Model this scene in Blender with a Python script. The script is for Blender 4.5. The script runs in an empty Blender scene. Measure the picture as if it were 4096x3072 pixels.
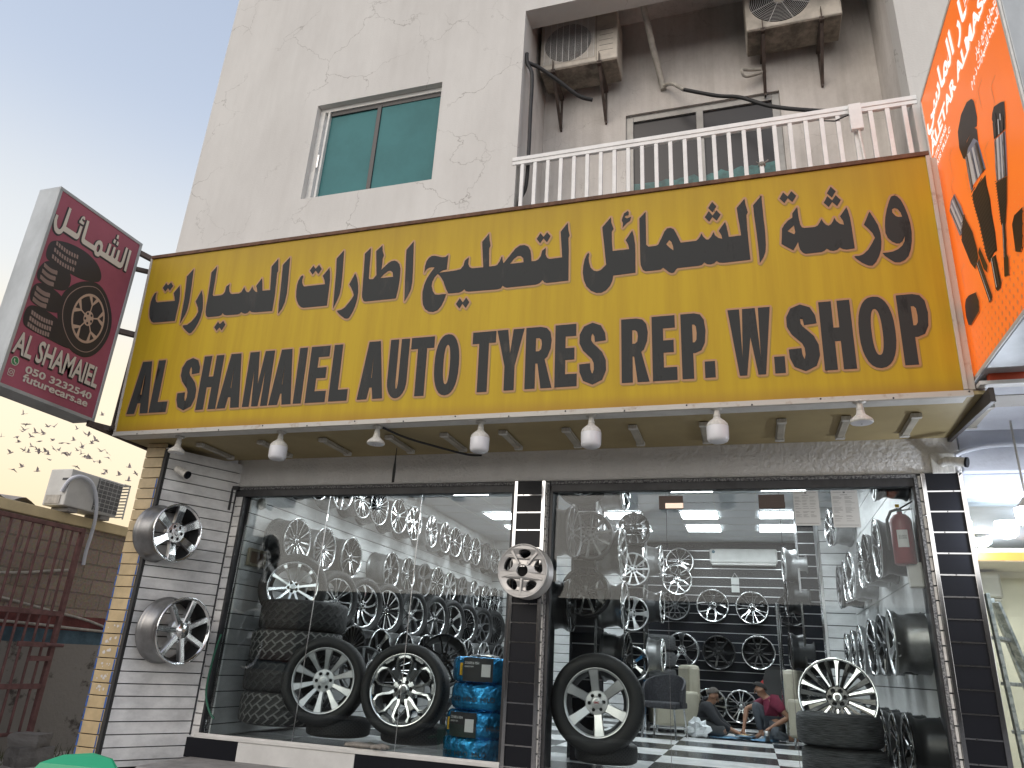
import bpy, bmesh, math, random
from mathutils import Vector, Matrix, noise
from mathutils.geometry import tessellate_polygon
random.seed(7)
scene = bpy.context.scene
COL = scene.collection
R_ = math.radians
# ------------------------------------------------------------------ camera
CAM = Vector((0.0, -6.5, 1.40))
_yaw, _pit, _rol, _f = 0.319543459, 0.366794688, 0.0573239883, 2908.42735
cy, sy, cp, sp_ = math.cos(_yaw), math.sin(_yaw), math.cos(_pit), math.sin(_pit)
_fw = Vector((-sy*cp, cy*cp, sp_)); _rt = Vector((cy, sy, 0)); _up = _rt.cross(_fw)
c_, s_ = math.cos(_rol), math.sin(_rol)
_r2 = c_*_rt + s_*_up; _u2 = -s_*_rt + c_*_up
cam = bpy.data.cameras.new('camera'); camo = bpy.data.objects.new('camera', cam); COL.objects.link(camo)
camo.matrix_world = Matrix(((_r2.x, _u2.x, -_fw.x, CAM.x), (_r2.y, _u2.y, -_fw.y, CAM.y), (_r2.z, _u2.z, -_fw.z, CAM.z), (0, 0, 0, 1)))
cam.sensor_width = 36; cam.lens = _f/4096*36; cam.clip_end = 3000; cam.clip_start = .05
scene.camera = camo
# ------------------------------------------------------------------ light
SUN_EL, SUN_AZ = R_(26.0), R_(-160.0)          # hazy light from behind the photographer (azimuth from +Y, + towards +X)
SKY_S, HAZE_L = 0.13, 1.9
world = bpy.data.worlds.new('World'); scene.world = world; world.use_nodes = True
nt = world.node_tree; bg = nt.nodes['Background']
sky = nt.nodes.new('ShaderNodeTexSky'); sky.sky_type = 'NISHITA'; sky.sun_disc = False
sky.sun_elevation = SUN_EL; sky.sun_rotation = SUN_AZ; sky.air_density = 1.0; sky.dust_density = 4.0; sky.ozone_density = 1.2
# evening haze: the sky turns pale and warm towards the horizon
_tc = nt.nodes.new('ShaderNodeTexCoord'); _sz = nt.nodes.new('ShaderNodeSeparateXYZ'); nt.links.new(_tc.outputs['Generated'], _sz.inputs['Vector'])
_rc = nt.nodes.new('ShaderNodeValToRGB'); _rc.color_ramp.interpolation = 'EASE'
for _i, (_p, _c) in enumerate(((.0, (2.0, 1.46, .80)), (.27, (2.15, 1.86, 1.34)), (.42, (1.80, 1.80, 1.72)), (.62, (1.42, 1.52, 1.68)))):
    _e = _rc.color_ramp.elements[_i] if _i < 2 else _rc.color_ramp.elements.new(_p)
    _e.position = _p; _e.color = (*[x*HAZE_L for x in _c], 1)
_rn = nt.nodes.new('ShaderNodeValToRGB'); _rn.color_ramp.interpolation = 'EASE'       # neutral haze on the street side
for _i, (_p, _c) in enumerate(((.0, (3.6, 3.56, 3.5)), (.5, (1.7, 1.72, 1.78)))):
    _e = _rn.color_ramp.elements[_i]; _e.position = _p; _e.color = (*[x*HAZE_L for x in _c], 1)
nt.links.new(_sz.outputs['Z'], _rn.inputs['Fac'])
_dt = nt.nodes.new('ShaderNodeVectorMath'); _dt.operation = 'DOT_PRODUCT'; nt.links.new(_tc.outputs['Generated'], _dt.inputs[0]); _dt.inputs[1].default_value = (-.64, .77, 0)
_dm = nt.nodes.new('ShaderNodeMapRange'); _dm.interpolation_type = 'SMOOTHSTEP'; _dm.inputs['From Min'].default_value = -.1; _dm.inputs['From Max'].default_value = .7; nt.links.new(_dt.outputs['Value'], _dm.inputs['Value'])
_dx = nt.nodes.new('ShaderNodeMix'); _dx.data_type = 'RGBA'; nt.links.new(_dm.outputs['Result'], _dx.inputs['Factor']); nt.links.new(_rn.outputs['Color'], _dx.inputs['A']); nt.links.new(_rc.outputs['Color'], _dx.inputs['B'])
_rf = nt.nodes.new('ShaderNodeMapRange'); _rf.interpolation_type = 'SMOOTHSTEP'; _rf.inputs['From Min'].default_value = .22; _rf.inputs['From Max'].default_value = .78; _rf.inputs['To Min'].default_value = .92; _rf.inputs['To Max'].default_value = .45
_mx = nt.nodes.new('ShaderNodeMix'); _mx.data_type = 'RGBA'
nt.links.new(_sz.outputs['Z'], _rc.inputs['Fac']); nt.links.new(_sz.outputs['Z'], _rf.inputs['Value']); nt.links.new(_rf.outputs['Result'], _mx.inputs['Factor'])
nt.links.new(sky.outputs['Color'], _mx.inputs['A']); nt.links.new(_dx.outputs['Result'], _mx.inputs['B']); nt.links.new(_mx.outputs['Result'], bg.inputs['Color']); bg.inputs['Strength'].default_value = SKY_S
sun = bpy.data.lights.new('sun', 'SUN'); suno = bpy.data.objects.new('sun', sun); COL.objects.link(suno)
sun.energy = 0.10; sun.angle = R_(34); sun.color = (1, .98, .97)
_sd = Vector((math.sin(SUN_AZ)*math.cos(SUN_EL), math.cos(SUN_AZ)*math.cos(SUN_EL), math.sin(SUN_EL)))
suno.rotation_euler = _sd.to_track_quat('Z', 'Y').to_euler()
scene.view_settings.view_transform = 'Standard'; scene.view_settings.look = 'None'
scene.view_settings.exposure = 1.15; scene.view_settings.gamma = 1.0
scene.render.engine = 'CYCLES'
scene.cycles.use_denoising = True; scene.cycles.max_bounces = 8; scene.cycles.transparent_max_bounces = 12
scene.cycles.caustics_reflective = False; scene.cycles.caustics_refractive = False
scene.cycles.sample_clamp_indirect = 6.0
PANEL_POWER = 10.0
# lettering and printed shapes on the signs, in metres on each sign plane
ARABIC = [[[[-5.787,4.862],[-5.792,4.827],[-5.787,4.787],[-5.77,4.754],[-5.75,4.743],[-5.527,4.739],[-5.542,4.786],[-5.562,4.831],[-5.502,4.91],[-5.48,4.826],[-5.469,4.732],[-5.474,4.507],[-5.748,4.512],[-5.777,4.527],[-5.809,4.568],[-5.826,4.612],[-5.838,4.675],[-5.841,4.754],[-5.829,4.815],[-5.811,4.853]]],[[[-5.687,4.962],[-5.657,4.93],[-5.625,4.963],[-5.589,4.917],[-5.618,4.862],[-5.65,4.897],[-5.678,4.858],[-5.718,4.906]]],[[[-5.362,5.088],[-5.356,4.993],[-5.347,4.882],[-5.338,4.719],[-5.342,4.627],[-5.356,4.568],[-5.402,4.47],[-5.407,4.588],[-5.408,4.749],[-5.417,4.866],[-5.433,5.009]]],[[[-5.207,4.821],[-5.182,4.764],[-5.162,4.686],[-5.15,4.609],[-5.155,4.534],[-5.173,4.461],[-5.205,4.393],[-5.234,4.355],[-5.262,4.35],[-5.307,4.383],[-5.349,4.42],[-5.364,4.444],[-5.351,4.447],[-5.309,4.448],[-5.261,4.48],[-5.221,4.529],[-5.199,4.584],[-5.213,4.63],[-5.257,4.705]]],[[[-5.068,5.085],[-5.065,5.014],[-5.06,4.929],[-5.06,4.844],[-5.057,4.759],[-5.044,4.744],[-5.006,4.742],[-4.957,4.743],[-4.93,4.751],[-4.91,4.778],[-4.905,4.835],[-4.868,4.861],[-4.869,4.823],[-4.856,4.776],[-4.839,4.752],[-4.817,4.742],[-4.735,4.741],[-4.709,4.753],[-4.694,4.782],[-4.683,4.807],[-4.664,4.771],[-4.643,4.747],[-4.622,4.741],[-4.602,4.765],[-4.585,4.804],[-4.567,4.769],[-4.542,4.743],[-4.516,4.731],[-4.527,4.772],[-4.541,4.803],[-4.487,4.884],[-4.471,4.818],[-4.458,4.742],[-4.367,4.74],[-4.376,4.83],[-4.384,4.914],[-4.393,5.002],[-4.328,5.082],[-4.306,4.943],[-4.317,4.923],[-4.308,4.786],[-4.302,4.63],[-4.305,4.506],[-4.51,4.512],[-4.546,4.518],[-4.569,4.535],[-4.589,4.515],[-4.62,4.508],[-4.65,4.517],[-4.668,4.529],[-4.685,4.513],[-4.708,4.507],[-4.838,4.51],[-4.872,4.519],[-4.891,4.539],[-4.905,4.518],[-4.932,4.51],[-5.068,4.511],[-5.093,4.532],[-5.107,4.575],[-5.112,4.628],[-5.111,4.704],[-5.115,4.803],[-5.118,4.904],[-5.125,5.02]]],[[[-4.93,4.45],[-4.903,4.421],[-4.867,4.452],[-4.834,4.409],[-4.867,4.349],[-4.9,4.383],[-4.928,4.349],[-4.965,4.392]]],[[[-4.19,5.084],[-4.182,4.959],[-4.173,4.823],[-4.166,4.682],[-4.174,4.588],[-4.198,4.518],[-4.231,4.47],[-4.24,4.565],[-4.244,4.683],[-4.25,4.817],[-4.262,5.006]]],[[[-4.012,4.862],[-4.003,4.847],[-4.01,4.817],[-4.007,4.785],[-3.994,4.755],[-3.978,4.737],[-3.745,4.737],[-3.758,4.783],[-3.783,4.83],[-3.72,4.909],[-3.706,4.86],[-3.696,4.782],[-3.694,4.682],[-3.693,4.505],[-3.954,4.507],[-3.982,4.517],[-4.012,4.545],[-4.039,4.592],[-4.053,4.637],[-4.06,4.695],[-4.061,4.759],[-4.052,4.809],[-4.032,4.852]]],[[[-3.905,4.956],[-3.874,4.918],[-3.841,4.958],[-3.805,4.909],[-3.836,4.856],[-3.872,4.898],[-3.899,4.856],[-3.938,4.905]]],[[[-3.58,5.084],[-3.572,4.946],[-3.565,4.818],[-3.562,4.693],[-3.568,4.613],[-3.586,4.553],[-3.621,4.467],[-3.627,4.575],[-3.633,4.719],[-3.639,4.864],[-3.651,5.003]]],[[[-3.425,4.818],[-3.399,4.762],[-3.38,4.692],[-3.37,4.617],[-3.372,4.543],[-3.386,4.466],[-3.41,4.401],[-3.435,4.356],[-3.456,4.346],[-3.485,4.354],[-3.533,4.389],[-3.566,4.422],[-3.577,4.439],[-3.559,4.442],[-3.528,4.446],[-3.493,4.467],[-3.455,4.515],[-3.425,4.558],[-3.413,4.587],[-3.427,4.623],[-3.451,4.668],[-3.476,4.705]]],[[[-3.286,5.073],[-3.28,4.961],[-3.277,4.86],[-3.273,4.748],[-3.262,4.736],[-3.225,4.733],[-3.194,4.773],[-3.209,4.902],[-3.225,5.03],[-3.163,5.086],[-3.156,5.028],[-3.137,4.975],[-3.148,4.939],[-3.144,4.882],[-3.147,4.823],[-3.119,4.851],[-3.079,4.887],[-3.05,4.902],[-3.016,4.904],[-2.987,4.89],[-2.963,4.861],[-2.948,4.816],[-2.945,4.766],[-2.944,4.687],[-2.952,4.591],[-2.964,4.514],[-2.974,4.506],[-3.288,4.506],[-3.305,4.518],[-3.32,4.55],[-3.326,4.594],[-3.331,4.717],[-3.336,4.855],[-3.344,5.017]],[[-3.148,4.735],[-3.111,4.776],[-3.076,4.8],[-3.049,4.802],[-3.025,4.782],[-3.015,4.734]]],[[[-2.834,5.085],[-2.825,4.937],[-2.816,4.782],[-2.811,4.66],[-2.819,4.583],[-2.843,4.52],[-2.874,4.466],[-2.881,4.577],[-2.89,4.73],[-2.898,4.884],[-2.903,5.003]]],[[[-2.467,4.899],[-2.493,4.879],[-2.53,4.88],[-2.568,4.894],[-2.606,4.906],[-2.635,4.906],[-2.664,4.888],[-2.684,4.856],[-2.694,4.808],[-2.696,4.736],[-2.683,4.765],[-2.659,4.785],[-2.63,4.789],[-2.596,4.783],[-2.626,4.743],[-2.662,4.683],[-2.686,4.618],[-2.698,4.545],[-2.694,4.478],[-2.684,4.418],[-2.658,4.368],[-2.619,4.34],[-2.575,4.332],[-2.533,4.345],[-2.5,4.385],[-2.476,4.441],[-2.46,4.498],[-2.494,4.502],[-2.538,4.499],[-2.571,4.506],[-2.595,4.542],[-2.611,4.595],[-2.607,4.64],[-2.588,4.682],[-2.56,4.712],[-2.53,4.683],[-2.496,4.627],[-2.47,4.558],[-2.44,4.502],[-2.419,4.501],[-2.337,4.5],[-2.309,4.508],[-2.285,4.527],[-2.27,4.507],[-2.244,4.5],[-1.965,4.494],[-1.938,4.501],[-1.922,4.525],[-1.904,4.509],[-1.883,4.501],[-1.613,4.502],[-1.58,4.513],[-1.556,4.539],[-1.54,4.516],[-1.517,4.506],[-1.324,4.509],[-1.325,4.79],[-1.33,4.925],[-1.319,4.946],[-1.331,4.999],[-1.337,5.077],[-1.401,4.996],[-1.383,4.74],[-1.499,4.738],[-1.52,4.753],[-1.534,4.787],[-1.534,4.853],[-1.567,4.826],[-1.577,4.778],[-1.6,4.745],[-1.627,4.733],[-1.662,4.735],[-1.666,4.789],[-1.674,4.841],[-1.696,4.885],[-1.731,4.906],[-1.776,4.907],[-1.816,4.881],[-1.869,4.814],[-1.923,4.745],[-1.933,4.777],[-1.938,4.815],[-1.945,4.812],[-1.961,4.77],[-1.98,4.739],[-2.004,4.729],[-2.06,4.73],[-2.068,4.913],[-2.057,4.942],[-2.069,5.004],[-2.076,5.069],[-2.14,4.99],[-2.127,4.853],[-2.115,4.729],[-2.226,4.731],[-2.249,4.747],[-2.263,4.78],[-2.262,4.847],[-2.298,4.818],[-2.308,4.77],[-2.334,4.736],[-2.38,4.728],[-2.445,4.726],[-2.549,4.723],[-2.512,4.744],[-2.473,4.748],[-2.472,4.789],[-2.47,4.842]],[[-1.861,4.733],[-1.826,4.779],[-1.793,4.803],[-1.765,4.801],[-1.74,4.776],[-1.735,4.733]]],[[[-1.587,5.007],[-1.557,4.965],[-1.525,5.008],[-1.493,4.964],[-1.525,4.905],[-1.557,4.948],[-1.588,4.904],[-1.621,4.952]]],[[[-2.324,4.443],[-2.292,4.4],[-2.262,4.443],[-2.229,4.395],[-2.261,4.341],[-2.295,4.385],[-2.322,4.341],[-2.358,4.39]]],[[[-0.769,4.922],[-0.756,4.869],[-0.746,4.783],[-0.745,4.682],[-0.747,4.518],[-0.935,4.513],[-0.943,4.464],[-0.965,4.417],[-0.999,4.38],[-1.037,4.363],[-1.082,4.366],[-1.128,4.393],[-1.166,4.439],[-1.189,4.5],[-1.198,4.568],[-1.194,4.635],[-1.183,4.693],[-1.164,4.742],[-1.149,4.755],[-1.142,4.739],[-1.148,4.706],[-1.144,4.663],[-1.129,4.61],[-1.102,4.578],[-1.075,4.569],[-1.044,4.575],[-0.995,4.622],[-1.002,4.697],[-1.014,4.834],[-1.029,4.988],[-0.953,5.078],[-0.948,5.024],[-0.93,4.961],[-0.946,4.933],[-0.945,4.834],[-0.939,4.746],[-0.798,4.747],[-0.805,4.79],[-0.827,4.836]]],[[[-0.805,5.12],[-0.796,5.108],[-0.798,5.077],[-0.805,5.074],[-0.824,5.074],[-0.832,5.06],[-0.813,5.047],[-0.776,5.059],[-0.787,5.019],[-0.818,4.998],[-0.852,4.959],[-0.848,5.006],[-0.858,5.034],[-0.851,5.063],[-0.836,5.1]]],[[[-0.652,5.088],[-0.653,4.923],[-0.653,4.771],[-0.634,4.749],[-0.571,4.75],[-0.553,4.758],[-0.522,4.821],[-0.498,4.877],[-0.475,4.902],[-0.446,4.904],[-0.421,4.889],[-0.404,4.851],[-0.367,4.753],[-0.242,4.754],[-0.224,4.769],[-0.208,4.792],[-0.197,4.818],[-0.184,4.785],[-0.16,4.755],[-0.143,4.753],[-0.121,4.776],[-0.101,4.819],[-0.089,4.784],[-0.062,4.756],[-0.034,4.746],[-0.04,4.782],[-0.059,4.822],[-0.004,4.899],[0.006,4.85],[0.018,4.756],[0.115,4.757],[0.109,4.836],[0.101,4.927],[0.095,5.016],[0.161,5.095],[0.166,5.034],[0.179,4.962],[0.166,4.939],[0.166,4.811],[0.169,4.657],[0.173,4.529],[-0.032,4.526],[-0.066,4.53],[-0.088,4.549],[-0.107,4.531],[-0.136,4.523],[-0.163,4.528],[-0.186,4.547],[-0.205,4.527],[-0.234,4.522],[-0.4,4.521],[-0.415,4.507],[-0.43,4.484],[-0.448,4.48],[-0.469,4.489],[-0.518,4.538],[-0.537,4.523],[-0.569,4.521],[-0.664,4.521],[-0.686,4.538],[-0.703,4.585],[-0.705,4.635],[-0.706,4.845],[-0.707,5.03]],[[-0.46,4.79],[-0.487,4.754],[-0.459,4.717],[-0.429,4.688],[-0.431,4.726],[-0.443,4.769]]],[[[0.293,5.103],[0.295,4.999],[0.297,4.875],[0.301,4.753],[0.298,4.649],[0.291,4.586],[0.275,4.541],[0.242,4.49],[0.241,4.592],[0.235,4.762],[0.227,4.909],[0.223,5.022]]],[[[-0.098,5.103],[-0.066,5.056],[-0.1,5.002],[-0.133,5.049]]],[[[-0.129,5.019],[-0.1,4.973],[-0.067,5.018],[-0.036,4.972],[-0.07,4.918],[-0.102,4.96],[-0.13,4.917],[-0.164,4.965]]],[[[0.558,4.957],[0.559,4.918],[0.562,4.847],[0.568,4.795],[0.579,4.768],[0.594,4.76],[0.674,4.758],[0.695,4.768],[0.713,4.794],[0.727,4.822],[0.741,4.79],[0.757,4.766],[0.774,4.756],[0.793,4.767],[0.808,4.79],[0.821,4.823],[0.833,4.789],[0.858,4.76],[0.885,4.749],[0.881,4.786],[0.863,4.826],[0.917,4.902],[0.925,4.871],[0.934,4.807],[0.938,4.719],[0.939,4.632],[0.941,4.534],[0.882,4.531],[0.857,4.538],[0.837,4.556],[0.817,4.537],[0.791,4.53],[0.767,4.536],[0.742,4.556],[0.726,4.54],[0.705,4.532],[0.585,4.531],[0.566,4.544],[0.55,4.571],[0.543,4.603],[0.54,4.64],[0.521,4.606],[0.499,4.572],[0.416,4.639],[0.424,4.713],[0.43,4.776],[0.45,4.811],[0.482,4.845],[0.515,4.866],[0.516,4.902]],[[0.521,4.794],[0.469,4.748],[0.517,4.713],[0.526,4.731]]],[[[0.463,5.107],[0.494,5.064],[0.525,5.109],[0.559,5.061],[0.526,5.007],[0.493,5.049],[0.465,5.006],[0.431,5.054]]],[[[0.821,5.105],[0.853,5.057],[0.821,5.003],[0.787,5.048]]],[[[0.789,5.022],[0.82,4.978],[0.85,5.021],[0.883,4.972],[0.852,4.92],[0.819,4.963],[0.79,4.921],[0.757,4.966]]],[[[1.076,4.839],[1.101,4.777],[1.123,4.712],[1.133,4.643],[1.132,4.57],[1.123,4.505],[1.105,4.453],[1.078,4.403],[1.048,4.372],[1.019,4.377],[0.978,4.406],[0.947,4.44],[0.93,4.463],[0.938,4.468],[0.964,4.466],[0.995,4.476],[1.033,4.51],[1.068,4.566],[1.09,4.606],[1.077,4.65],[1.052,4.691],[1.025,4.73]]],[[[1.264,4.955],[1.241,4.949],[1.224,4.914],[1.199,4.843],[1.181,4.771],[1.17,4.699],[1.167,4.638],[1.179,4.594],[1.204,4.558],[1.231,4.539],[1.254,4.537],[1.275,4.552],[1.297,4.594],[1.288,4.55],[1.269,4.516],[1.239,4.49],[1.199,4.474],[1.165,4.471],[1.127,4.471],[1.143,4.443],[1.177,4.406],[1.203,4.383],[1.236,4.378],[1.271,4.392],[1.301,4.423],[1.321,4.474],[1.337,4.543],[1.346,4.626],[1.345,4.699],[1.337,4.774],[1.322,4.85],[1.305,4.908],[1.284,4.943]],[[1.254,4.846],[1.235,4.835],[1.234,4.807],[1.253,4.774],[1.271,4.763],[1.297,4.762],[1.29,4.799],[1.274,4.832]]]]
RED_AR = [[[[-2.104,5.315],[-2.078,5.314],[-2.078,5.113],[-1.949,5.113],[-1.943,5.136],[-1.942,5.211],[-1.914,5.216],[-1.915,5.126],[-1.918,5.087],[-1.93,5.062],[-1.947,5.054],[-2.089,5.056],[-2.098,5.027],[-2.113,5.006],[-2.13,4.994],[-2.154,4.996],[-2.178,5.013],[-2.194,5.044],[-2.205,5.078],[-2.21,5.117],[-2.207,5.169],[-2.182,5.169],[-2.182,5.12],[-2.172,5.079],[-2.157,5.052],[-2.136,5.045],[-2.122,5.059],[-2.111,5.097],[-2.109,5.157]]],[[[-1.934,5.326],[-1.919,5.322],[-1.911,5.297],[-1.925,5.288],[-1.931,5.3],[-1.941,5.294],[-1.942,5.28],[-1.933,5.271],[-1.91,5.265],[-1.911,5.237],[-1.962,5.237],[-1.964,5.26],[-1.956,5.262],[-1.955,5.285],[-1.949,5.31]]],[[[-1.889,5.309],[-1.862,5.312],[-1.857,5.114],[-1.844,5.109],[-1.734,5.109],[-1.729,5.15],[-1.715,5.18],[-1.691,5.198],[-1.664,5.195],[-1.643,5.164],[-1.635,5.105],[-1.592,5.106],[-1.584,5.127],[-1.58,5.23],[-1.553,5.232],[-1.556,5.105],[-1.531,5.106],[-1.524,5.13],[-1.521,5.227],[-1.495,5.23],[-1.494,5.114],[-1.473,5.109],[-1.464,5.137],[-1.463,5.223],[-1.436,5.23],[-1.435,5.107],[-1.397,5.106],[-1.385,5.128],[-1.377,5.306],[-1.352,5.309],[-1.353,5.129],[-1.357,5.081],[-1.374,5.055],[-1.397,5.047],[-1.644,5.05],[-1.655,5.029],[-1.67,5.021],[-1.697,5.022],[-1.714,5.039],[-1.722,5.055],[-1.86,5.055],[-1.878,5.066],[-1.887,5.085],[-1.89,5.12]],[[-1.696,5.148],[-1.704,5.116],[-1.7,5.08],[-1.687,5.063],[-1.672,5.074],[-1.666,5.111],[-1.67,5.142],[-1.683,5.153]]],[[[-1.331,5.305],[-1.302,5.305],[-1.3,5.055],[-1.329,5.055]]],[[[-1.517,5.374],[-1.496,5.376],[-1.494,5.331],[-1.519,5.33]]],[[[-1.54,5.306],[-1.517,5.308],[-1.517,5.266],[-1.542,5.268]]],[[[-1.499,5.306],[-1.476,5.305],[-1.477,5.262],[-1.5,5.262]]]]
RED_TY = [[[-2.16,4.905],[-2.089,4.949],[-1.959,4.989],[-1.797,5.0],[-1.65,4.961],[-1.567,4.884],[-1.551,4.804],[-1.604,4.757],[-1.774,4.699],[-1.989,4.697],[-2.144,4.7],[-2.175,4.723],[-2.188,4.782],[-2.183,4.86]],[[-2.17,4.677],[-2.113,4.71],[-1.998,4.726],[-1.865,4.699],[-1.859,4.517],[-2.031,4.458],[-2.166,4.466],[-2.201,4.496],[-2.209,4.572]],[[-2.183,4.441],[-2.104,4.476],[-1.983,4.468],[-1.886,4.436],[-1.855,4.287],[-2.006,4.229],[-2.166,4.243],[-2.199,4.273],[-2.212,4.361]],[[-2.186,4.209],[-2.108,4.241],[-1.958,4.236],[-1.847,4.21],[-1.61,4.026],[-1.703,3.985],[-1.929,3.995],[-2.156,3.999],[-2.194,4.042],[-2.207,4.129]],[[-1.731,4.709],[-1.571,4.775],[-1.426,4.693],[-1.313,4.52],[-1.282,4.342],[-1.33,4.148],[-1.422,4.016],[-1.536,3.967],[-1.688,3.991],[-1.834,4.119],[-1.916,4.29],[-1.915,4.471],[-1.837,4.613]],[[-1.648,4.629],[-1.385,4.485],[-1.481,4.112],[-1.759,4.285]]]
ORANGE = {"mount":[[-1.968,5.086],[-1.882,5.135],[-1.739,5.151],[-1.617,5.103],[-1.583,4.989],[-1.616,4.87],[-1.649,4.849],[-1.742,4.922],[-1.902,4.897],[-1.961,4.866],[-1.995,4.912],[-2.0,4.984],[-1.997,5.044]],"cyl":[[-1.659,4.841],[-1.737,4.868],[-1.87,4.847],[-1.929,4.775],[-1.954,4.533],[-1.898,4.548],[-1.707,4.596],[-1.663,4.572],[-1.635,4.597]],"ring1":[[-1.641,4.851],[-1.73,4.912],[-1.906,4.903],[-1.952,4.845],[-1.931,4.769],[-1.868,4.844],[-1.741,4.864],[-1.659,4.832]],"bel":[[-1.641,4.532],[-1.671,4.553],[-1.812,4.525],[-1.931,4.499],[-1.916,4.429],[-1.923,4.326],[-1.901,4.224],[-1.891,4.096],[-1.861,3.982],[-1.802,3.999],[-1.694,3.986],[-1.671,4.067],[-1.667,4.298],[-1.642,4.458]],"rod":[[-1.728,3.994],[-1.826,3.97],[-1.824,3.772],[-1.797,3.75],[-1.735,3.76],[-1.711,3.787]],"s2cap":[[-2.233,4.736],[-2.278,4.75],[-2.382,4.693],[-2.427,4.658],[-2.403,4.59],[-2.384,4.571],[-2.22,4.667],[-2.21,4.711]],"s2chr":[[-2.177,4.571],[-2.354,4.504],[-2.313,4.403],[-2.246,4.264],[-2.082,4.342],[-2.102,4.413]],"s2blk":[[-2.211,4.683],[-2.399,4.584],[-2.364,4.513],[-2.178,4.584]],"s2bel":[[-2.07,4.338],[-2.241,4.26],[-2.166,4.138],[-2.08,4.04],[-2.01,4.071],[-2.037,4.18]],"s2rod":[[-2.027,4.07],[-2.079,4.045],[-2.001,3.87],[-2.013,3.837],[-1.968,3.746],[-1.893,3.777],[-1.942,3.878]],"s3chr":[[-1.32,4.784],[-1.216,4.794],[-1.146,4.75],[-1.197,4.648],[-1.263,4.461],[-1.312,4.452],[-1.427,4.518],[-1.405,4.62],[-1.354,4.71]],"s3bel":[[-1.437,4.533],[-1.444,4.49],[-1.525,4.328],[-1.545,4.182],[-1.535,4.118],[-1.436,4.089],[-1.373,4.171],[-1.282,4.406],[-1.322,4.467]],"s3rod":[[-1.477,4.101],[-1.551,4.108],[-1.64,3.787],[-1.623,3.758],[-1.572,3.761]],"s3arm":[[-1.597,4.166],[-1.67,3.98],[-1.634,3.952],[-1.589,4.007],[-1.554,4.147]],"cap":[[-1.139,4.009],[-1.212,4.002],[-1.362,3.948],[-1.391,3.868],[-1.358,3.807],[-1.151,3.803],[-1.097,3.826],[-1.078,3.905],[-1.097,3.978]],"part":[[-2.356,3.968],[-2.226,3.998],[-2.17,3.973],[-2.155,3.902],[-2.134,3.809],[-2.202,3.768],[-2.246,3.785]]}
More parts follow.
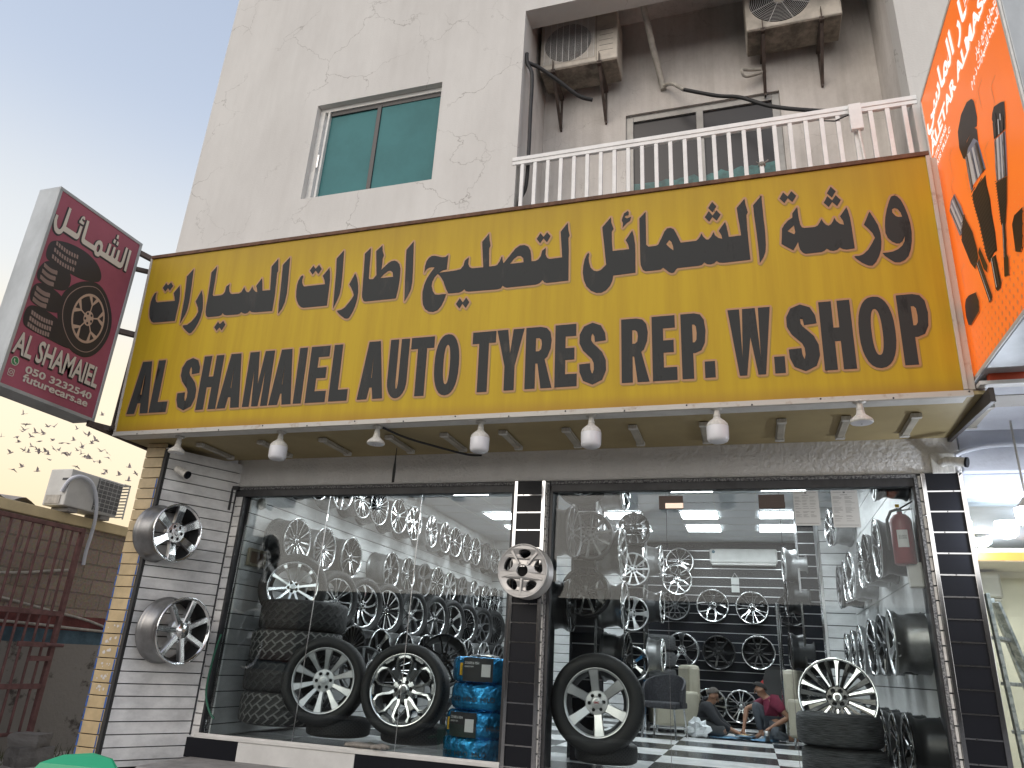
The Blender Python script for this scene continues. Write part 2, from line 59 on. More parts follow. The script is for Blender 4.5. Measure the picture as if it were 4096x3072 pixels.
# ------------------------------------------------------------------ helpers
def ray(px, py):
    return ((px-2048)/_f)*_r2 - ((py-1536)/_f)*_u2 + _fw
def at_y(px, py, y):
    r = ray(px, py); return CAM + r*((y-CAM.y)/r.y)
class MB:
    def __init__(s): s.v = []; s.f = []; s.m = []; s.uv = {}; s.sm = []
    def add(s, vs, fs, mat=0, smooth=False, uvs=None):
        o = len(s.v); s.v += [tuple(v) for v in vs]
        for i, f in enumerate(fs):
            if uvs: s.uv[len(s.f)] = uvs[i]
            s.f.append(tuple(o+k for k in f)); s.m.append(mat); s.sm.append(smooth)
    def box(s, x0, x1, y0, y1, z0, z1, mat=0, M=None):
        vs = [(x, y, z) for x in (x0, x1) for y in (y0, y1) for z in (z0, z1)]
        if M: vs = [M @ Vector(v) for v in vs]
        s.add(vs, [(0, 1, 3, 2), (4, 6, 7, 5), (0, 4, 5, 1), (2, 3, 7, 6), (0, 2, 6, 4), (1, 5, 7, 3)], mat); return s
    def bar(s, a, b, w, h, mat=0, up=(0, 0, 1)):
        a, b = Vector(a), Vector(b); d = (b-a).normalized(); up = Vector(up)
        if abs(d.dot(up)) > .98: up = Vector((1, 0, 0))
        x = d.cross(up).normalized(); z = x.cross(d)
        vs = [p + x*(i*w/2) + z*(j*h/2) for p in (a, b) for i in (-1, 1) for j in (-1, 1)]
        s.add(vs, [(0, 1, 3, 2), (4, 6, 7, 5), (0, 4, 5, 1), (2, 3, 7, 6), (0, 2, 6, 4), (1, 5, 7, 3)], mat); return s
    def tube(s, pts, r, n=8, mat=0, caps=True):
        pts = [Vector(p) for p in pts]; vs = []; k = len(pts)
        rr = r if isinstance(r, (list, tuple)) else [r]*k
        prev = None
        for i, p in enumerate(pts):
            d = (pts[min(i+1, k-1)]-pts[max(i-1, 0)]).normalized()
            if prev is None:
                u = d.cross(Vector((0, 0, 1)));
                if u.length < .05: u = d.cross(Vector((1, 0, 0)))
            else: u = prev - d*prev.dot(d)
            u.normalize(); prev = u; w = d.cross(u)
            vs += [p + (u*math.cos(2*math.pi*j/n)+w*math.sin(2*math.pi*j/n))*rr[i] for j in range(n)]
        fs = [(i*n+j, i*n+(j+1) % n, (i+1)*n+(j+1) % n, (i+1)*n+j) for i in range(k-1) for j in range(n)]
        s.add(vs, fs, mat, True)
        if caps: s.add(vs[:n], [tuple(range(n))[::-1]], mat); s.add(vs[-n:], [tuple(range(n))], mat)
        return s
    def lathe(s, prof, n=40, M=None, mat=0, closed=False, smooth=True, uvs=None):
        """prof: (radius, axial) about the local Y axis; mat may be a list per segment"""
        vs = []; k = len(prof)
        for j in range(n):
            a = 2*math.pi*j/n; c, q = math.cos(a), math.sin(a)
            vs += [(r*c, y, r*q) for r, y in prof]
        if M: vs = [M @ Vector(v) for v in vs]
        L = k if closed else k-1
        o = len(s.v); s.v += [tuple(v) for v in vs]
        for j in range(n):
            for i in range(L):
                i2 = (i+1) % k; j2 = (j+1) % n
                if uvs: s.uv[len(s.f)] = [(j/n, uvs[i]), ((j+1)/n, uvs[i]), ((j+1)/n, uvs[i+1]), (j/n, uvs[i+1])]
                s.f.append((o+j*k+i, o+j2*k+i, o+j2*k+i2, o+j*k+i2)); s.m.append(mat[i] if isinstance(mat, list) else mat); s.sm.append(smooth)
        return s
    def poly(s, loops, P, th=0, mat=0):
        """loops[0] outline, others holes, in 2D; P(u,v,d) maps to 3D, d = depth 0 (front) .. th"""
        flat = [p for l in loops for p in l]
        tris = tessellate_polygon([[Vector((p[0], p[1], 0)) for p in l] for l in loops])
        s.add([P(u, v, 0) for u, v in flat], [tuple(t) for t in tris], mat)
        if th:
            s.add([P(u, v, th) for u, v in flat], [tuple(t)[::-1] for t in tris], mat)
            for l in loops:
                k = len(l); s.add([P(u, v, d) for d in (0, th) for u, v in l], [(i, (i+1) % k, k+(i+1) % k, k+i) for i in range(k)], mat)
        return s
    def outline(s, loops, w, P, mat=0, n=8, j0=0.0):
        """flat ribbon of half width w that follows every loop, with round joins"""
        i = 0
        for l in loops:
            k = len(l)
            for a in range(k):
                (x0, y0), (x1, y1) = l[a], l[(a+1) % k]
                dx, dy = x1-x0, y1-y0; L = math.hypot(dx, dy) or 1; nx, ny = -dy/L*w, dx/L*w
                d = j0 + (i % 7)*.00012; i += 1
                s.add([P(x0+nx, y0+ny, d), P(x0-nx, y0-ny, d), P(x1-nx, y1-ny, d), P(x1+nx, y1+ny, d)], [(0, 1, 2, 3)], mat)
                d = j0 + (i % 7)*.00012; i += 1
                s.add([P(x0+w*math.cos(2*math.pi*q/n), y0+w*math.sin(2*math.pi*q/n), d) for q in range(n)], [tuple(range(n))], mat)
        return s
    def mesh(s, name, mats):
        me = bpy.data.meshes.new(name); me.from_pydata(s.v, [], s.f)
        for m in (mats if isinstance(mats, (list, tuple)) else [mats]): me.materials.append(m)
        me.polygons.foreach_set('material_index', s.m); me.polygons.foreach_set('use_smooth', s.sm)
        if s.uv:
            ul = me.uv_layers.new(name='UVMap')
            for fi, uvs in s.uv.items():
                p = me.polygons[fi]
                for q, li in enumerate(p.loop_indices): ul.data[li].uv = uvs[q]
        me.update(); return me
    def build(s, name, mats, parent=None, bevel=0, loc=None, rot=None, kind=None):
        return link(s.mesh(name, mats), name, parent, bevel, loc, rot, kind)
def link(me, name, parent=None, bevel=0, loc=None, rot=None, kind=None):
    o = bpy.data.objects.new(name, me); COL.objects.link(o)
    if parent: o.parent = parent
    if loc: o.location = loc
    if rot: o.rotation_euler = rot
    if bevel:
        b = o.modifiers.new('bevel', 'BEVEL'); b.width = bevel; b.segments = 2; b.limit_method = 'ANGLE'; b.angle_limit = R_(50)
    if kind: o['kind'] = kind
    return o
def tag(o, label, cat, group=None):
    o['label'] = label; o['category'] = cat
    if group: o['group'] = group
    return o
def thing(name, label, cat, loc=(0, 0, 0), rz=0, group=None, rot=None, scale=None):
    o = bpy.data.objects.new(name, None); COL.objects.link(o); o.location = loc
    o.rotation_euler = rot if rot else (0, 0, rz); o.empty_display_size = .1
    if scale: o.scale = (scale,)*3
    return tag(o, label, cat, group)
# things built at world coordinates get an Empty at the origin of the world shifted to their base
def wthing(name, label, cat, base=(0, 0, 0), group=None):
    return thing(name, label, cat, base, 0, group)
def wpart(mb, name, mats, par, bevel=0):
    """mb holds world coordinates; the part is parented to an (unrotated) Empty"""
    b = par.location
    mb.v = [(x-b.x, y-b.y, z-b.z) for x, y, z in mb.v]
    return mb.build(name, mats, par, bevel)
# ------------------------------------------------------------------ materials
def lin(c): return tuple(((x/12.92) if x <= .04045 else ((x+.055)/1.055)**2.4) for x in c)
def mat(name, col, rough=.6, metal=0.0, var=0.0, vs=3.0, bump=0.0, bs=40.0, stretch=(1, 1, 1), col2=None, lo=.4, hi=.62, spec=.5, coat=0.0, rvar=0.0):
    m = bpy.data.materials.new(name); m.use_nodes = True; n = m.node_tree; b = n.nodes['Principled BSDF']
    b.inputs['Base Color'].default_value = (*col, 1); b.inputs['Roughness'].default_value = rough; b.inputs['Metallic'].default_value = metal
    b.inputs['Specular IOR Level'].default_value = spec; b.inputs['Coat Weight'].default_value = coat
    tc = n.nodes.new('ShaderNodeTexCoord')
    mp = n.nodes.new('ShaderNodeMapping'); mp.inputs['Scale'].default_value = stretch; n.links.new(tc.outputs['Object'], mp.inputs['Vector'])
    if var or col2:
        t = n.nodes.new('ShaderNodeTexNoise'); t.inputs['Scale'].default_value = vs; t.inputs['Detail'].default_value = 8; t.inputs['Roughness'].default_value = .65
        n.links.new(mp.outputs['Vector'], t.inputs['Vector'])
        rp = n.nodes.new('ShaderNodeValToRGB'); rp.color_ramp.elements[0].position = lo; rp.color_ramp.elements[1].position = hi
        c2 = col2 if col2 else tuple(max(0, x*(1-var)) for x in col)
        rp.color_ramp.elements[0].color = (*c2, 1); rp.color_ramp.elements[1].color = (*col, 1)
        n.links.new(t.outputs['Fac'], rp.inputs['Fac']); n.links.new(rp.outputs['Color'], b.inputs['Base Color'])
        if rvar:
            mr = n.nodes.new('ShaderNodeMapRange'); mr.inputs['To Min'].default_value = rough-rvar; mr.inputs['To Max'].default_value = rough+rvar
            mr.inputs['From Min'].default_value = lo; mr.inputs['From Max'].default_value = hi
            n.links.new(t.outputs['Fac'], mr.inputs['Value']); n.links.new(mr.outputs['Result'], b.inputs['Roughness'])
    if bump:
        t2 = n.nodes.new('ShaderNodeTexNoise'); t2.inputs['Scale'].default_value = bs; t2.inputs['Detail'].default_value = 6
        n.links.new(tc.outputs['Object'], t2.inputs['Vector'])
        bp = n.nodes.new('ShaderNodeBump'); bp.inputs['Strength'].default_value = bump; bp.inputs['Distance'].default_value = .01
        n.links.new(t2.outputs['Fac'], bp.inputs['Height']); n.links.new(bp.outputs['Normal'], b.inputs['Normal'])
    return m
def emit(name, col, strength, base=(.8, .8, .8)):
    m = bpy.data.materials.new(name); m.use_nodes = True; b = m.node_tree.nodes['Principled BSDF']
    b.inputs['Base Color'].default_value = (*base, 1); b.inputs['Emission Color'].default_value = (*col, 1); b.inputs['Emission Strength'].default_value = strength
    return m
def glass(name, tint=(.93, .96, .95), rough=0.0, refl=1.0):
    m = bpy.data.materials.new(name); m.use_nodes = True; n = m.node_tree; n.nodes.clear()
    out = n.nodes.new('ShaderNodeOutputMaterial'); mx = n.nodes.new('ShaderNodeMixShader')
    t = n.nodes.new('ShaderNodeBsdfTransparent'); t.inputs['Color'].default_value = (*tint, 1)
    g = n.nodes.new('ShaderNodeBsdfGlossy'); g.inputs['Roughness'].default_value = rough; g.inputs['Color'].default_value = (refl, refl, refl, 1)
    fr = n.nodes.new('ShaderNodeFresnel'); fr.inputs['IOR'].default_value = 1.5
    mu = n.nodes.new('ShaderNodeMath'); mu.operation = 'MULTIPLY'; mu.inputs[1].default_value = .58; mu.use_clamp = True
    n.links.new(fr.outputs['Fac'], mu.inputs[0]); n.links.new(mu.outputs['Value'], mx.inputs['Fac'])
    n.links.new(t.outputs['BSDF'], mx.inputs[1]); n.links.new(g.outputs['BSDF'], mx.inputs[2]); n.links.new(mx.outputs['Shader'], out.inputs['Surface'])
    return m
def cracked(name, col, col2, crack=.5, cs=1.3, dirt=(1, 1, .35), bump=.25, seed=0.0, drips=0.0, bs=55, bd=.008):
    """painted render: blotches, hairline cracks, rain streaks"""
    m = bpy.data.materials.new(name); m.use_nodes = True; n = m.node_tree; b = n.nodes['Principled BSDF']; b.inputs['Roughness'].default_value = .9
    b.inputs['Specular IOR Level'].default_value = .2
    tc = n.nodes.new('ShaderNodeTexCoord'); L = n.links.new
    def noi(scale, det=6, vec=None, rough=.6):
        t = n.nodes.new('ShaderNodeTexNoise'); t.inputs['Scale'].default_value = scale; t.inputs['Detail'].default_value = det; t.inputs['Roughness'].default_value = rough
        L(vec if vec else tc.outputs['Object'], t.inputs['Vector']); return t
    def ramp(fac, p0, c0, p1, c1):
        r = n.nodes.new('ShaderNodeValToRGB'); e = r.color_ramp.elements; e[0].position = p0; e[0].color = (*c0, 1); e[1].position = p1; e[1].color = (*c1, 1); L(fac, r.inputs['Fac']); return r
    def mul(a, c, f):
        x = n.nodes.new('ShaderNodeMix'); x.data_type = 'RGBA'; x.blend_type = 'MULTIPLY'; x.inputs['Factor'].default_value = f; L(a, x.inputs['A']); L(c, x.inputs['B']); return x.outputs['Result']
    mp = n.nodes.new('ShaderNodeMapping'); mp.inputs['Scale'].default_value = dirt; mp.inputs['Location'].default_value = (seed, seed, seed); L(tc.outputs['Object'], mp.inputs['Vector'])
    base = ramp(noi(.9, 8, mp.outputs['Vector'], .7).outputs['Fac'], .35, col2, .6, col).outputs['Color']
    mp2 = n.nodes.new('ShaderNodeMapping'); mp2.inputs['Scale'].default_value = (9, 9, .35); L(tc.outputs['Object'], mp2.inputs['Vector'])
    st = ramp(noi(1.0, 7, mp2.outputs['Vector'], .65).outputs['Fac'], .38, (.55, .53, .5), .55, (1, 1, 1)).outputs['Color']
    base = mul(base, st, drips)
    wv = noi(2.2, 5); vm = n.nodes.new('ShaderNodeVectorMath'); vm.operation = 'MULTIPLY_ADD'
    L(wv.outputs['Color'], vm.inputs[0]); vm.inputs[1].default_value = (.55, .55, .55); L(tc.outputs['Object'], vm.inputs[2])
    vo = n.nodes.new('ShaderNodeTexVoronoi'); vo.feature = 'DISTANCE_TO_EDGE'; vo.inputs['Scale'].default_value = cs; L(vm.outputs['Vector'], vo.inputs['Vector'])
    mk = ramp(noi(.8, 2).outputs['Fac'], .44, (0, 0, 0), .58, (1, 1, 1)).outputs['Color']
    cr = ramp(vo.outputs['Distance'], .0, (.25, .22, .2), .007, (1, 1, 1)).outputs['Color']
    mx = n.nodes.new('ShaderNodeMix'); mx.data_type = 'RGBA'; mx.inputs['A'].default_value = (1, 1, 1, 1); L(mk, mx.inputs['Factor']); L(cr, mx.inputs['B'])
    base = mul(base, mx.outputs['Result'], crack)
    L(base, b.inputs['Base Color'])
    bp = n.nodes.new('ShaderNodeBump'); bp.inputs['Strength'].default_value = bump; bp.inputs['Distance'].default_value = bd
    L(noi(bs, 5).outputs['Fac'], bp.inputs['Height']); L(bp.outputs['Normal'], b.inputs['Normal'])
    return m
def uvmat(name, kind):
    """tyre rubber whose tread is laid out round the tyre by its own UV (u round, v across; the tread is v .3-.7)"""
    m = bpy.data.materials.new(name); m.use_nodes = True; n = m.node_tree; b = n.nodes['Principled BSDF']; L = n.links.new
    b.inputs['Roughness'].default_value = .55; b.inputs['Specular IOR Level'].default_value = .35
    tc = n.nodes.new('ShaderNodeTexCoord'); mp = n.nodes.new('ShaderNodeMapping'); L(tc.outputs['UV'], mp.inputs['Vector'])
    sep = n.nodes.new('ShaderNodeSeparateXYZ'); L(tc.outputs['UV'], sep.inputs['Vector'])
    if kind.startswith('offroad'):
        def mth(op, a, b_=None, c=None):
            q = n.nodes.new('ShaderNodeMath'); q.operation = op
            for k_, v in enumerate((a, b_, c)):
                if v is None: continue
                if isinstance(v, (int, float)): q.inputs[k_].default_value = v
                else: L(v, q.inputs[k_])
            return q.outputs['Value']
        nz = n.nodes.new('ShaderNodeTexNoise'); nz.inputs['Scale'].default_value = 40; L(tc.outputs['UV'], nz.inputs['Vector'])
        zv = mth('PINGPONG', mth('MULTIPLY', sep.outputs['Y'], 14.0), 1.0); zu = mth('PINGPONG', mth('MULTIPLY', sep.outputs['X'], 60.0), 1.0)
        l1 = mth('PINGPONG', mth('ADD', mth('MULTIPLY', sep.outputs['X'], 30.0), mth('MULTIPLY', zv, .55)), .5)
        l2 = mth('PINGPONG', mth('ADD', mth('MULTIPLY', sep.outputs['Y'], 7.0), mth('MULTIPLY', zu, .38)), .5)
        h = mth('ADD', mth('MINIMUM', l1, mth('MULTIPLY', l2, 1.15)), mth('MULTIPLY', mth('SUBTRACT', nz.outputs['Fac'], .5), .12)); p0, p1 = .05, .16
        c0, c1 = ((.19, .19, .185), (.024, .024, .025)) if kind == 'offroad' else ((.045, .045, .045), (.018, .018, .019))
    elif kind == 'ribbed':
        mp.inputs['Scale'].default_value = (6, 40, 1)
        t = n.nodes.new('ShaderNodeTexNoise'); t.inputs['Scale'].default_value = 3; t.inputs['Detail'].default_value = 6; L(mp.outputs['Vector'], t.inputs['Vector']); h = t.outputs['Fac']; p0, p1 = .42, .62
        c0, c1 = (.022, .022, .023), (.12, .125, .13)  # pale streaks paint the sheen of the clear film into the rubber
    else:
        mp.inputs['Scale'].default_value = (46, 22, 1)
        t = n.nodes.new('ShaderNodeTexBrick'); t.inputs['Scale'].default_value = 1.0; t.inputs['Mortar Size'].default_value = .13; t.inputs['Brick Width'].default_value = 1.0; t.inputs['Row Height'].default_value = 1.0; L(mp.outputs['Vector'], t.inputs['Vector'])
        inv = n.nodes.new('ShaderNodeMath'); inv.operation = 'SUBTRACT'; inv.inputs[0].default_value = 1; L(t.outputs['Fac'], inv.inputs[1]); h = inv.outputs['Value']; p0, p1 = .1, .9
        c0, c1 = (.012, .012, .012), (.034, .034, .035)
    r = n.nodes.new('ShaderNodeValToRGB'); e = r.color_ramp.elements; e[0].position = p0; e[0].color = (*c0, 1); e[1].position = p1; e[1].color = (*c1, 1); L(h, r.inputs['Fac'])
    # tread only in the middle band
    ab = n.nodes.new('ShaderNodeMath'); ab.operation = 'SUBTRACT'; ab.inputs[1].default_value = .5; L(sep.outputs['Y'], ab.inputs[0])
    a2 = n.nodes.new('ShaderNodeMath'); a2.operation = 'ABSOLUTE'; L(ab.outputs['Value'], a2.inputs[0])
    ls = n.nodes.new('ShaderNodeMath'); ls.operation = 'LESS_THAN'; ls.inputs[1].default_value = .235; L(a2.outputs['Value'], ls.inputs[0])
    mx = n.nodes.new('ShaderNodeMix'); mx.data_type = 'RGBA'; L(ls.outputs['Value'], mx.inputs['Factor']); mx.inputs['A'].default_value = (.026, .026, .027, 1); L(r.outputs['Color'], mx.inputs['B'])
    L(mx.outputs['Result'], b.inputs['Base Color'])
    hm = n.nodes.new('ShaderNodeMath'); hm.operation = 'MULTIPLY'; L(h, hm.inputs[0]); L(ls.outputs['Value'], hm.inputs[1])
    bp = n.nodes.new('ShaderNodeBump'); bp.inputs['Strength'].default_value = .7; bp.inputs['Distance'].default_value = .012; L(hm.outputs['Value'], bp.inputs['Height']); L(bp.outputs['Normal'], b.inputs['Normal'])
    return m
M = {}
M['facade'] = cracked('facade paint', (.625, .613, .592), (.545, .53, .51), .65, 1.15, bump=.25, drips=.05)
M['recess'] = cracked('recess paint', (.66, .63, .60), (.46, .43, .405), .3, 1.6, bump=.3, drips=.22, dirt=(1, 1, .6))
M['lintel'] = cracked('rough plaster', (.82, .81, .795), (.70, .69, .675), .35, 1.5, bump=1.0, bs=26, bd=.018)
M['soffit'] = mat('brown soffit board', (.37, .295, .15), .55, var=.15, vs=1.5)
M['edge'] = mat('dark edge trim', (.045, .038, .036), .5)
M['yellow'] = mat('yellow sign face', (.495, .340, .020), .5, spec=.2, stretch=(5, 1, .28), vs=1.6, col2=(.42, .275, .018), lo=.30, hi=.6, bump=.04, bs=6)
_y = M['yellow'].node_tree; _tc2 = _y.nodes.new('ShaderNodeTexCoord'); _s2 = _y.nodes.new('ShaderNodeSeparateXYZ'); _y.links.new(_tc2.outputs['Object'], _s2.inputs['Vector'])
_n2 = _y.nodes.new('ShaderNodeTexNoise'); _n2.inputs['Scale'].default_value = 1.1; _n2.inputs['Detail'].default_value = 7; _mp2 = _y.nodes.new('ShaderNodeMapping'); _mp2.inputs['Scale'].default_value = (1, 1, .6); _y.links.new(_tc2.outputs['Object'], _mp2.inputs['Vector']); _y.links.new(_mp2.outputs['Vector'], _n2.inputs['Vector'])
def _stain(lo, hi, col, amt, src):       # weathering: sun-browned top edge, rust at the foot of the sheet (object z, metres above the foot)
    a = _y.nodes.new('ShaderNodeMapRange'); a.interpolation_type = 'SMOOTHSTEP'; a.inputs['From Min'].default_value = lo; a.inputs['From Max'].default_value = hi; _y.links.new(_s2.outputs['Z'], a.inputs['Value'])
    b_ = _y.nodes.new('ShaderNodeMath'); b_.operation = 'MULTIPLY'; _y.links.new(a.outputs['Result'], b_.inputs[0]); _y.links.new(_n2.outputs['Fac'], b_.inputs[1])
    d_ = _y.nodes.new('ShaderNodeMath'); d_.operation = 'MULTIPLY'; d_.use_clamp = True; _y.links.new(b_.outputs['Value'], d_.inputs[0]); d_.inputs[1].default_value = amt
    x = _y.nodes.new('ShaderNodeMix'); x.data_type = 'RGBA'; _y.links.new(d_.outputs['Value'], x.inputs['Factor']); _y.links.new(src, x.inputs['A']); x.inputs['B'].default_value = (*col, 1); return x.outputs['Result']
_pb = _y.nodes['Principled BSDF']; _src = _pb.inputs['Base Color'].links[0].from_socket
_src = _stain(1.45, 2.02, (.30, .19, .035), .8, _src); _src = _stain(.16, .02, (.33, .17, .035), 1.3, _src); _y.links.new(_src, _pb.inputs['Base Color'])
M['letter'] = mat('charcoal vinyl', (.034, .037, .037), .5, spec=.25, var=.75, vs=3.0, stretch=(2.2, 1, .8), lo=.36, hi=.44, rvar=.16)
M['tan'] = mat('tan letter edge', (.40, .215, .095), .5)
M['shade'] = mat('printed drop shade', (.30, .20, .012), .45)
M['alum'] = mat('dirty white aluminium', (.70, .695, .67), .4, var=.14, vs=7, stretch=(1, 1, 3))
M['rust'] = mat('rusty steel', (.17, .085, .05), .8, var=.5, vs=9, bump=.3)
M['rack'] = mat('brown painted steel', (.10, .072, .06), .65, var=.5, vs=8)
M['white'] = mat('white enamel', (.70, .70, .68), .45, var=.12, vs=4)
M['rail'] = mat('white painted railing', (.77, .77, .76), .5, var=.1, vs=8)
M['slat'] = mat('white slat board', (.74, .745, .745), .35, var=.22, vs=1.8, stretch=(1, 1, 2.5))
M['slatout'] = mat('dusty white slat board', (.82, .815, .80), .5, var=.32, vs=2.6, stretch=(1, 1, 1.6), lo=.36, hi=.6)
M['groove'] = mat('dark groove', (.035, .035, .035), .7)
M['black'] = mat('black laminate', (.009, .010, .014), .35, spec=.22)
M['chrome'] = mat('chrome', (.72, .72, .73), .10, 1.0)
M['steel'] = mat('brushed steel', (.55, .55, .56), .3, 1.0)
M['tile'] = mat('cream pillar tile', (.58, .45, .26), .45, var=.22, vs=5)
M['blue'] = mat('blue masking tape', (.045, .13, .40), .6, var=.3, vs=14)
M['scrap'] = mat('torn white paper', (.62, .60, .58), .8)
M['frame'] = mat('dark aluminium', (.035, .036, .04), .4, var=.4, vs=12)
M['gasket'] = mat('speckled sealant', (.26, .26, .26), .8, stretch=(1, 1, 1), vs=60, col2=(.05, .05, .055), lo=.44, hi=.56)
M['trim'] = mat('rust-stained trim', (.50, .48, .44), .5, col2=(.33, .25, .19), vs=5, stretch=(1.5, 1, 2), lo=.30, hi=.44)
M['dooralu'] = mat('grey aluminium', (.34, .335, .32), .4, .3, var=.2, vs=6)
M['glass'] = glass('shop glass', (.90, .93, .93))
M['panel'] = emit('lamp panel', (.93, .97, 1.0), PANEL_POWER)
M['ceil'] = mat('ceiling tile', (.66, .68, .71), .8, bump=.1, bs=60)
M['pwhite'] = mat('bulb plastic', (.66, .645, .60), .4, var=.28, vs=14, stretch=(3, 3, .6))
M['bulb'] = mat('milky bulb', (.72, .73, .76), .3, var=.08, vs=5)
M['batten'] = mat('dusty batten', (.44, .41, .34), .5, var=.2, vs=6)
M['rubber'] = mat('tyre rubber', (.020, .026, .027), .55)
M['tyre'] = uvmat('road tyre', 'road'); M['offroad'] = uvmat('off road tyre', 'offroad'); M['offdark'] = uvmat('dark off road tyre', 'offroad dark'); M['wraptyre'] = uvmat('film wrapped tyre', 'ribbed')
M['polish'] = mat('polished alloy', (.78, .785, .79), .12, 1.0)
M['silver'] = mat('silver painted alloy', (.60, .605, .61), .30, .85)
M['matt'] = mat('matt silver alloy', (.46, .455, .45), .42, .6)
M['gun'] = mat('grey alloy', (.16, .163, .168), .32, .8)
M['gloss'] = mat('gloss black alloy', (.012, .012, .013), .16, spec=.6, coat=.5)
M['barrel'] = mat('dull alloy barrel', (.33, .332, .335), .38, .8, var=.3, vs=5)
M['dbarrel'] = mat('black barrel', (.035, .036, .038), .35, .4)
M['hole'] = mat('dark recess', (.008, .008, .008), .8)
M['wrap'] = mat('blue metal foil', (.045, .40, .82), .22, .7, bump=1.0, bs=26, var=.6, vs=9)
M['inner'] = mat('shade-dark inner barrel', (.022, .022, .023), .55, .3)  # near-black: the shade behind the spokes is put into the colour
M['label'] = mat('tyre label black', (.02, .02, .022), .5)
M['lwhite'] = mat('label white', (.72, .72, .72), .5); M['lyellow'] = mat('label yellow', (.75, .45, .02), .5)
M['wfloor'] = mat('white marble tile', (.80, .81, .81), .25, var=.28, vs=2.4); M['kfloor'] = mat('dark marble tile', (.03, .033, .037), .22, var=.6, vs=2.6)
M['asphalt'] = mat('dusty ground', (.52, .49, .45), .9, var=.35, vs=1.2, bump=.5, bs=60)
M['concrete'] = mat('grey concrete', (.36, .35, .34), .9, var=.35, vs=3, bump=.6, bs=30)
M['green'] = mat('green plastic', (.012, .36, .17), .35)
M['gate'] = mat('red painted steel', (.20, .095, .09), .7, var=.4, vs=9)
M['teal'] = None
print('materials ok')
# ================================================================== SETTING
g = MB(); g.add([(-900, -900, 0), (900, -900, 0), (900, 900, 0), (-900, 900, 0)], [(0, 1, 2, 3)])
rd = MB(); rd.add([(-200, -21, .004), (200, -21, .004), (200, -4.6, .004), (-200, -4.6, .004)], [(0, 1, 2, 3)]); rd.build('road', mat('worn asphalt', (.075, .073, .072), .85, var=.3, vs=2, bump=.4, bs=80), kind='structure')
g.build('ground', M['asphalt'], kind='structure')
# concrete step in front of the shop, with a broken left end
st = MB()
nx = 46
xs = [-5.12+i*(6.9/nx) for i in range(nx+1)]
def wob(i, s): return .018*noise.noise(Vector((i*.9, s, 0)))
prof = [(-.045, .42), (-.40, .418), (-.74, .41), (-.775, .37), (-.79, 0)]
vs = []
for i, x in enumerate(xs):
    for j, (y, z) in enumerate(prof): vs.append((x + (wob(j*3.1, 9)*3 if i == 0 else 0), y+wob(i, j)*(j > 1), z+wob(i, j+7)*.5*(j > 0 and j < 4)))
st.add(vs, [(i*5+j, (i+1)*5+j, (i+1)*5+j+1, i*5+j+1) for i in range(nx) for j in range(4)] + [(0, 1, 2, 3, 4)], 0)
st.build('pavement_step', M['concrete'], kind='structure')
# ------------------------------------------------------------------ apartment building
B = wthing('apartment_building', 'cream cracked apartment building above the tyre shop with recessed balcony and teal window', 'building', (-2, -.87, 0))
F = MB(); WX0, WX1, WZ0, WZ1 = -4.41, -2.86, 6.0, 7.28
F.poly([[(-5.95, 3.36), (9.5, 3.36), (9.5, 12), (-5.95, 12)], [(WX0, WZ0), (WX0, WZ1), (WX1, WZ1), (WX1, WZ0)], [(-1.95, 5.0), (-1.95, 8.06), (1.57, 8.06), (1.57, 5.0)]], lambda u, v, d: (u, -.87+d, v), .25)
F.box(-5.95, -5.75, -.62, 9, 3.36, 12); F.box(-5.7, -5.26, .6, 9, 0, 3.36)
wpart(F, 'front_wall', M['facade'], B)
F = MB()
F.box(-2.10, -1.951, -.62, .15, 4.9, 9); F.box(1.571, 1.72, -.62, .15, 4.9, 9); F.box(-1.951, 1.571, -.62, .15, 8.55, 8.75); F.box(-1.951, 1.571, -.62, .03, 4.85, 5.0)
F.poly([[(-1.951, 5.0), (1.571, 5.0), (1.571, 8.55), (-1.951, 8.55)], [(-1.0, 5.03), (-1.0, 7.2), (.62, 7.2), (.62, 5.03)]], lambda u, v, d: (u, .03+d, v), .14)
wpart(F, 'balcony_recess', M['recess'], B)
# upper window
M['teal'] = mat('teal window film', (.055, .185, .195), .5, var=.18, vs=1.4, spec=.16)
M['bronze'] = mat('dark bronze frame', (.03, .03, .032), .4)
wf = MB()
wf.box(-4.41, -4.345, -.80, -.73, 6.0, 7.28); wf.box(-4.345, -2.86, -.80, -.73, 7.225, 7.28); wf.box(-4.345, -2.86, -.80, -.73, 6.0, 6.035); wf.box(-2.885, -2.86, -.80, -.73, 6.035, 7.225)
wf.box(-4.30, -4.275, -.805, -.74, 6.035, 7.225)
W_ = wpart(wf, 'window', M['alum'], B, .004)
def sub(mb, name, mats, root, par, bevel=0):
    b = root.location; mb.v = [(x-b.x, y-b.y, z-b.z) for x, y, z in mb.v]; return mb.build(name, mats, par, bevel)
s = MB(); s.box(-3.67, -3.62, -.79, -.745, 6.036, 7.2); s.box(-4.27, -2.89, -.785, -.745, 7.17, 7.224); s.box(-3.62, -2.9, -.785, -.75, 6.036, 6.06); s.box(-2.905, -2.886, -.785, -.75, 6.06, 7.17); sub(s, 'sash', M['bronze'], B, W_, .003)
s = MB(); s.box(-4.275, -3.67, -.765, -.755, 6.036, 7.17); sub(s, 'pane', M['teal'], B, W_)
s = MB(); s.box(-3.62, -2.905, -.775, -.765, 6.06, 7.17); sub(s, 'pane', M['teal'], B, W_)
s = MB(); s.box(-4.335, -4.315, -.812, -.80, 6.45, 6.62); sub(s, 'latch', M['steel'], B, W_)
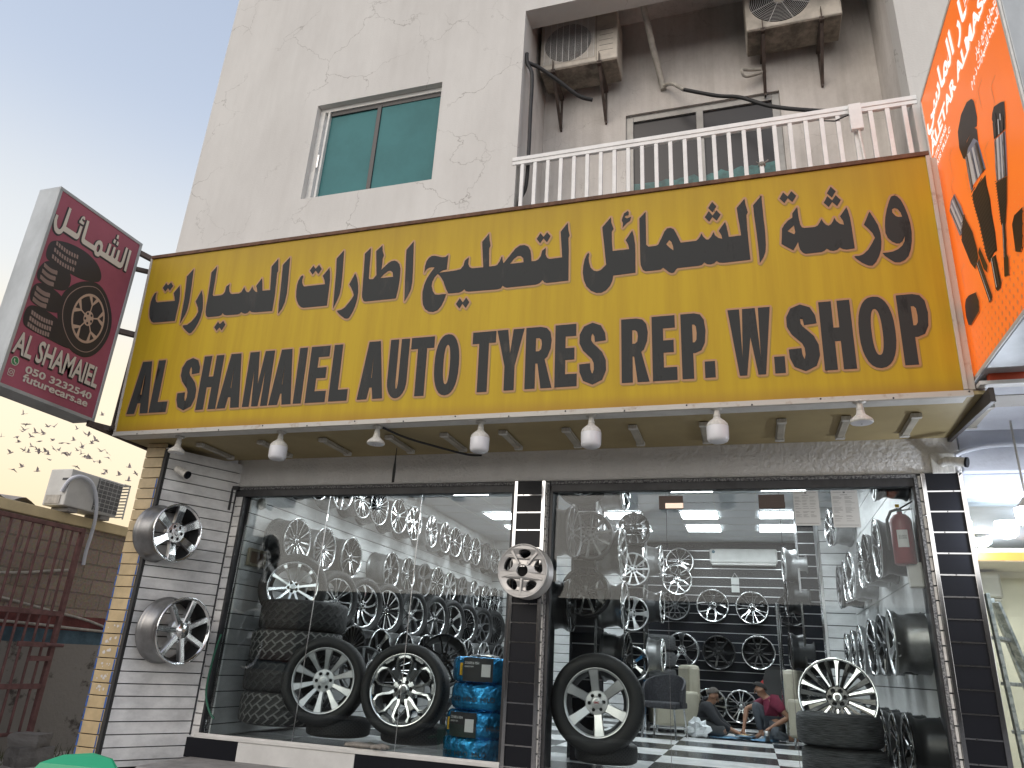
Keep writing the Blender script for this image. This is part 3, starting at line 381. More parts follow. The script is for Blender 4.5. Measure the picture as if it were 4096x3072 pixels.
# balcony door
d = MB(); d.box(-1.0, -.92, .06, .12, 5.03, 7.2); d.box(.54, .62, .06, .12, 5.03, 7.2); d.box(-.92, .54, .06, .12, 7.12, 7.2); d.box(-.24, -.165, .05, .11, 5.03, 7.12); 
D_ = wpart(d, 'balcony_door', M['dooralu'], B, .004)
M['dpane'] = mat('dark tinted pane', (.012, .012, .015), .3); M['peel'] = mat('peeling teal film', (.05, .17, .165), .4, var=.6, vs=7)
for a, b2 in ((-.92, -.24), (-.165, .54)):
    s = MB(); s.box(a, b2, .085, .095, 5.03, 7.12); sub(s, 'pane', M['dpane'], B, D_)
    s = MB(); n_ = 14; top = [(a+(b2-a)*i/n_, 6.30+.06*noise.noise(Vector((a*7+i*.55, 1, 0)))+.05*(i/n_ if a > -.5 else 0)) for i in range(n_+1)]
    s.poly([[(a, 5.04), (b2, 5.04)]+top[::-1]], lambda u, v, dd: (u, .081+dd, v)); sub(s, 'film_patch', M['peel'], B, D_)
# shop shell behind the sign: soffit, lintel, unseen outer walls and slab added to block light leaks
s = MB(); s.box(-5.95, 1.655, -1.046, -.012, 3.318, 3.345); wpart(s, 'soffit', M['soffit'], B)
s = MB(); s.box(-5.26, 1.70, -.01, .24, 3.021, 3.40); wpart(s, 'lintel', M['lintel'], B, .012)
s = MB(); s.box(-5.26, -5.09, .05, 8.4, .0, 4.2); s.box(1.47, 1.64, .05, 8.4, 0, 4.2); s.box(-5.26, 1.64, 8.25, 8.4, 0, 4.2); s.box(-5.26, 1.64, .26, 8.4, 4.2, 4.35); s.box(-5.26, 1.64, .24, .40, 3.03, 4.2)
wpart(s, 'light_seal_wall', M['lintel'], B)
s = MB(); s.add([(1.63, -1.19, 3.312), (1.63, .02, 3.312), (1.63, .02, 3.285), (1.63, -1.19, 3.21), (1.66, -1.19, 3.312), (1.66, .02, 3.312), (1.66, .02, 3.285), (1.66, -1.19, 3.21)], [(0, 1, 2, 3), (4, 7, 6, 5), (0, 3, 7, 4), (3, 2, 6, 7), (0, 4, 5, 1), (1, 5, 6, 2)]); wpart(s, 'edge_board', M['edge'], B)
# shop floor (checkerboard) and ceiling
fl = MB(); X0, X1, Y0, Y1 = -5.09, 1.47, .02, 8.25
ye = [Y0]+[4.95-.68*k for k in range(7, -5, -1) if Y0 < 4.95-.68*k < Y1]+[Y1]; xe = [X0]+[-.97+1.17*k for k in range(-4, 3) if X0 < -.97+1.17*k < X1]+[X1]
for i in range(len(xe)-1):
    for j in range(len(ye)-1):
        xa, xb, ya, yb = xe[i], xe[i+1], ye[j], ye[j+1]; k = round(((xa+xb)/2+.97)/1.17-.5)+round((4.95-(ya+yb)/2)/.68-.5)
        fl.add([(xa, ya, .58), (xb, ya, .58), (xb, yb, .58), (xa, yb, .58)], [(0, 1, 2, 3)], k % 2)
fl.build('shop_floor', [M['wfloor'], M['kfloor']], kind='structure')
ce = MB(); ce.box(-5.05, 1.43, .42, 8.16, 3.79, 3.82)
for i in range(12): ce.box(-5.05+.58*i, -5.05+.58*i+.012, .42, 8.16, 3.785, 3.79, 1)
for j in range(14): ce.box(-5.05, 1.43, .5+.58*j, .5+.58*j+.012, 3.784, 3.788, 1)
ce.build('shop_ceiling', [M['ceil'], M['white']], kind='structure')
# ------------------------------------------------------------------ slat walls
def slatwall(name, label, L, z0, z1, pitch, m, gap=.012, loc=(0, 0, 0), rz=0, trim=None, seams=(), cut=None):
    """local: runs along +X from 0 to L, its face looks to -Y"""
    t = thing(name, label, 'wall', loc, rz)
    s = MB(); z = z1
    while z > z0+.01:
        zb = max(z-pitch+gap, z0); edges = [0]+[q for q in seams if 0 < q < L]+[L]
        for a, b2 in zip(edges, edges[1:]): s.box(a+(.0015 if a else 0), b2-.0015, -.018, 0, zb, z)
        z -= pitch
    s.build('slat_board', m, t)
    s = MB(); s.box(0, L, .001, .03, z0, z1); s.build('backing_board', M['groove'], t)
    if trim:
        s = MB(); z = z1-pitch
        while z > z0+.01: s.box(0, L, -.022, -.002, z+.001, z+gap-.001); z -= pitch
        s.build('groove_trim', trim, t)
    return t
slatwall('slat_wall', 'dusty white slat wall outside the shop, splayed beside the tiled pillar', .8186, .35, 3.267, .1063, M['slatout'], .010, (-5.58, -.725, 0), math.atan2(.725, .38))
slatwall('slat_wall', 'long white slat wall hung with rims inside the left window', 8.1, .60, 3.78, .147, M['slat'], .010, (-5.05, .06, 0), R_(90), seams=(1.25, 2.5, 3.7, 4.9, 6.1, 7.3))
slatwall('slat_wall', 'white slat wall beside the fire extinguisher on the right', 4.9, .60, 3.78, .30, M['slat'], .010, (1.43, 5.0, 0), R_(-90), seams=(1.3, 2.6, 3.9))
slatwall('slat_wall', 'narrow white slat panel facing the street behind the hung papers', .40, .60, 3.78, .165, M['slat'], .012, (1.03, 5.0, 0), 0)
slatwall('slat_wall', 'wide black slat wall with silver grooves behind the seated men', 3.4, .60, 3.78, .165, M['black'], .014, (-2.3, 8.15, 0), 0, trim=M['steel'])
slatwall('slat_wall', 'far white slat wall at the deep end of the left window', 2.75, .60, 3.78, .165, M['slat'], .012, (-5.05, 8.15, 0), 0)
# ------------------------------------------------------------------ tiled pillar on the left
P = wthing('tiled_pillar', 'slim cream tiled pillar edged with blue tape at the left of the shop', 'pillar', (-5.70, -.725, 0))
s = MB(); s.box(-5.805, -5.585, -.71, -.10, 0, 3.31); wpart(s, 'core', M['groove'], P)
s = MB(); tp = MB(); sc_ = MB(); z = 3.267; s.box(-5.812, -5.58, -.737, -.711, 3.272, 3.312); k = 0
while z > .05:
    zb = max(0.0, z-.0985); jx = random.uniform(-.004, .004)
    s.box(-5.812+jx, -5.580+jx, -.737, -.711, zb, z)
    if z < 2.95:
        for a, wd in ((-5.812, .020), (-5.600, .020)):
            if a > -5.7 or z < 2.3:
                wd2 = wd*random.uniform(.75, 1.1); tp.add([(a+jx, -.7385, zb+.003), (a+wd2+jx, -.7385, zb+.003), (a+wd2*random.uniform(.7, 1.05)+jx, -.7385, z-.003), (a+jx, -.7385, z-.003)], [(0, 1, 2, 3)])
    if .95 < z < 1.65:
        for q in range(5):
            cx, cz = -5.70+random.uniform(-.06, .06), zb+.05+random.uniform(-.025, .025); r0 = random.uniform(.006, .020)
            sc_.add([(cx+r0*random.uniform(.5, 1.2)*math.cos(w*.785), -.739-.0002*q, cz+r0*random.uniform(.5, 1.1)*math.sin(w*.785)) for w in range(8)], [tuple(range(8))])
    z -= .1063; k += 1
wpart(s, 'tile_facing', M['tile'], P, .003); wpart(tp, 'masking_tape', M['blue'], P); wpart(sc_, 'torn_sticker', M['scrap'], P)
s = MB(); s.box(-5.579, -5.545, -.735, -.67, .36, 3.25); wpart(s, 'corner_strip', M['groove'], P)
# ------------------------------------------------------------------ shop front: frames, sill, tiles, panes
S = wthing('shop_window', 'glazed tyre shop front with dark frames and two tall window bays', 'shop window', (-2, 0, 0))
s = MB()
for x0, x1 in ((-5.20, -2.06), (-1.70, 1.34)):
    s.box(x0, x1, -.02, .06, 2.915, 3.020)
    s.box(x0+.10 if x0 < -3 else x0-.01, x0+.125 if x0 < -3 else x0+.02, -.02, .06, .60, 2.915); s.box(x1-.02, x1+.01, -.02, .05, .60, 2.915)
s.box(-1.70, 1.34, -.02, .05, .575, .62); s.box(-5.20, -5.187, -.03, .03, .60, 3.02)
wpart(s, 'frame', M['frame'], S, .004)
s = MB()
for x0, x1 in ((-5.18, -2.06), (-1.70, 1.36)): s.box(x0, x1, -.032, -.021, 2.985, 3.012)
s.box(-1.735, -1.712, -.034, -.021, .60, 2.985); s.box(1.338, 1.362, -.034, -.021, .60, 2.985); 
wpart(s, 'sealant_bead', M['gasket'], S)
s = MB(); s.box(-5.12, -2.055, -.055, .04, .585, .618); s.box(-5.12, -2.055, -.048, -.04, .60, .63); wpart(s, 'sill', M['alum'], S, .004)
s = MB(); z = 2.913
while z > .65: s.box(-5.186, -5.101, -.012, .02, z-.0965, z); z -= .1063
wpart(s, 'side_infill', M['slatout'], S)
for x0, x1, m in ((-5.25, -4.625, 'black'), (-4.622, -3.40, 'white'), (-3.397, -2.06, 'black')):
    s = MB(); s.box(x0, x1, -.044, -.02, .415, .583); wpart(s, 'plinth_tile', M[m], S, .003)
s = MB(); s.box(-5.25, 1.7, -.02, .02, 0, .58); s.box(-5.25, 1.7, .02, .06, .3, .575); wpart(s, 'plinth', M['concrete'], S)
for a, b2, z0, z1 in ((-5.06, -4.087, .618, 2.93), (-4.081, -3.047, .618, 2.93), (-3.041, -2.07, .618, 2.93), (-1.69, -.657, .62, 2.93), (-.650, .294, .625, 2.815), (-.650, .294, 2.822, 2.93), (.300, 1.335, .62, 2.93)):
    s = MB(); s.box(a, b2, .004, .014, z0, z1); s.v = [(x, y+.0227*(z-.60), z) for x, y, z in s.v]; wpart(s, 'pane', M['glass'], S)      # panes lean in a little
M['fitting'] = mat('brown anodised fitting', (.05, .035, .03), .35, .5); M['copper'] = mat('copper toned steel', (.62, .50, .42), .25, 1.0)
for a in (-.71, .13):
    s = MB(); s.box(a, a+.21, -.012, .003, 2.745, 2.865); s.box(a+.055, a+.212, -.0145, -.0125, 2.752, 2.800, 1); wpart(s, 'patch_fitting', [M['fitting'], M['copper'] if a < 0 else M['fitting']], S, .003)
for x in (-4.084, -3.044, -.6535, .297):
    s = MB(); s.box(x-.0015, x+.0015, .003, .015, .62, 2.92); s.v = [(q[0], q[1]+.0227*(q[2]-.60), q[2]) for q in s.v]; wpart(s, 'glass_joint', M['frame'] if x > -1 else M['steel'], S)
# ------------------------------------------------------------------ black slat columns with chrome edges
def column(label, x0, x1, zt, z0=.40, strip=None, yb=.5):
    C = wthing('display_column', label, 'column', ((x0+x1)/2, -.03, z0))
    s = MB(); s.box(x0-.03, x1+.03, -.022, yb, z0, 3.02); wpart(s, 'core', M['black'], C)
    s = MB(); c = MB(); z = zt
    top = 3.019
    while top > z0+.02:
        b2 = max(z, z0); s.box(x0, x1, -.032, -.023, b2+.012, top)
        c.box(x0, x1, -.036, -.023, b2, b2+.011)
        for q in (random.uniform(.2, .8),): c.box(x0+(x1-x0)*q, x0+(x1-x0)*q+.01, -.0365, -.0361, b2+.002, b2+.009, 1)
        top = b2-.001; z = b2-.163
    wpart(s, 'slat_panel', M['black'], C, .001); wpart(c, 'groove_trim', [M['chrome'], M['hole']], C)
    for a, b2 in ((x0-.032, x0-.001), (x1+.001, x1+.036)):
        s = MB(); s.box(a, b2, -.045, -.0225, z0, 3.018); wpart(s, 'corner_trim', M['chrome'], C, .003)
    if strip:
        s = MB(); z = 3.0
        while z > z0+.05: s.box(strip[0], strip[1], -.030, .02, z-.098, z); z -= .109
        wpart(s, 'tile_strip', M['alum'], C, .002)
column('black slat column with chrome edges between the two shop windows', -2.018, -1.785, 2.878, .42, (-1.748, -1.715))
column('black slat column with chrome edges at the right end of the shop front', 1.42, 1.655, 2.863, .40, (1.365, 1.386))
# ------------------------------------------------------------------ big yellow sign
SG = wthing('shop_sign', 'long yellow sign with charcoal Arabic and English lettering above the shop', 'sign', (-2.2, -1.05, 3.31))
def SPL(off): return lambda u, v, d=0: (u, -1.05-.05*(v-3.31)-off-d, v)
TX0, TX1, TZ0, TZ1 = -5.95, 1.525, 3.345, 5.285
s = MB(); s.poly([[(TX0, TZ0), (TX1, TZ0), (TX1, TZ1), (TX0, TZ1)]], SPL(0)); wpart(s, 'face', M['yellow'], SG)
s = MB()
a = [(TX0, 3.315), (TX1+.02, 3.315), (TX1+.02, TZ1), (TX0, TZ1)]; f0 = SPL(-.006)
s.add([f0(*p) for p in a]+[(p[0], -.885, p[1]) for p in a], [(0, 1, 5, 4), (1, 2, 6, 5), (2, 3, 7, 6), (3, 0, 4, 7), (4, 5, 6, 7)]); wpart(s, 'casing', M['alum'], SG)
s = MB()
def sbar(x0, x1, z0, z1, off, th=.014):
    f1 = SPL(off); f2 = SPL(off-th); q = [(x0, z0), (x1, z0), (x1, z1), (x0, z1)]
    s.add([f1(*p) for p in q]+[f2(*p) for p in q], [(0, 1, 2, 3), (7, 6, 5, 4), (0, 4, 5, 1), (1, 5, 6, 2), (2, 6, 7, 3), (3, 7, 4, 0)])
sbar(TX0-.01, TX1+.05, 3.304, 3.322, .016, .03); sbar(TX0-.01, TX1+.05, 3.3225, 3.348, .010, .015); sbar(TX1-.005, TX1+.022, 3.353, TZ1, .010); sbar(TX0-.012, TX0+.012, 3.353, TZ1, .010); sbar(TX1+.03, TX1+.075, 3.36, TZ1-.02, -.02, .02)
wpart(s, 'frame', M['trim'], SG, .002)
s = MB(); sbar(TX0, TX1+.02, TZ1-.012, TZ1+.024, .016, .05); wpart(s, 'top_trim', M['rust'], SG, .002)
s = MB()
for i in range(16):
    x = TX0+.3+i*.48; z = 3.336 if i % 2 else 3.313
    y0 = SPL(.012 if i % 2 else .018)(x, z)[1]; wpart(MB().lathe([(0, -.003), (.006, -.002), (.0075, .004)], 8, Matrix.Translation((x, y0, z))), 'screw', M['frame'], SG)
def lettering(name, glyphs, par, wtan=.0165):
    s = MB(); sh = SPL(.0012)
    for loops in glyphs:
        l2 = [[(x+.008, z-.011) for x, z in l] for l in loops]
        s.outline(l2, wtan-.001, sh, 2)
        s.outline(loops, wtan, SPL(.0030), 1); s.poly(loops, SPL(.0058), 0, 0)
    return wpart(s, name, [M['letter'], M['tan'], M['shade']], par)
lettering('arabic_lettering', ARABIC, SG)
def glyph(ch, w, h=.553):
    s = .089; t = .109; a = w/2
    def arc(cx, cz, rx, rz, a0, a1, n=10): return [(cx+rx*math.cos(R_(a0+(a1-a0)*i/n)), cz+rz*math.sin(R_(a0+(a1-a0)*i/n))) for i in range(n+1)]
    if ch == 'A': return [[(0, 0), (a-.058, h), (a+.058, h), (w, 0), (w-.098, 0), (w-.114, .108), (.114, .108), (.098, 0)], [(.124, .20), (w-.124, .20), (a, h-.115)]]
    if ch == 'L': return [[(0, 0), (0, h), (s, h), (s, t), (w, t), (w, 0)]]
    if ch == 'H': return [[(0, 0), (0, h), (s, h), (s, .335), (w-s, .335), (w-s, h), (w, h), (w, 0), (w-s, 0), (w-s, .225), (s, .225), (s, 0)]]
    if ch == 'M': return [[(0, 0), (0, h), (.105, h), (a, .22), (w-.105, h), (w, h), (w, 0), (w-.076, 0), (w-.076, .37), (a+.036, 0), (a-.036, 0), (.076, .37), (.076, 0)]]
    if ch == 'I': return [[(0, 0), (0, h), (w, h), (w, 0)]]
    if ch == 'E': return [[(0, 0), (0, h), (w-.008, h), (w-.008, h-t), (s, h-t), (s, .34), (w-.022, .34), (w-.022, .235), (s, .235), (s, t), (w, t), (w, 0)]]
    if ch == 'U': return [[(0, h)]+arc(a, .15, a, .158, 180, 360, 12)+[(w, h), (w-s*.92, h)]+arc(a, .155, a-s*.92, .075, 0, -180, 10)+[(s*.92, h)]]
    if ch == 'T': return [[(a-s/2, 0), (a-s/2, h-t), (0, h-t), (0, h), (w, h), (w, h-t), (a+s/2, h-t), (a+s/2, 0)]]
    if ch == 'O':
        def so(cx, cz, rx, rz, n=28): return [(cx+rx*math.copysign(abs(math.cos(2*math.pi*i/n))**.86, math.cos(2*math.pi*i/n)), cz+rz*math.copysign(abs(math.sin(2*math.pi*i/n))**.86, math.sin(2*math.pi*i/n))) for i in range(n)]
        return [so(a, h/2, a, h/2+.008), so(a, h/2, a-.085, h/2-.093)]
    if ch == 'Y': return [[(a-s/2, 0), (a-s/2, .215), (0, h), (.098, h), (a, .335), (w-.098, h), (w, h), (a+s/2, .215), (a+s/2, 0)]]
    if ch in 'RP':
        bowl = [(w*.55, h), (w*.78, h*.975), (w*.92, h*.9), (w*.97, h*.77), (w*.94, h*.63), (w*.82, h*.5)]
        hole = [(s, h*.60), (s, h*.815), (w*.50, h*.815), (w*.585, h*.785), (w*.61, h*.71), (w*.58, h*.63), (w*.5, h*.60)]
        if ch == 'P':
            k = [(w*.56, h), (w*.80, h*.975), (w*.95, h*.89), (w, h*.72), (w*.95, h*.53), (w*.80, h*.42), (w*.56, h*.385)]
            return [[(0, 0), (0, h)]+k+[(s, h*.385), (s, 0)], [(s, h*.55), (s, h*.825), (w*.55, h*.825), (w*.62, h*.79), (w*.64, h*.69), (w*.62, h*.59), (w*.55, h*.55)]]
        return [[(0, 0), (0, h)]+bowl+[(w*.72, h*.465), (w, 0), (w-.095, 0), (w*.46, h*.40), (s, h*.40), (s, 0)], hole]
    if ch == 'W': return [[(0, h), (.088, h), (w*.29, h*.26), (a-.048, h), (a+.048, h), (w*.71, h*.26), (w-.088, h), (w, h), (w*.80, 0), (w*.63, 0), (a, h*.56), (w*.37, 0), (w*.20, 0)]]
    if ch == '.': return [[(0, 0), (0, .135), (w, .135), (w, 0)]]
    if ch == 'S':
        c = [(.80, .685), (.775, .79), (.66, .88), (.5, .905), (.33, .88), (.225, .795), (.225, .69), (.33, .605), (.5, .535), (.67, .46), (.775, .36), (.785, .235), (.69, .13), (.5, .095), (.31, .13), (.215, .23), (.20, .34)]
        p = [Vector((x*w, z*h)) for x, z in c]; L = []; Rr = []
        for i in range(len(p)):
            d = (p[min(i+1, len(p)-1)]-p[max(i-1, 0)]).normalized(); nn = Vector((-d.y, d.x)); th = .0455+.006*math.sin(math.pi*i/16)
            L.append(tuple(p[i]+nn*th)); Rr.append(tuple(p[i]-nn*th))
        return [L+Rr[::-1]]
LAT = [('A', -5.848, -5.584), ('L', -5.574, -5.365), ('S', -5.263, -5.045), ('H', -5.013, -4.781), ('A', -4.768, -4.513), ('M', -4.479, -4.201), ('A', -4.188, -3.945), ('I', -3.923, -3.838), ('E', -3.796, -3.587), ('L', -3.552, -3.362), ('A', -3.259, -3.005), ('U', -3.011+.04, -2.781), ('T', -2.762, -2.537), ('O', -2.523, -2.291), ('T', -2.174, -1.959), ('Y', -1.949, -1.703), ('R', -1.687, -1.453), ('E', -1.429, -1.241), ('S', -1.22, -1.001), ('R', -.871, -.649), ('E', -.623, -.431), ('P', -.393, -.202), ('.', -.22, -.142), ('W', -.027, .29), ('.', .293, .369), ('S', .406, .612), ('H', .641, .859), ('O', .9, 1.144), ('P', 1.177, 1.372)]
gl = []
for ch, x0, x1 in LAT:
    zb = 3.525+(x0+5.85)*.0046
    gl.append([[(x0+u, zb+v) for u, v in l] for l in glyph(ch, x1-x0)])
lettering('english_lettering', gl, SG)
# ================================================================== WHEELS
# every wheel is modelled about its own axle: centre at the origin, visible face towards -Y, face radius .25 m unless scaled
def rim_barrel(W=.24, R=.25):
    s = MB(); prof = [(R*.925, .012), (R*.97, .002), (R, .004), (R*1.0, .014), (R*.965, .022), (R*.955, .045), (R*.90, .062), (R*.855, .085), (R*.855, .12), (R*.90, .15), (R*.925, W-.045), (R*.955, W-.022), (R, W-.014), (R, W-.004), (R*.965, W), (R*.90, W-.01), (R*.84, .15), (R*.80, .11), (R*.80, .085), (R*.885, .04), (R*.91, .018)]
    mats = [1, 1, 1, 1] + [0]*10 + [2]*5 + [2, 1]
    s.lathe(prof, 48, None, mats, closed=True); return s
def spokes(design, R=.25):
    """material 0: machined/front face, 1: painted flanks, 2: dark holes"""
    s = MB()
    def arm(path, th=.030, dish=.020, chamfer=.80, y0=.010, top=0):
        P = [];
        k = len(path)
        pts = [Vector((r*R*math.cos(a), 0, r*R*math.sin(a))) for r, a, w in path]
        for i, (r, a, w) in enumerate(path):
            d = (pts[min(i+1, k-1)]-pts[max(i-1, 0)]).normalized(); n = Vector((-d.z, 0, d.x)); w *= R
            yf = y0 + dish*(1-min(1, max(0, (r-.22)/.72)))**1.3
            for f, dy in ((-.5*chamfer, 0), (.5*chamfer, 0), (.5, .009), (.46, th), (-.46, th), (-.5, .009)):
                q = pts[i]+n*(w*f); P.append((q.x, yf+dy, q.z))
        fs = []; ms = []
        for i in range(k-1):
            for j in range(6): fs.append((i*6+j, i*6+(j+1) % 6, (i+1)*6+(j+1) % 6, (i+1)*6+j)); ms.append(top if j == 0 else 1)
        o = len(s.f); s.add(P, fs, 1); s.m[o:] = ms
        s.add(P[-6:], [(0, 1, 2, 3, 4, 5)], 1)
    def rad(n, f, a0=90):
        for i in range(n): f(R_(a0)+2*math.pi*i/n)
    D = R_(1); hub = .27; lugs = 5
    if design == 'ten': rad(10, lambda a: arm([(.2, a, .10), (.5, a, .105), (.8, a, .13), (.945, a, .17)]))
    elif design == 'tenwide': lugs = 6; rad(10, lambda a: arm([(.2, a, .13), (.4, a, .13), (.7, a, .185), (.93, a, .27)], .035, .028)); hub = .36
    elif design == 'twin': rad(5, lambda a: [arm([(.2, a+q*20*D, .07), (.45, a+q*13*D, .07), (.7, a+q*12*D, .075), (.945, a+q*14*D, .10)]) for q in (-1, 1)])
    elif design == 'twin7': rad(7, lambda a: [arm([(.2, a+q*14*D, .06), (.5, a+q*7*D, .055), (.945, a+q*9*D, .075)]) for q in (-1, 1)])
    elif design == 'y5': rad(5, lambda a: (arm([(.2, a, .15), (.36, a, .15), (.52, a, .16)]), [arm([(.46, a+q*4*D, .085), (.65, a+q*12*D, .085), (.8, a+q*17*D, .09), (.945, a+q*20*D, .12)]) for q in (-1, 1)]))
    elif design == 'turbine': rad(20, lambda a: arm([(.2, a, .05), (.5, a+2*D, .055), (.8, a+4*D, .07), (.945, a+5*D, .085)]))
    elif design == 'fifteen':
        lugs = 6; hub = .30
        rad(10, lambda a: arm([(.30, a, .055), (.45, a, .060), (.75, a, .085), (.86, a, .11), (.955, a, .19)], .03, .012)); rad(10, lambda a: arm([(.25, a+9*D, .07), (.6, a+9*D, .075), (.92, a+9*D, .10)], .03, .026, top=1), 99); rad(20, lambda a: arm([(.3, a+9*D, .045), (.6, a+9*D, .05), (.93, a+9*D, .06)], .03, .034, top=1), 94.5)
    elif design == 'seven': rad(7, lambda a: arm([(.2, a, .19), (.5, a, .165), (.8, a, .17), (.945, a, .18)], .045, .012, .72)); hub = .40
    elif design == 'six': lugs = 6; hub = .36; rad(6, lambda a: arm([(.25, a, .27), (.42, a, .25), (.75, a, .29), (.94, a, .34)], .04, .03, .86), 97)
    elif design == 'fivewide': rad(5, lambda a: arm([(.2, a, .20), (.42, a, .17), (.7, a, .26), (.945, a, .44)], .03, .024))
    elif design == 'swirl': rad(9, lambda a: arm([(.2, a, .10), (.42, a+4*D, .10), (.65, a+11*D, .12), (.82, a+18*D, .15), (.945, a+24*D, .19)], .03, .03))
    elif design == 'mesh': rad(10, lambda a: (arm([(.2, a, .06), (.5, a, .06), (.62, a, .06)]), [arm([(.60, a, .05), (.78, a+q*9*D, .05), (.945, a+q*13*D, .07)]) for q in (-1, 1)]))
    elif design == 'lattice': rad(8, lambda a: [arm([(.2, a+q*4*D, .06), (.42, a+q*16*D, .055), (.62, a+q*20*D, .055), (.8, a+q*10*D, .06), (.945, a+q*6*D, .09)]) for q in (-1, 1)])
    elif design == 'petal':
        lugs = 6; hub = .36
        rad(6, lambda a: ([arm([(.28, a+q*22*D, .11), (.42, a+q*17*D, .085), (.56, a+q*19*D, .075), (.76, a+q*18*D, .075), (.88, a+q*11*D, .085), (.925, a, .085)], .035, .016) for q in (-1, 1)]), 93)
        rad(6, lambda a: (arm([(.86, a, .30), (.955, a, .46)], .03, .010), [arm([(.60, a+q*8*D, .05), (.76, a+q*13.5*D, .045), (.90, a+q*17*D, .06)], .03, .034, top=1) for q in (-1, 1)], arm([(.3, a, .20), (.5, a, .17), (.62, a, .15)], .03, .030, top=1)), 123)
    elif design == 'sixhole':      # flat disc with five pressed windows
        lugs = 5; hub = .01
        pts_o = [(.93*R*math.cos(2*math.pi*i/60), .93*R*math.sin(2*math.pi*i/60)) for i in range(60)]
        holes = [[(.225*R*math.cos(2*math.pi*i/20), .225*R*math.sin(2*math.pi*i/20)) for i in range(20)]]
        for i in range(5):
            a = R_(90+72*i); w = []
            for q in range(18):
                t = 2*math.pi*q/18; u = .62*R+.175*R*math.cos(t)*(1 if math.cos(t) > 0 else .95); v = .235*R*math.sin(t)*(1.0+.35*math.cos(t)); w.append((u*math.cos(a)-v*math.sin(a), u*math.sin(a)+v*math.cos(a)))
            holes.append(w)
        def Pf(u, v, d):
            r = math.hypot(u, v)/R; return (u, .004+.028*(1-abs(r-.62)/.4)*(1 if r > .3 else .6)+d, v)
        s.poly([pts_o]+holes, Pf, .03, 0)
        for i in range(5): a = R_(90+36+72*i); arm([(.28, a, .12), (.5, a, .09), (.86, a, .12)], .02, .0, .7, .004)
    if hub > .1:
        h = hub*R; yh = .030 if design not in ('sixhole',) else .012
        s.lathe([(0, yh-.004), (h*.45, yh-.004), (h*.5, yh), (h*.92, yh+.001), (h, yh+.008), (h*.98, yh+.05), (0, yh+.05)], 28, None, [1]*6 if design == 'fifteen' else [0, 0, 0, 1, 1, 1], smooth=False)
    rl = (.62*hub if hub > .1 else .36)*R; rl = max(rl, .036)
    for i in range(lugs):
        a = R_(90+36+360*i/lugs); yy = .0285 if hub > .1 else .008
        Mx = Matrix.Translation((rl*math.cos(a), yy, rl*math.sin(a))); s.lathe([(.0125, .0), (.0155, -.002), (.0155, .003), (.0118, .0012), (0, .0012)], 14, Mx, [0, 1, 2, 2], smooth=False)
    return s
def cap(R=.25, big=1.0):
    s = MB(); r = .030*big; s.lathe([(0, -.003), (r*.55, -.0025), (r*.62, 0), (r*.9, .001), (r, .005), (r, .02)], 24, None, [0, 0, 1, 0, 0], smooth=False); return s
_mesh = {}
FIN = {'polish': ('polish', 'silver', 'barrel', 'polish'), 'silver': ('silver', 'silver', 'barrel', 'silver'), 'machined': ('polish', 'gloss', 'dbarrel', 'polish'), 'black': ('gloss', 'gloss', 'dbarrel', 'gloss'), 'gun': ('gun', 'gun', 'dbarrel', 'gun'), 'matt': ('matt', 'matt', 'matt', 'matt'), 'greymach': ('polish', 'gun', 'barrel', 'polish'), 'blacklip': ('gloss', 'gloss', 'dbarrel', 'polish')}
def get(kind, *a):
    k = (kind,)+a
    if k not in _mesh:
        if kind == 'barrel': f = FIN[a[0]]; _mesh[k] = rim_barrel(a[1]).mesh('barrel', [M[f[2]], M[f[3]], M['inner']])
        elif kind == 'spokes': f = FIN[a[1]]; _mesh[k] = spokes(a[0]).mesh('spoke_face', [M[f[0]], M[f[1]], M['hole']])
        elif kind == 'cap': f = FIN[a[0]]; _mesh[k] = cap(.25, a[1]).mesh('centre_cap', [M[f[1]], M[f[0]]])
        elif kind == 'hook':
            s = MB(); s.tube([(0, a[0]+.01, .215), (0, a[0]-.03, .19), (0, a[0]-.05, .205), (0, a[0]-.06, .235)], .006, 6); _mesh[k] = s.mesh('hook', M['frame'])
        elif kind == 'tyre': _mesh[k] = tyre_mesh(*a).mesh('tyre', [M[a[3]]])
    return _mesh[k]
def tyre_mesh(Ro, Ri, W, m):
    h = Ro-Ri; w = W/2
    p = [(Ri, -w*.80), (Ri+.012, -w*.92), (Ri+h*.35, -w*1.02), (Ri+h*.62, -w*1.0), (Ro-.022, -w*.90), (Ro-.006, -w*.78), (Ro, -w*.55), (Ro+.002, 0), (Ro, w*.55), (Ro-.006, w*.78), (Ro-.022, w*.90), (Ri+h*.62, w), (Ri+h*.35, w*1.02), (Ri+.012, w*.92), (Ri, w*.80)]
    q = [(r, y+w*.93) for r, y in p]; L = len(q); uv = [0, .04, .12, .2, .26, .30, .36, .5, .64, .70, .74, .8, .88, .96, 1.0]
    return MB().lathe(q, 56, None, 0, uvs=uv)
DESC = {'ten': 'ten-spoke', 'tenwide': 'broad ten-spoke', 'twin': 'twin-spoke', 'twin7': 'seven double-spoke', 'y5': 'Y-spoke', 'turbine': 'thin multi-spoke', 'fifteen': 'many-bladed', 'seven': 'seven-spoke', 'six': 'six-spoke', 'fivewide': 'wide five-spoke', 'swirl': 'swirled-spoke', 'mesh': 'mesh-spoke', 'lattice': 'lattice-spoke', 'petal': 'petal-spoke', 'sixhole': 'five-window'}
FDESC = {'polish': 'polished', 'silver': 'silver', 'machined': 'black and bright', 'black': 'gloss black', 'gun': 'dark grey', 'matt': 'matt silver', 'greymach': 'grey machined', 'blacklip': 'black bright-lipped'}
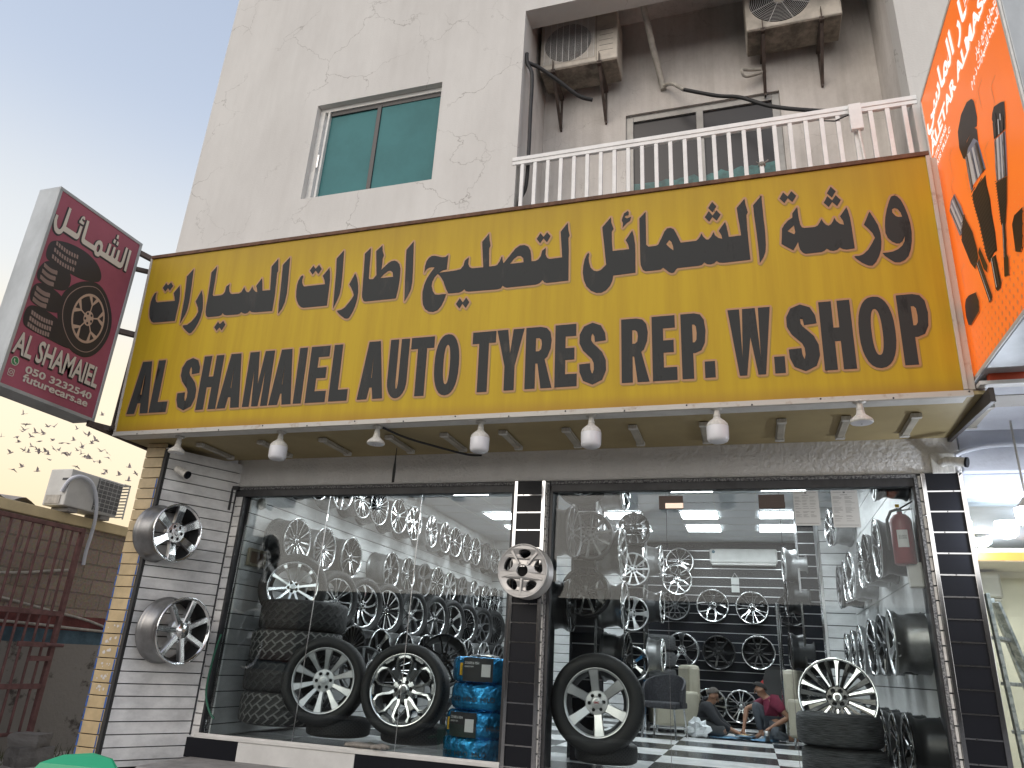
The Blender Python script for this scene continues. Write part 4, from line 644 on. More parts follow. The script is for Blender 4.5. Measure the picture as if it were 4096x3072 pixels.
def rim_parts(t, design, fin, W=.24, hook=False, capscale=1.0):
    link(get('barrel', fin, W), 'barrel', t); link(get('spokes', design, fin), 'spoke_face', t)
    if design != 'sixhole': link(get('cap', fin, capscale), 'centre_cap', t, loc=(0, .022, 0))
    if hook: link(get('hook', W), 'hook', t)
def rim(loc, rz, design, fin, label, group, r=.25, roll=0, W=.24, hook=True, tilt=0):
    t = thing('alloy_rim', label, 'rim', loc, 0, group, rot=(tilt, 0, rz), scale=r/.25)
    ho = t
    rim_parts(t, design, fin, W, hook)
    for ch in t.children:
        if ch.name.startswith('hook') is False: ch.rotation_euler = (0, roll, 0)
    return t
def wheel(loc, rz, design, fin, label, group, r=.25, ro=.36, tw=.24, roll=0, tilt=0, tyre='tyre', lean=0, capscale=1.0):
    t = thing('road_wheel', label, 'wheel', loc, 0, group, rot=(tilt, 0, rz))
    ty = link(get('tyre', ro, r*.985, tw, tyre), 'tyre', t, loc=(0, -.012, 0))
    rm = bpy.data.objects.new('rim', None); COL.objects.link(rm); rm.parent = t; rm.scale = (r/.25,)*3; rm.rotation_euler = (0, roll, 0); rm.location = (0, .004, 0)
    link(get('barrel', fin, .24), 'barrel', rm); link(get('spokes', design, fin), 'spoke_face', rm); link(get('cap', fin, capscale), 'centre_cap', rm, loc=(0, .022, 0))
    return t
def flat_tyre(loc, ro, ri, w, m, label, group=None, parts=None, rz=0):
    """a tyre lying flat: its centre at loc, axle upright"""
    t = thing('tyre', label, 'tyre', loc, 0, group, rot=(0, 0, rz))
    link(get('tyre', ro, ri, w, m), 'tyre_carcass', t, rot=(R_(90), 0, 0), loc=(0, 0, w*.465))
    return t
ORD = ['nearest the street', 'second from the street', 'third from the street', 'fourth from the street', 'fifth from the street', 'sixth from the street', 'seventh from the street', 'eighth from the street', 'ninth from the street', 'tenth from the street', 'eleventh from the street', 'twelfth from the street', 'thirteenth from the street', 'fourteenth from the street', 'fifteenth from the street']
# ---------------- left wall, hung rows (faces look into the shop)
row1 = [(.86, 'fivewide', 'machined'), (1.42, 'y5', 'polish'), (1.95, 'twin7', 'machined'), (2.42, 'turbine', 'machined'), (3.04, 'twin', 'machined'), (3.58, 'y5', 'machined'), (4.25, 'twin7', 'greymach'), (4.83, 'y5', 'greymach'), (5.30, 'twin', 'machined'), (5.88, 'fifteen', 'machined'), (6.36, 'twin7', 'machined'), (6.97, 'y5', 'gun'), (7.5, 'mesh', 'machined'), (7.95, 'twin7', 'polish')]
row2 = [(.61, 'fifteen', 'machined'), (1.19, 'turbine', 'greymach'), (1.84, 'twin', 'machined'), (2.99, 'y5', 'greymach'), (3.55, 'twin', 'greymach'), (4.15, 'fivewide', 'gun'), (4.67, 'fifteen', 'machined'), (5.23, 'seven', 'greymach'), (5.82, 'y5', 'gun'), (6.44, 'fivewide', 'greymach'), (7.08, 'twin7', 'machined'), (7.6, 'mesh', 'machined'), (8.02, 'turbine', 'greymach')]
for nm, row, z in (('top row', row1, 3.31), ('middle row', row2, 2.54)):
    for i, (y, d, f) in enumerate(row):
        rim((-4.75, y, z+random.uniform(-.01, .01)), R_(90+random.uniform(-3, 3)), d, f, f'{FDESC[f]} {DESC[d]} rim, {ORD[i]} in the left {nm}', 'rims hung on the left wall', .252, random.uniform(0, 1.2), .28)
row4 = [(1.37, 'turbine', 'black'), (2.05, 'fivewide', 'machined'), (2.75, 'twin', 'greymach'), (3.45, 'y5', 'greymach'), (4.4, 'fivewide', 'gun'), (5.1, 'swirl', 'greymach'), (5.9, 'twin7', 'polish'), (6.7, 'y5', 'gun'), (7.5, 'ten', 'greymach')]
for i, (y, d, f) in enumerate(row4):
    rim((-4.32, y, 1.47), R_(84), d, f, f'{FDESC[f]} {DESC[d]} rim, {ORD[i]} in the left bottom row', 'rims hung low on the left wall', .25, random.uniform(0, 1.2), .40)
row3 = [(1.40, 'twin7', 'greymach'), (2.07, 'swirl', 'machined'), (2.72, 'fifteen', 'machined'), (3.56, 'y5', 'polish'), (4.42, 'seven', 'polish'), (5.09, 'fivewide', 'machined'), (5.75, 'fifteen', 'machined'), (6.57, 'y5', 'gun'), (7.3, 'turbine', 'black')]
for i, (y, d, f) in enumerate(row3):
    wheel((-4.62, y, 1.98), R_(76+random.uniform(-4, 4)), d, f, f'{FDESC[f]} {DESC[d]} tyred wheel, {ORD[i]} along the left wall', 'tyred wheels along the left wall', .262, .35, .22, random.uniform(0, 1.2))
# ---------------- stack of off road tyres with a wheel on top
for i, (z, dx, dy, m, lb) in enumerate(((.578, 0, .02, 'offroad', 'dusty off-road tyre at the bottom of the corner stack'), (.870, -.03, .03, 'offdark', 'dark block-tread tyre second from the bottom of the corner stack'), (1.162, .02, .0, 'offroad', 'pale dusty chunky tyre third up in the corner stack'), (1.455, .045, .02, 'offdark', 'dark chunky tyre on top of the corner stack'))):
    flat_tyre((-4.56+dx, .56+dy, z), .46-.012*(i % 2), .225, .31, m, lb, 'off-road tyre stack', rz=i*1.1)
wheel((-4.62, .44, 2.04), R_(30), 'ten', 'polish', 'polished ten-spoke wheel with tyre on top of the off-road stack', None, .268, .355, .27, .16, tilt=R_(-4), capscale=1.15)
# ---------------- two display wheels behind the left glass on lying rims
wheel((-3.97, .21, 1.155), R_(19), 'tenwide', 'silver', 'silver broad ten-spoke wheel standing in the left window', None, .305, .405, .27, .05, tilt=R_(-5), capscale=1.15)
wheel((-3.13, .22, 1.125), R_(8), 'petal', 'greymach', 'grey petal-spoke wheel standing beside the blue wrapped tyres', None, .322, .412, .28, .0, tilt=R_(-5), capscale=1.3)
for x, lb in ((-3.93, 'black tyre lying under the broad ten-spoke wheel'), (-3.12, 'black tyre lying under the petal-spoke wheel')):
    flat_tyre((x, .56, .578), .31, .17, .17, 'tyre', lb, 'tyres lying under the display wheels')
rim((-3.52, .72, 1.30), R_(25), 'twin7', 'black', 'gloss black rim lying tilted between the two display wheels', None, .24, 0, .24, False, tilt=R_(-55))
rim((-3.62, .95, 1.02), R_(5), 'ten', 'blacklip', 'black rim leaning low behind the two display wheels', None, .25, 0, .24, False, tilt=R_(-20))
for i, (x, y, z, rz, tl, d, f, lb) in enumerate(((-3.02, .95, 1.42, 35, -18, 'twin', 'black', 'gloss black rim behind the petal-spoke wheel, upper'), (-3.45, 1.15, 1.05, 20, -12, 'fivewide', 'greymach', 'grey rim standing low behind the two display wheels'), (-2.78, 1.0, .86, 15, -8, 'y5', 'gun', 'dark grey rim on the floor behind the petal-spoke wheel'), (-4.05, 1.15, 1.25, 30, -10, 'ten', 'gun', 'dark grey rim behind the broad ten-spoke wheel'), (-2.62, .95, 1.36, 10, -60, 'ten', 'blacklip', 'black rim lying flat on the back of the blue tyre stack'))):
    rim((x, y, z), R_(rz), d, f, lb, 'loose rims behind the display wheels', .25, i*.4, .24, False, tilt=R_(tl))
# ---------------- blue foil wrapped tyres
def torus_wrap(ro, ri, w, seed):
    s = MB(); n, k = 72, 22; vs = []
    for i in range(n):
        a = 2*math.pi*i/n
        for j in range(k):
            b = 2*math.pi*j/k; cc, q = math.cos(b), math.sin(b); e = .55
            r = (ro+ri)/2+(ro-ri)/2*math.copysign(abs(cc)**e, cc); z = w/2*math.copysign(abs(q)**e, q)
            d = .006*noise.noise(Vector((math.cos(a)*5+seed, math.sin(a)*5, b*2.4)))+.004*noise.noise(Vector((math.cos(a)*16, math.sin(a)*16+seed, b*6)))
            r += d*1.1; vs.append((r*math.cos(a), r*math.sin(a), z+d+w/2))
    s.add(vs, [(i*k+j, ((i+1) % n)*k+j, ((i+1) % n)*k+(j+1) % k, i*k+(j+1) % k) for i in range(n) for j in range(k)], 0, False); return s
def curved_patch(ro, a0, a1, z0, z1, off=.004, n=8):
    s = MB(); vs = []
    for i in range(n+1):
        a = R_(a0+(a1-a0)*i/n); vs += [((ro+off)*math.cos(a), (ro+off)*math.sin(a), z) for z in (z0, z1)]
    s.add(vs, [(2*i, 2*i+2, 2*i+3, 2*i+1) for i in range(n)]); return s
def text_mesh(body, size, offset=0.0, spacing=1.0):
    cu = bpy.data.curves.new('txt', 'FONT'); cu.body = body; cu.size = size; cu.offset = offset; cu.space_character = spacing; cu.resolution_u = 3
    o = bpy.data.objects.new('txt', cu); COL.objects.link(o); dg = bpy.context.evaluated_depsgraph_get(); dg.update()
    me = bpy.data.meshes.new_from_object(o.evaluated_get(dg)); bpy.data.objects.remove(o); bpy.data.curves.remove(cu)
    return me
def text_part(name, body, m, par, P, h, width=None, bold=0.0, x0=0.0, z0=0.0, center=False, slant=0.0):
    """P(u,v) -> local 3D of the parent; the text is scaled to cap height h and, if given, to width"""
    me = text_mesh(body, 1.0, bold); vs = [v.co.copy() for v in me.vertices]
    mnx, mxx = min(v.x for v in vs), max(v.x for v in vs); caph = .72
    k = h/caph; kx = width/(mxx-mnx) if width else k
    off = -(mxx-mnx)*kx/2 if center else 0
    for i, v in enumerate(vs): me.vertices[i].co = Vector(P(x0+off+(v.x-mnx)*kx+slant*v.y*k, z0+v.y*k))
    me.materials.append(m); me.name = name
    return link(me, name, par)
bl = [(1.222, -.005, True, 'blue foil wrapped tyre with label, topmost of its stack'), (.996, .0, False, 'plain blue foil wrapped tyre second from the top'), (.770, -.035, True, 'blue foil wrapped tyre with label, second from the bottom'), (.560, -.05, False, 'plain blue foil wrapped tyre at the bottom of its stack')]
for i, (z, dx, lab, lb) in enumerate(bl):
    ro = .315; w = .218
    t = thing('wrapped_tyre', lb, 'tyre', (-2.36+dx, .40, z), 0, 'blue foil wrapped tyres')
    link(torus_wrap(ro, .17, w, i*3.7).mesh('foil_wrap', M['wrap']), 'foil_wrap', t)
    def PT(rr): return lambda u, v: ((rr)*math.cos(R_(-90)+u/rr), (rr)*math.sin(R_(-90)+u/rr), v)
    if lab:
        a0 = -112 if i == 0 else -128
        curved_patch(ro, a0, a0+50, .012, w-.008, .013).build('label_band', M['label'], t)
        curved_patch(ro, a0-7, a0-1, .06, w-.055, .0155).build('label_tab', M['lyellow'], t)
        curved_patch(ro, a0+32, a0+46, .055, w-.06, .0145).build('label_sheet', M['lwhite'], t)
        u0 = R_(a0+90+2)*(ro+.0095)
        text_part('size_print', '215/60R16 95H', M['lwhite'], t, PT(ro+.0150), .022, .145, .012, u0, w-.062)
        text_part('pattern_print', 'GENESYS XP1', M['lwhite'], t, PT(ro+.0150), .012, .095, .01, u0, w-.088)
        text_part('tab_print', 'HILO', M['label'], t, lambda u, v: PT(ro+.0170)(R_(a0+90-2.2)*(ro)-v, u), .017, .075, .02, .066, 0)
    if i != 0:
        text_part('foil_print', 'HILO  HILO  HILO' if i != 2 else 'HILO', M['label'], t, PT(ro+.0160), .040, .46 if i != 2 else .13, .02, -.27 if i != 2 else .16, .075)
# ---------------- right bay: big six-spoke wheel on a lying rim
wheel((-1.30, .22, 1.13), R_(4), 'six', 'silver', 'large silver six-spoke wheel with tyre behind the right glass', None, .285, .405, .27, 0, tilt=R_(-4), capscale=1.25)
t = thing('tyre', 'black rim and tyre lying under the large six-spoke wheel', 'tyre', (-1.26, .50, .58)); link(get('tyre', .27, .17, .16, 'tyre'), 'tyre_carcass', t, rot=(R_(90), 0, 0), loc=(0, 0, .075))
wc = [o for o in bpy.data.objects if o.name.startswith('road_wheel') and 'six-spoke' in o['label'] and 'large' in o['label']][0]
M['red'] = mat('red enamel', (.42, .01, .012), .4)
text_part('cap_lettering', 'GMC', M['red'], wc, lambda u, v: (u, .0215, v), .016, .050, .03, 0, -.008, True)
# ---------------- right bay: bladed rim on two film wrapped tyres
rim((.66, .62, 1.29), R_(-8), 'fifteen', 'machined', 'large black and bright bladed rim on wrapped tyres at the right', None, .312, .06, .22, False, tilt=R_(-10))
flat_tyre((.66, .72, .800), .335, .20, .255, 'wraptyre', 'clear-film wrapped tyre under the large bladed rim', 'film wrapped tyres')
flat_tyre((.68, .72, .545), .330, .20, .25, 'wraptyre', 'clear-film wrapped tyre at the very bottom, under another one', 'film wrapped tyres')
# ---------------- right wall rims (faces look into the shop)
up = [(.95, 'twin', 'machined', .27), (1.61, 'y5', 'black', .246), (2.07, 'swirl', 'polish', .242), (3.0, 'fivewide', 'polish', .28), (3.55, 'twin', 'greymach', .258), (4.21, 'y5', 'gun', .275)]
dn = [(.78, 'fivewide', 'silver', .27), (1.32, 'y5', 'gun', .268), (1.96, 'fivewide', 'greymach', .272), (2.8, 'y5', 'greymach', .27), (3.47, 'twin', 'greymach', .255), (4.1, 'ten', 'polish', .25)]
lo = [(.62, 'y5', 'black', .272), (1.25, 'twin', 'black', .262), (1.9, 'y5', 'black', .26), (2.55, 'twin', 'black', .26), (3.2, 'ten', 'black', .26)]
for nm, row, z, WW in (('upper row', up, 2.57, .27), ('middle row', dn, 1.745, .30), ('lowest row', lo, .93, .30)):
    for i, (y, d, f, r) in enumerate(row):
        rim((1.14, y, z), R_(-90+random.uniform(-3, 2)), d, f, f'{FDESC[f]} {DESC[d]} rim, {ORD[i]} in the right wall {nm}', 'rims hung on the right wall', r, random.uniform(0, 1.2), WW)
rim((1.12, .55, 3.16), R_(-90), 'ten', 'gun', 'dark grey rim hung highest on the right wall, half hidden', 'rims hung on the right wall', .24, 0, .28)
rim((1.10, 4.2, 3.35), R_(-80), 'seven', 'greymach', 'grey machined rim hung high behind the second paper', 'rims hung on the right wall', .25, 0, .26)
# ---------------- back wall rims (faces look to the street)
bk = [((-.64, 2.60), 'y5', 'machined', .289, 'black and bright Y-spoke rim in the middle of the black wall'), ((.05, 2.58), 'twin7', 'machined', .286, 'bright double-spoke rim right of the Y-spoke rim on the black wall'), ((-1.32, 2.59), 'mesh', 'gun', .273, 'dim dark mesh rim at the left of the black wall'), ((-1.22, 1.80), 'fivewide', 'polish', .305, 'polished wide-spoke rim low at the left of the black wall'), ((-.57, 1.79), 'seven', 'black', .29, 'gloss black rim almost lost against the black wall'), ((.11, 1.82), 'ten', 'blacklip', .286, 'black bright-lipped rim above the man in magenta'), ((-1.21, 3.38), 'twin', 'machined', .257, 'bright rim left of the wall air conditioner'), ((-.23, .92), 'twin7', 'polish', .27, 'bright multi-spoke rim on the floor behind the two men'), ((-.75, .91), 'ten', 'greymach', .277, 'rim half hidden behind the man in the dark hoodie'), ((-1.37, .89), 'ten', 'blacklip', .28, 'rim half hidden behind the woven chair'), ((.92, 3.38), 'twin7', 'machined', .24, 'bright rim right of the wall air conditioner'), ((.72, 2.56), 'twin', 'black', .275, 'black rim beside the chrome pole')]
for (x, z), d, f, r, lb in bk:
    rim((x, 7.88, z), R_(random.uniform(-3, 3)), d, f, lb, 'rims hung on the black back wall', r, random.uniform(0, 1), .22)
# ---------------- inner display pillar and its rims
column('inner black slat column hung with rims behind the right window', -1.70, -1.48, 2.9, .60, None, .5) if False else None
def pillar(label, x0, x1, y0, y1):
    C = wthing('display_column', label, 'column', ((x0+x1)/2, y0, .58)); s = MB(); s.box(x0, x1, y0, y1, .58, 3.78); wpart(s, 'core', M['black'], C)
    c = MB(); z = 3.6
    while z > .7: c.box(x0+.01, x1-.01, y0-.004, y0+.001, z, z+.012); c.box(x1-.001, x1+.004, y0+.01, y1-.01, z, z+.012); z -= .165
    wpart(c, 'groove_trim', M['steel'], C)
    for x, y in ((x0, y0), (x1, y0), (x1, y1)):
        s = MB(); s.box(x-.014, x+.014, y-.014, y+.014, .58, 3.78); wpart(s, 'corner_trim', M['chrome'], C)
pillar('slim black inner column hung with rims behind the large six-spoke wheel', -1.72, -1.47, 1.05, 1.40)
pillar('far black inner column hung with rims near the woven chair', -1.85, -1.55, 5.3, 5.7)
pillar('inner black slat column with rims beside the clear wall at the right', .72, .98, 5.05, 5.40)
G_ = 'rims hung on the inner columns'
rim((-1.50, .80, 2.66), R_(3), 'ten', 'gun', 'dark grey ten-spoke rim hung high on the slim inner column', G_, .238, .1)
rim((-1.54, .80, 2.11), R_(2), 'ten', 'black', 'dark thin-spoke rim hung low on the slim inner column', G_, .236, .2)
rim((-1.56, .42, 2.62), R_(86), 'twin', 'gun', 'edge-on grey rim nearest the glass at the top left', G_, .25, .2, .26)
rim((-1.60, .55, 1.95), R_(92), 'y5', 'black', 'dark tyre-black rim edge-on behind the silver column rim', G_, .25, .2, .26)
wheel((-1.62, 1.0, 3.34), R_(6), 'ten', 'silver', 'silver wheel with tyre at the very top of the right window', None, .235, .33, .24, .1)
rim((-1.22, 1.22, 2.55), R_(88), 'y5', 'polish', 'edge-on polished rim upper right of the slim inner column', G_, .25, .3, .26)
rim((-1.20, 1.25, 2.02), R_(88), 'twin', 'polish', 'edge-on polished rim on the right flank of the slim column', G_, .24, .7, .26)
rim((-1.19, 1.2, 3.22), R_(85), 'fivewide', 'polish', 'edge-on rim cut by the top of the window', G_, .24, .7, .26)
rim((-1.18, 1.28, 1.52), R_(86), 'ten', 'black', 'edge-on black rim above the big wheel', G_, .24, .7, .26)
for (x, z), d, f, lb in (((-1.68, 2.87), 'ten', 'silver', 'silver ten-spoke rim on the far inner column, upper'), ((-1.70, 2.21), 'fivewide', 'silver', 'silver wide-spoke rim on the far inner column, middle'), ((-1.70, 1.50), 'fivewide', 'greymach', 'bright rim on the far inner column, lowest'), ((-1.66, 3.5), 'ten', 'black', 'dark rim on the far inner column, topmost')):
    rim((x, 5.05, z), R_(6), d, f, lb, G_, .25, random.uniform(0, 1))
for z, d, f, lb in ((3.05, 'swirl', 'polish', 'polished rim edge-on on the far inner column, upper'), (2.35, 'y5', 'machined', 'edge-on rim on the far inner column, middle'), (1.65, 'twin', 'polish', 'edge-on rim on the far inner column, low')):
    rim((-1.28, 5.5, z), R_(88), d, f, lb, G_, .25, random.uniform(0, 1))
rim((-1.15, 6.6, 2.9), R_(10), 'y5', 'machined', 'bright Y-spoke rim deep behind the far inner column', G_, .25, .4)
for z, f, lb in ((2.98, 'silver', 'silver barrel seen from the side below the first paper'), (2.52, 'black', 'black barrel rim edge-on on the right inner column'), (1.78, 'black', 'dark barrel rim low on the right inner column')):
    rim((.52, 5.25, z), R_(-86), 'twin', f, lb, G_, .26, .3, .30)
# ================================================================== THINGS IN FRONT OF AND INSIDE THE SHOP
# ceiling lamps
XN = {-3.95: 'left window', -1.87: 'inner column', -.67: 'clear door', .53: 'right wall'}
YN = ['unseen row added to light the display', 'front row in view', 'middle row', 'back row']  # row nearest the glass is out of view, added to light the front
for x in XN:
    for y, yn in ((1.6, 0), (3.5, 1), (5.42, 2), (6.6, 3)):
        t = thing('ceiling_lamp', f'lit square ceiling lamp, {YN[yn]}, above the {XN[x]}', 'lamp', (x, y, 3.78), 0, 'square ceiling lamps')
        MB().box(-.28, .28, -.28, .28, -.012, -.002).build('diffuser', M['panel'], t)
        s = MB(); s.box(-.30, -.281, -.30, .30, -.014, 0); s.box(.281, .30, -.30, .30, -.014, 0); s.box(-.281, .281, -.30, -.281, -.014, 0); s.box(-.281, .281, .281, .30, -.014, 0); s.build('trim', M['white'], t)
# bulbs hanging under the soffit
def bulb(x, y, kind, label):
    t = thing('hanging_bulb', label, 'bulb', (x, y, 3.312), 0, 'bulbs under the sign')
    RX = Matrix.Rotation(R_(-90), 4, 'X')   # local Y axis of the lathe becomes -Z
    MB().lathe([(0, 0), (.045, .001), (.045, .010), (.022, .014), (.022, .045), (.026, .05), (.026, .075), (.020, .08)], 24, RX).build('socket', M['pwhite'], t)
    if kind == 'cone':
        MB().lathe([(.018, .055), (.027, .075), (.032, .10), (.050, .118), (.070, .135), (.079, .150), (.080, .160), (.074, .166)], 32, RX).build('bulb_body', M['pwhite'], t)
        MB().lathe([(.074, .166), (.05, .171), (0, .173)], 32, RX).build('lens', M['bulb'], t)
        MB().lathe([(.006, .1705), (.006, .1738), (0, .174)], 10, RX).build('lens_screw', M['frame'], t)
    else:
        MB().lathe([(.018, .055), (.027, .075), (.034, .085), (.058, .105), (.076, .125), (.082, .145), (.083, .150)], 32, RX).build('bulb_body', M['pwhite'], t)
        MB().lathe([(.082, .150), (.0815, .20), (.080, .245), (.072, .262), (.05, .273), (0, .276)], 32, RX).build('globe', M['bulb'], t)
for x, y, k, lb in ((-5.26, -.92, 'cone', 'dusty cone bulb at the far left end under the sign'), (-4.09, -.93, 'cap', 'capsule bulb second from the left under the sign, above the left window'), (-3.07, -.96, 'cone', 'cone bulb with a black cable beside it, over the left window'), (-2.09, -.96, 'cap', 'capsule bulb above the column between the two windows'), (-1.13, -.99, 'cap', 'capsule bulb above the large six-spoke wheel'), (-.15, -1.02, 'cap', 'grimy capsule bulb furthest right of the capsules'), (.85, -1.03, 'cone', 'stained cone bulb at the right end under the sign')):
    bulb(x, y, k, lb)
BX = [(-5.2, 'above the splayed slat wall'), (-4.48, 'behind the second bulb'), (-3.79, 'right of the second bulb'), (-3.09, 'behind the second cone bulb'), (-2.54, 'left of the bulb over the column'), (-1.98, 'right of the bulb over the column'), (-1.41, 'left of the bulb over the big wheel'), (-.84, 'right of the bulb over the big wheel'), (-.265, 'behind the grimy capsule bulb'), (.33, 'right of the grimy capsule bulb'), (.80, 'behind the stained cone bulb'), (1.28, 'at the right end of the brown soffit'), (1.76, 'under the white soffit of the next shop')]
for x, w in BX:
    zz = 3.312 if x < 1.7 else 3.362
    t = thing('batten_light', f'unlit tube light batten {w}', 'tube light', (x, -.45, zz), 0, 'tube lights under the soffits')
    s = MB(); s.box(-.035, .035, -.25, .25, -.018, 0); s.build('body', M['batten'], t, .004)
    s = MB(); s.box(-.028, .028, -.215, .215, -.032, -.0185); s.build('diffuser', M['batten'], t, .008)
    for q in (-1, 1):
        s = MB(); s.box(-.037, .037, *( (-.262, -.218) if q < 0 else (.218, .262)), -.036, 0); s.build('end_cap', M['pwhite'], t, .004)
def wire(name, label, cat, pts, r, m, group=None, n=8):
    b = Vector(pts[0]); P = [Vector(p) for p in pts]; out = []
    for i in range(len(P)-1):          # Catmull-Rom through the points
        p0, p1, p2, p3 = P[max(i-1, 0)], P[i], P[i+1], P[min(i+2, len(P)-1)]
        for q in range(6):
            t = q/6; out.append(.5*((2*p1)+(p2-p0)*t+(2*p0-5*p1+4*p2-p3)*t*t+(3*p1-p0-3*p2+p3)*t**3))
    out.append(P[-1]); s = MB(); s.tube([p-b for p in out], r, n)
    return tag(s.build(name, m, None, 0, loc=b), label, cat, group)
M['cable'] = mat('black cable', (.02, .02, .021), .6); M['conduit'] = mat('pale conduit', (.50, .47, .42), .6, var=.3, vs=12)
wire('cable', 'black cable sagging across the soffit from a cone bulb', 'cable', [(-3.03, -.94, 3.305), (-2.9, -.75, 3.27), (-2.72, -.5, 3.255), (-2.5, -.2, 3.25), (-2.42, -.02, 3.29)], .011, M['cable'])
t = thing('hanging_strap', 'short black strap dangling from the soffit over the left window', 'strap', (-3.2, -.3, 3.31))
s = MB(); n_ = 9
for i in range(n_): pass
vs = []; prof = [(0, .003), (.07, .004), (.13, .006), (.19, .012), (.25, .018), (.31, .021), (.345, .017)]
for i, (dz, w) in enumerate(prof):
    a = .5*math.sin(i*.9); vs += [(-w*math.cos(a), -w*math.sin(a)-.002, -dz), (w*math.cos(a), w*math.sin(a)-.002, -dz), (w*math.cos(a), w*math.sin(a)+.002, -dz), (-w*math.cos(a), -w*math.sin(a)+.002, -dz)]
s.add(vs, [(4*i+j, 4*i+(j+1) % 4, 4*i+4+(j+1) % 4, 4*i+4+j) for i in range(len(prof)-1) for j in range(4)]+[(0, 1, 2, 3), (24, 25, 26, 27)]); s.build('strap', M['cable'], t)
# cameras
def cctv(loc, label, aim, plate=True):
    t = thing('security_camera', label, 'camera', loc)
    if plate:
        s = MB(); s.box(-.085, .085, -.01, .03, -.085, .085); s.build('junction_box', M['pwhite'], t, .008)
    s = MB(); s.tube([(0, -.012, 0), (0, -.05, -.0), Vector((0, -.06, 0))+Vector(aim)*.04], [.034, .026, .02], 14); s.build('bracket', M['pwhite'], t)
    a = Vector(aim).normalized(); c0 = Vector((0, -.075, 0)); s = MB(); s.tube([c0, c0+a*.13], [.034, .036], 18); s.tube([c0+a*.128, c0+a*.165], [.038, .039], 18, 0); s.build('camera_body', M['pwhite'], t)
    s = MB(); s.tube([c0+a*.150, c0+a*.1665], [.0405, .0405], 18); s.build('lens_front', M['black'], t)
    return t
cctv((1.56, -.03, 3.10), 'white bullet camera on a square box above the right column', (.80, -.45, -.22))
cctv((-5.46, -.58, 3.06), 'dusty bullet camera at the top of the splayed slat wall', (.85, .05, -.38), False)
# rims outside
rim((-5.225, -.70, 2.41), R_(80), 'six', 'polish', 'chrome six-spoke rim, upper of the two on the splayed outside wall', 'rims hung outside', .277, R_(8), .27)
o = rim((-5.10, -.49, 1.525), R_(80), 'seven', 'polish', 'chrome seven-spoke rim with big centre cap, lower on the outside wall', 'rims hung outside', .305, R_(14), .24)
MB().lathe([(0, .008), (.03, .008), (.034, .011), (.052, .012), (.058, .018), (.06, .03)], 32).build('big_cap', M['polish'], o)
s = MB(); s.poly([[(-.013, .012), (.013, .012), (.012, -.004), (0, -.015), (-.012, -.004)]], lambda u, v, d: (u, .0065+d, v)); s.build('cap_emblem', M['copper'] if 'copper' in M else M['rust'], o)
rim((-1.872, -.27, 2.165), R_(-4), 'sixhole', 'matt', 'matt silver five-window rim hung on the column between the windows', 'rims hung outside', .232, R_(4), .20)
# small things at the front
t = thing('door_latch', 'dark steel latch bar hanging beside the left window frame', 'latch', (-5.215, -.06, 3.0)); s = MB(); s.bar((0, 0, 0), (.008, -.01, -.24), .028, .012); s.build('latch_bar', M['frame'], t, .003); s = MB(); s.box(-.02, .07, -.01, .03, -.02, .02); s.build('pivot_plate', M['frame'], t, .003)
# work glove lying on the sill
t = thing('work_glove', 'grey knitted work glove lying on the window sill', 'glove', (-3.34, -.022, .632), scale=1.35)
M['glove'] = mat('grey knitted glove', (.30, .28, .25), .95, var=.3, vs=30, bump=.4, bs=120)
s = MB(); s.lathe([(0, -.075), (.030, -.07), (.038, -.03), (.045, .02), (.040, .07), (.030, .10), (0, .105)], 16, Matrix.Rotation(R_(90), 4, 'Z') @ Matrix.Diagonal((1, 1, .38, 1)).to_4x4())
s.v = [(x, y, z+.016+.006*noise.noise(Vector((x*40, y*40, z*40)))) for x, y, z in s.v]; s.build('palm', M['glove'], t)
for i, (a, L, yy) in enumerate(((-.28, .085, -.035), (-.10, .10, -.014), (.05, .105, .008), (.22, .09, .028), (.9, .06, .04))):
    p0 = Vector((.08 if i < 4 else .0, yy, .014)); d = Vector((math.cos(a), math.sin(a), 0)); s = MB(); s.tube([p0, p0+d*L*.5+Vector((0, 0, .010)), p0+d*L], [.013, .0125, .009], 10); s.build('finger' if i < 4 else 'thumb', M['glove'], t)
s = MB(); s.lathe([(.026, 0), (.03, .03), (.034, .05), (.028, .05)], 14, Matrix.Translation((-.07, 0, .014)) @ Matrix.Rotation(R_(90), 4, 'Z') @ Matrix.Diagonal((1, 1, .4, 1)).to_4x4()); s.build('cuff', M['glove'], t)
wire('hose', 'thin green hose looped beside the left window frame', 'hose', [(-5.03, -.045, 1.52), (-5.06, -.06, 1.3), (-5.07, -.06, 1.0), (-5.0, -.055, .83), (-4.93, -.05, .76)], .010, mat('green hose', (.02, .12, .07), .4))
t = thing('alarm_bell', 'round cream alarm bell on the white wall by the left frame', 'bell', (-5.03, .22, 2.885), R_(90)); MB().lathe([(0, -.05), (.035, -.047), (.058, -.03), (.066, -.005), (.066, .01)], 28).build('dome', M['pwhite'], t); MB().lathe([(0, -.0525), (.005, -.052), (.005, -.04)], 10).build('screw', M['frame'], t)
t = thing('meter_hatch', 'small brown framed hatch on the white wall behind the glass', 'hatch', (-5.03, .285, 2.31), R_(90)); s = MB(); s.box(-.155, -.125, -.03, 0, -.09, .09); s.box(.125, .155, -.03, 0, -.09, .09); s.box(-.125, .125, -.03, 0, .06, .09); s.box(-.125, .125, -.03, 0, -.09, -.06); s.build('frame', mat('worn cream wood', (.34, .29, .20), .7, var=.3, vs=9), t, .003); s = MB(); s.box(-.125, .125, -.015, 0, -.06, .06); s.build('door', mat('brown hatch board', (.17, .11, .07), .7, var=.3, vs=6), t)
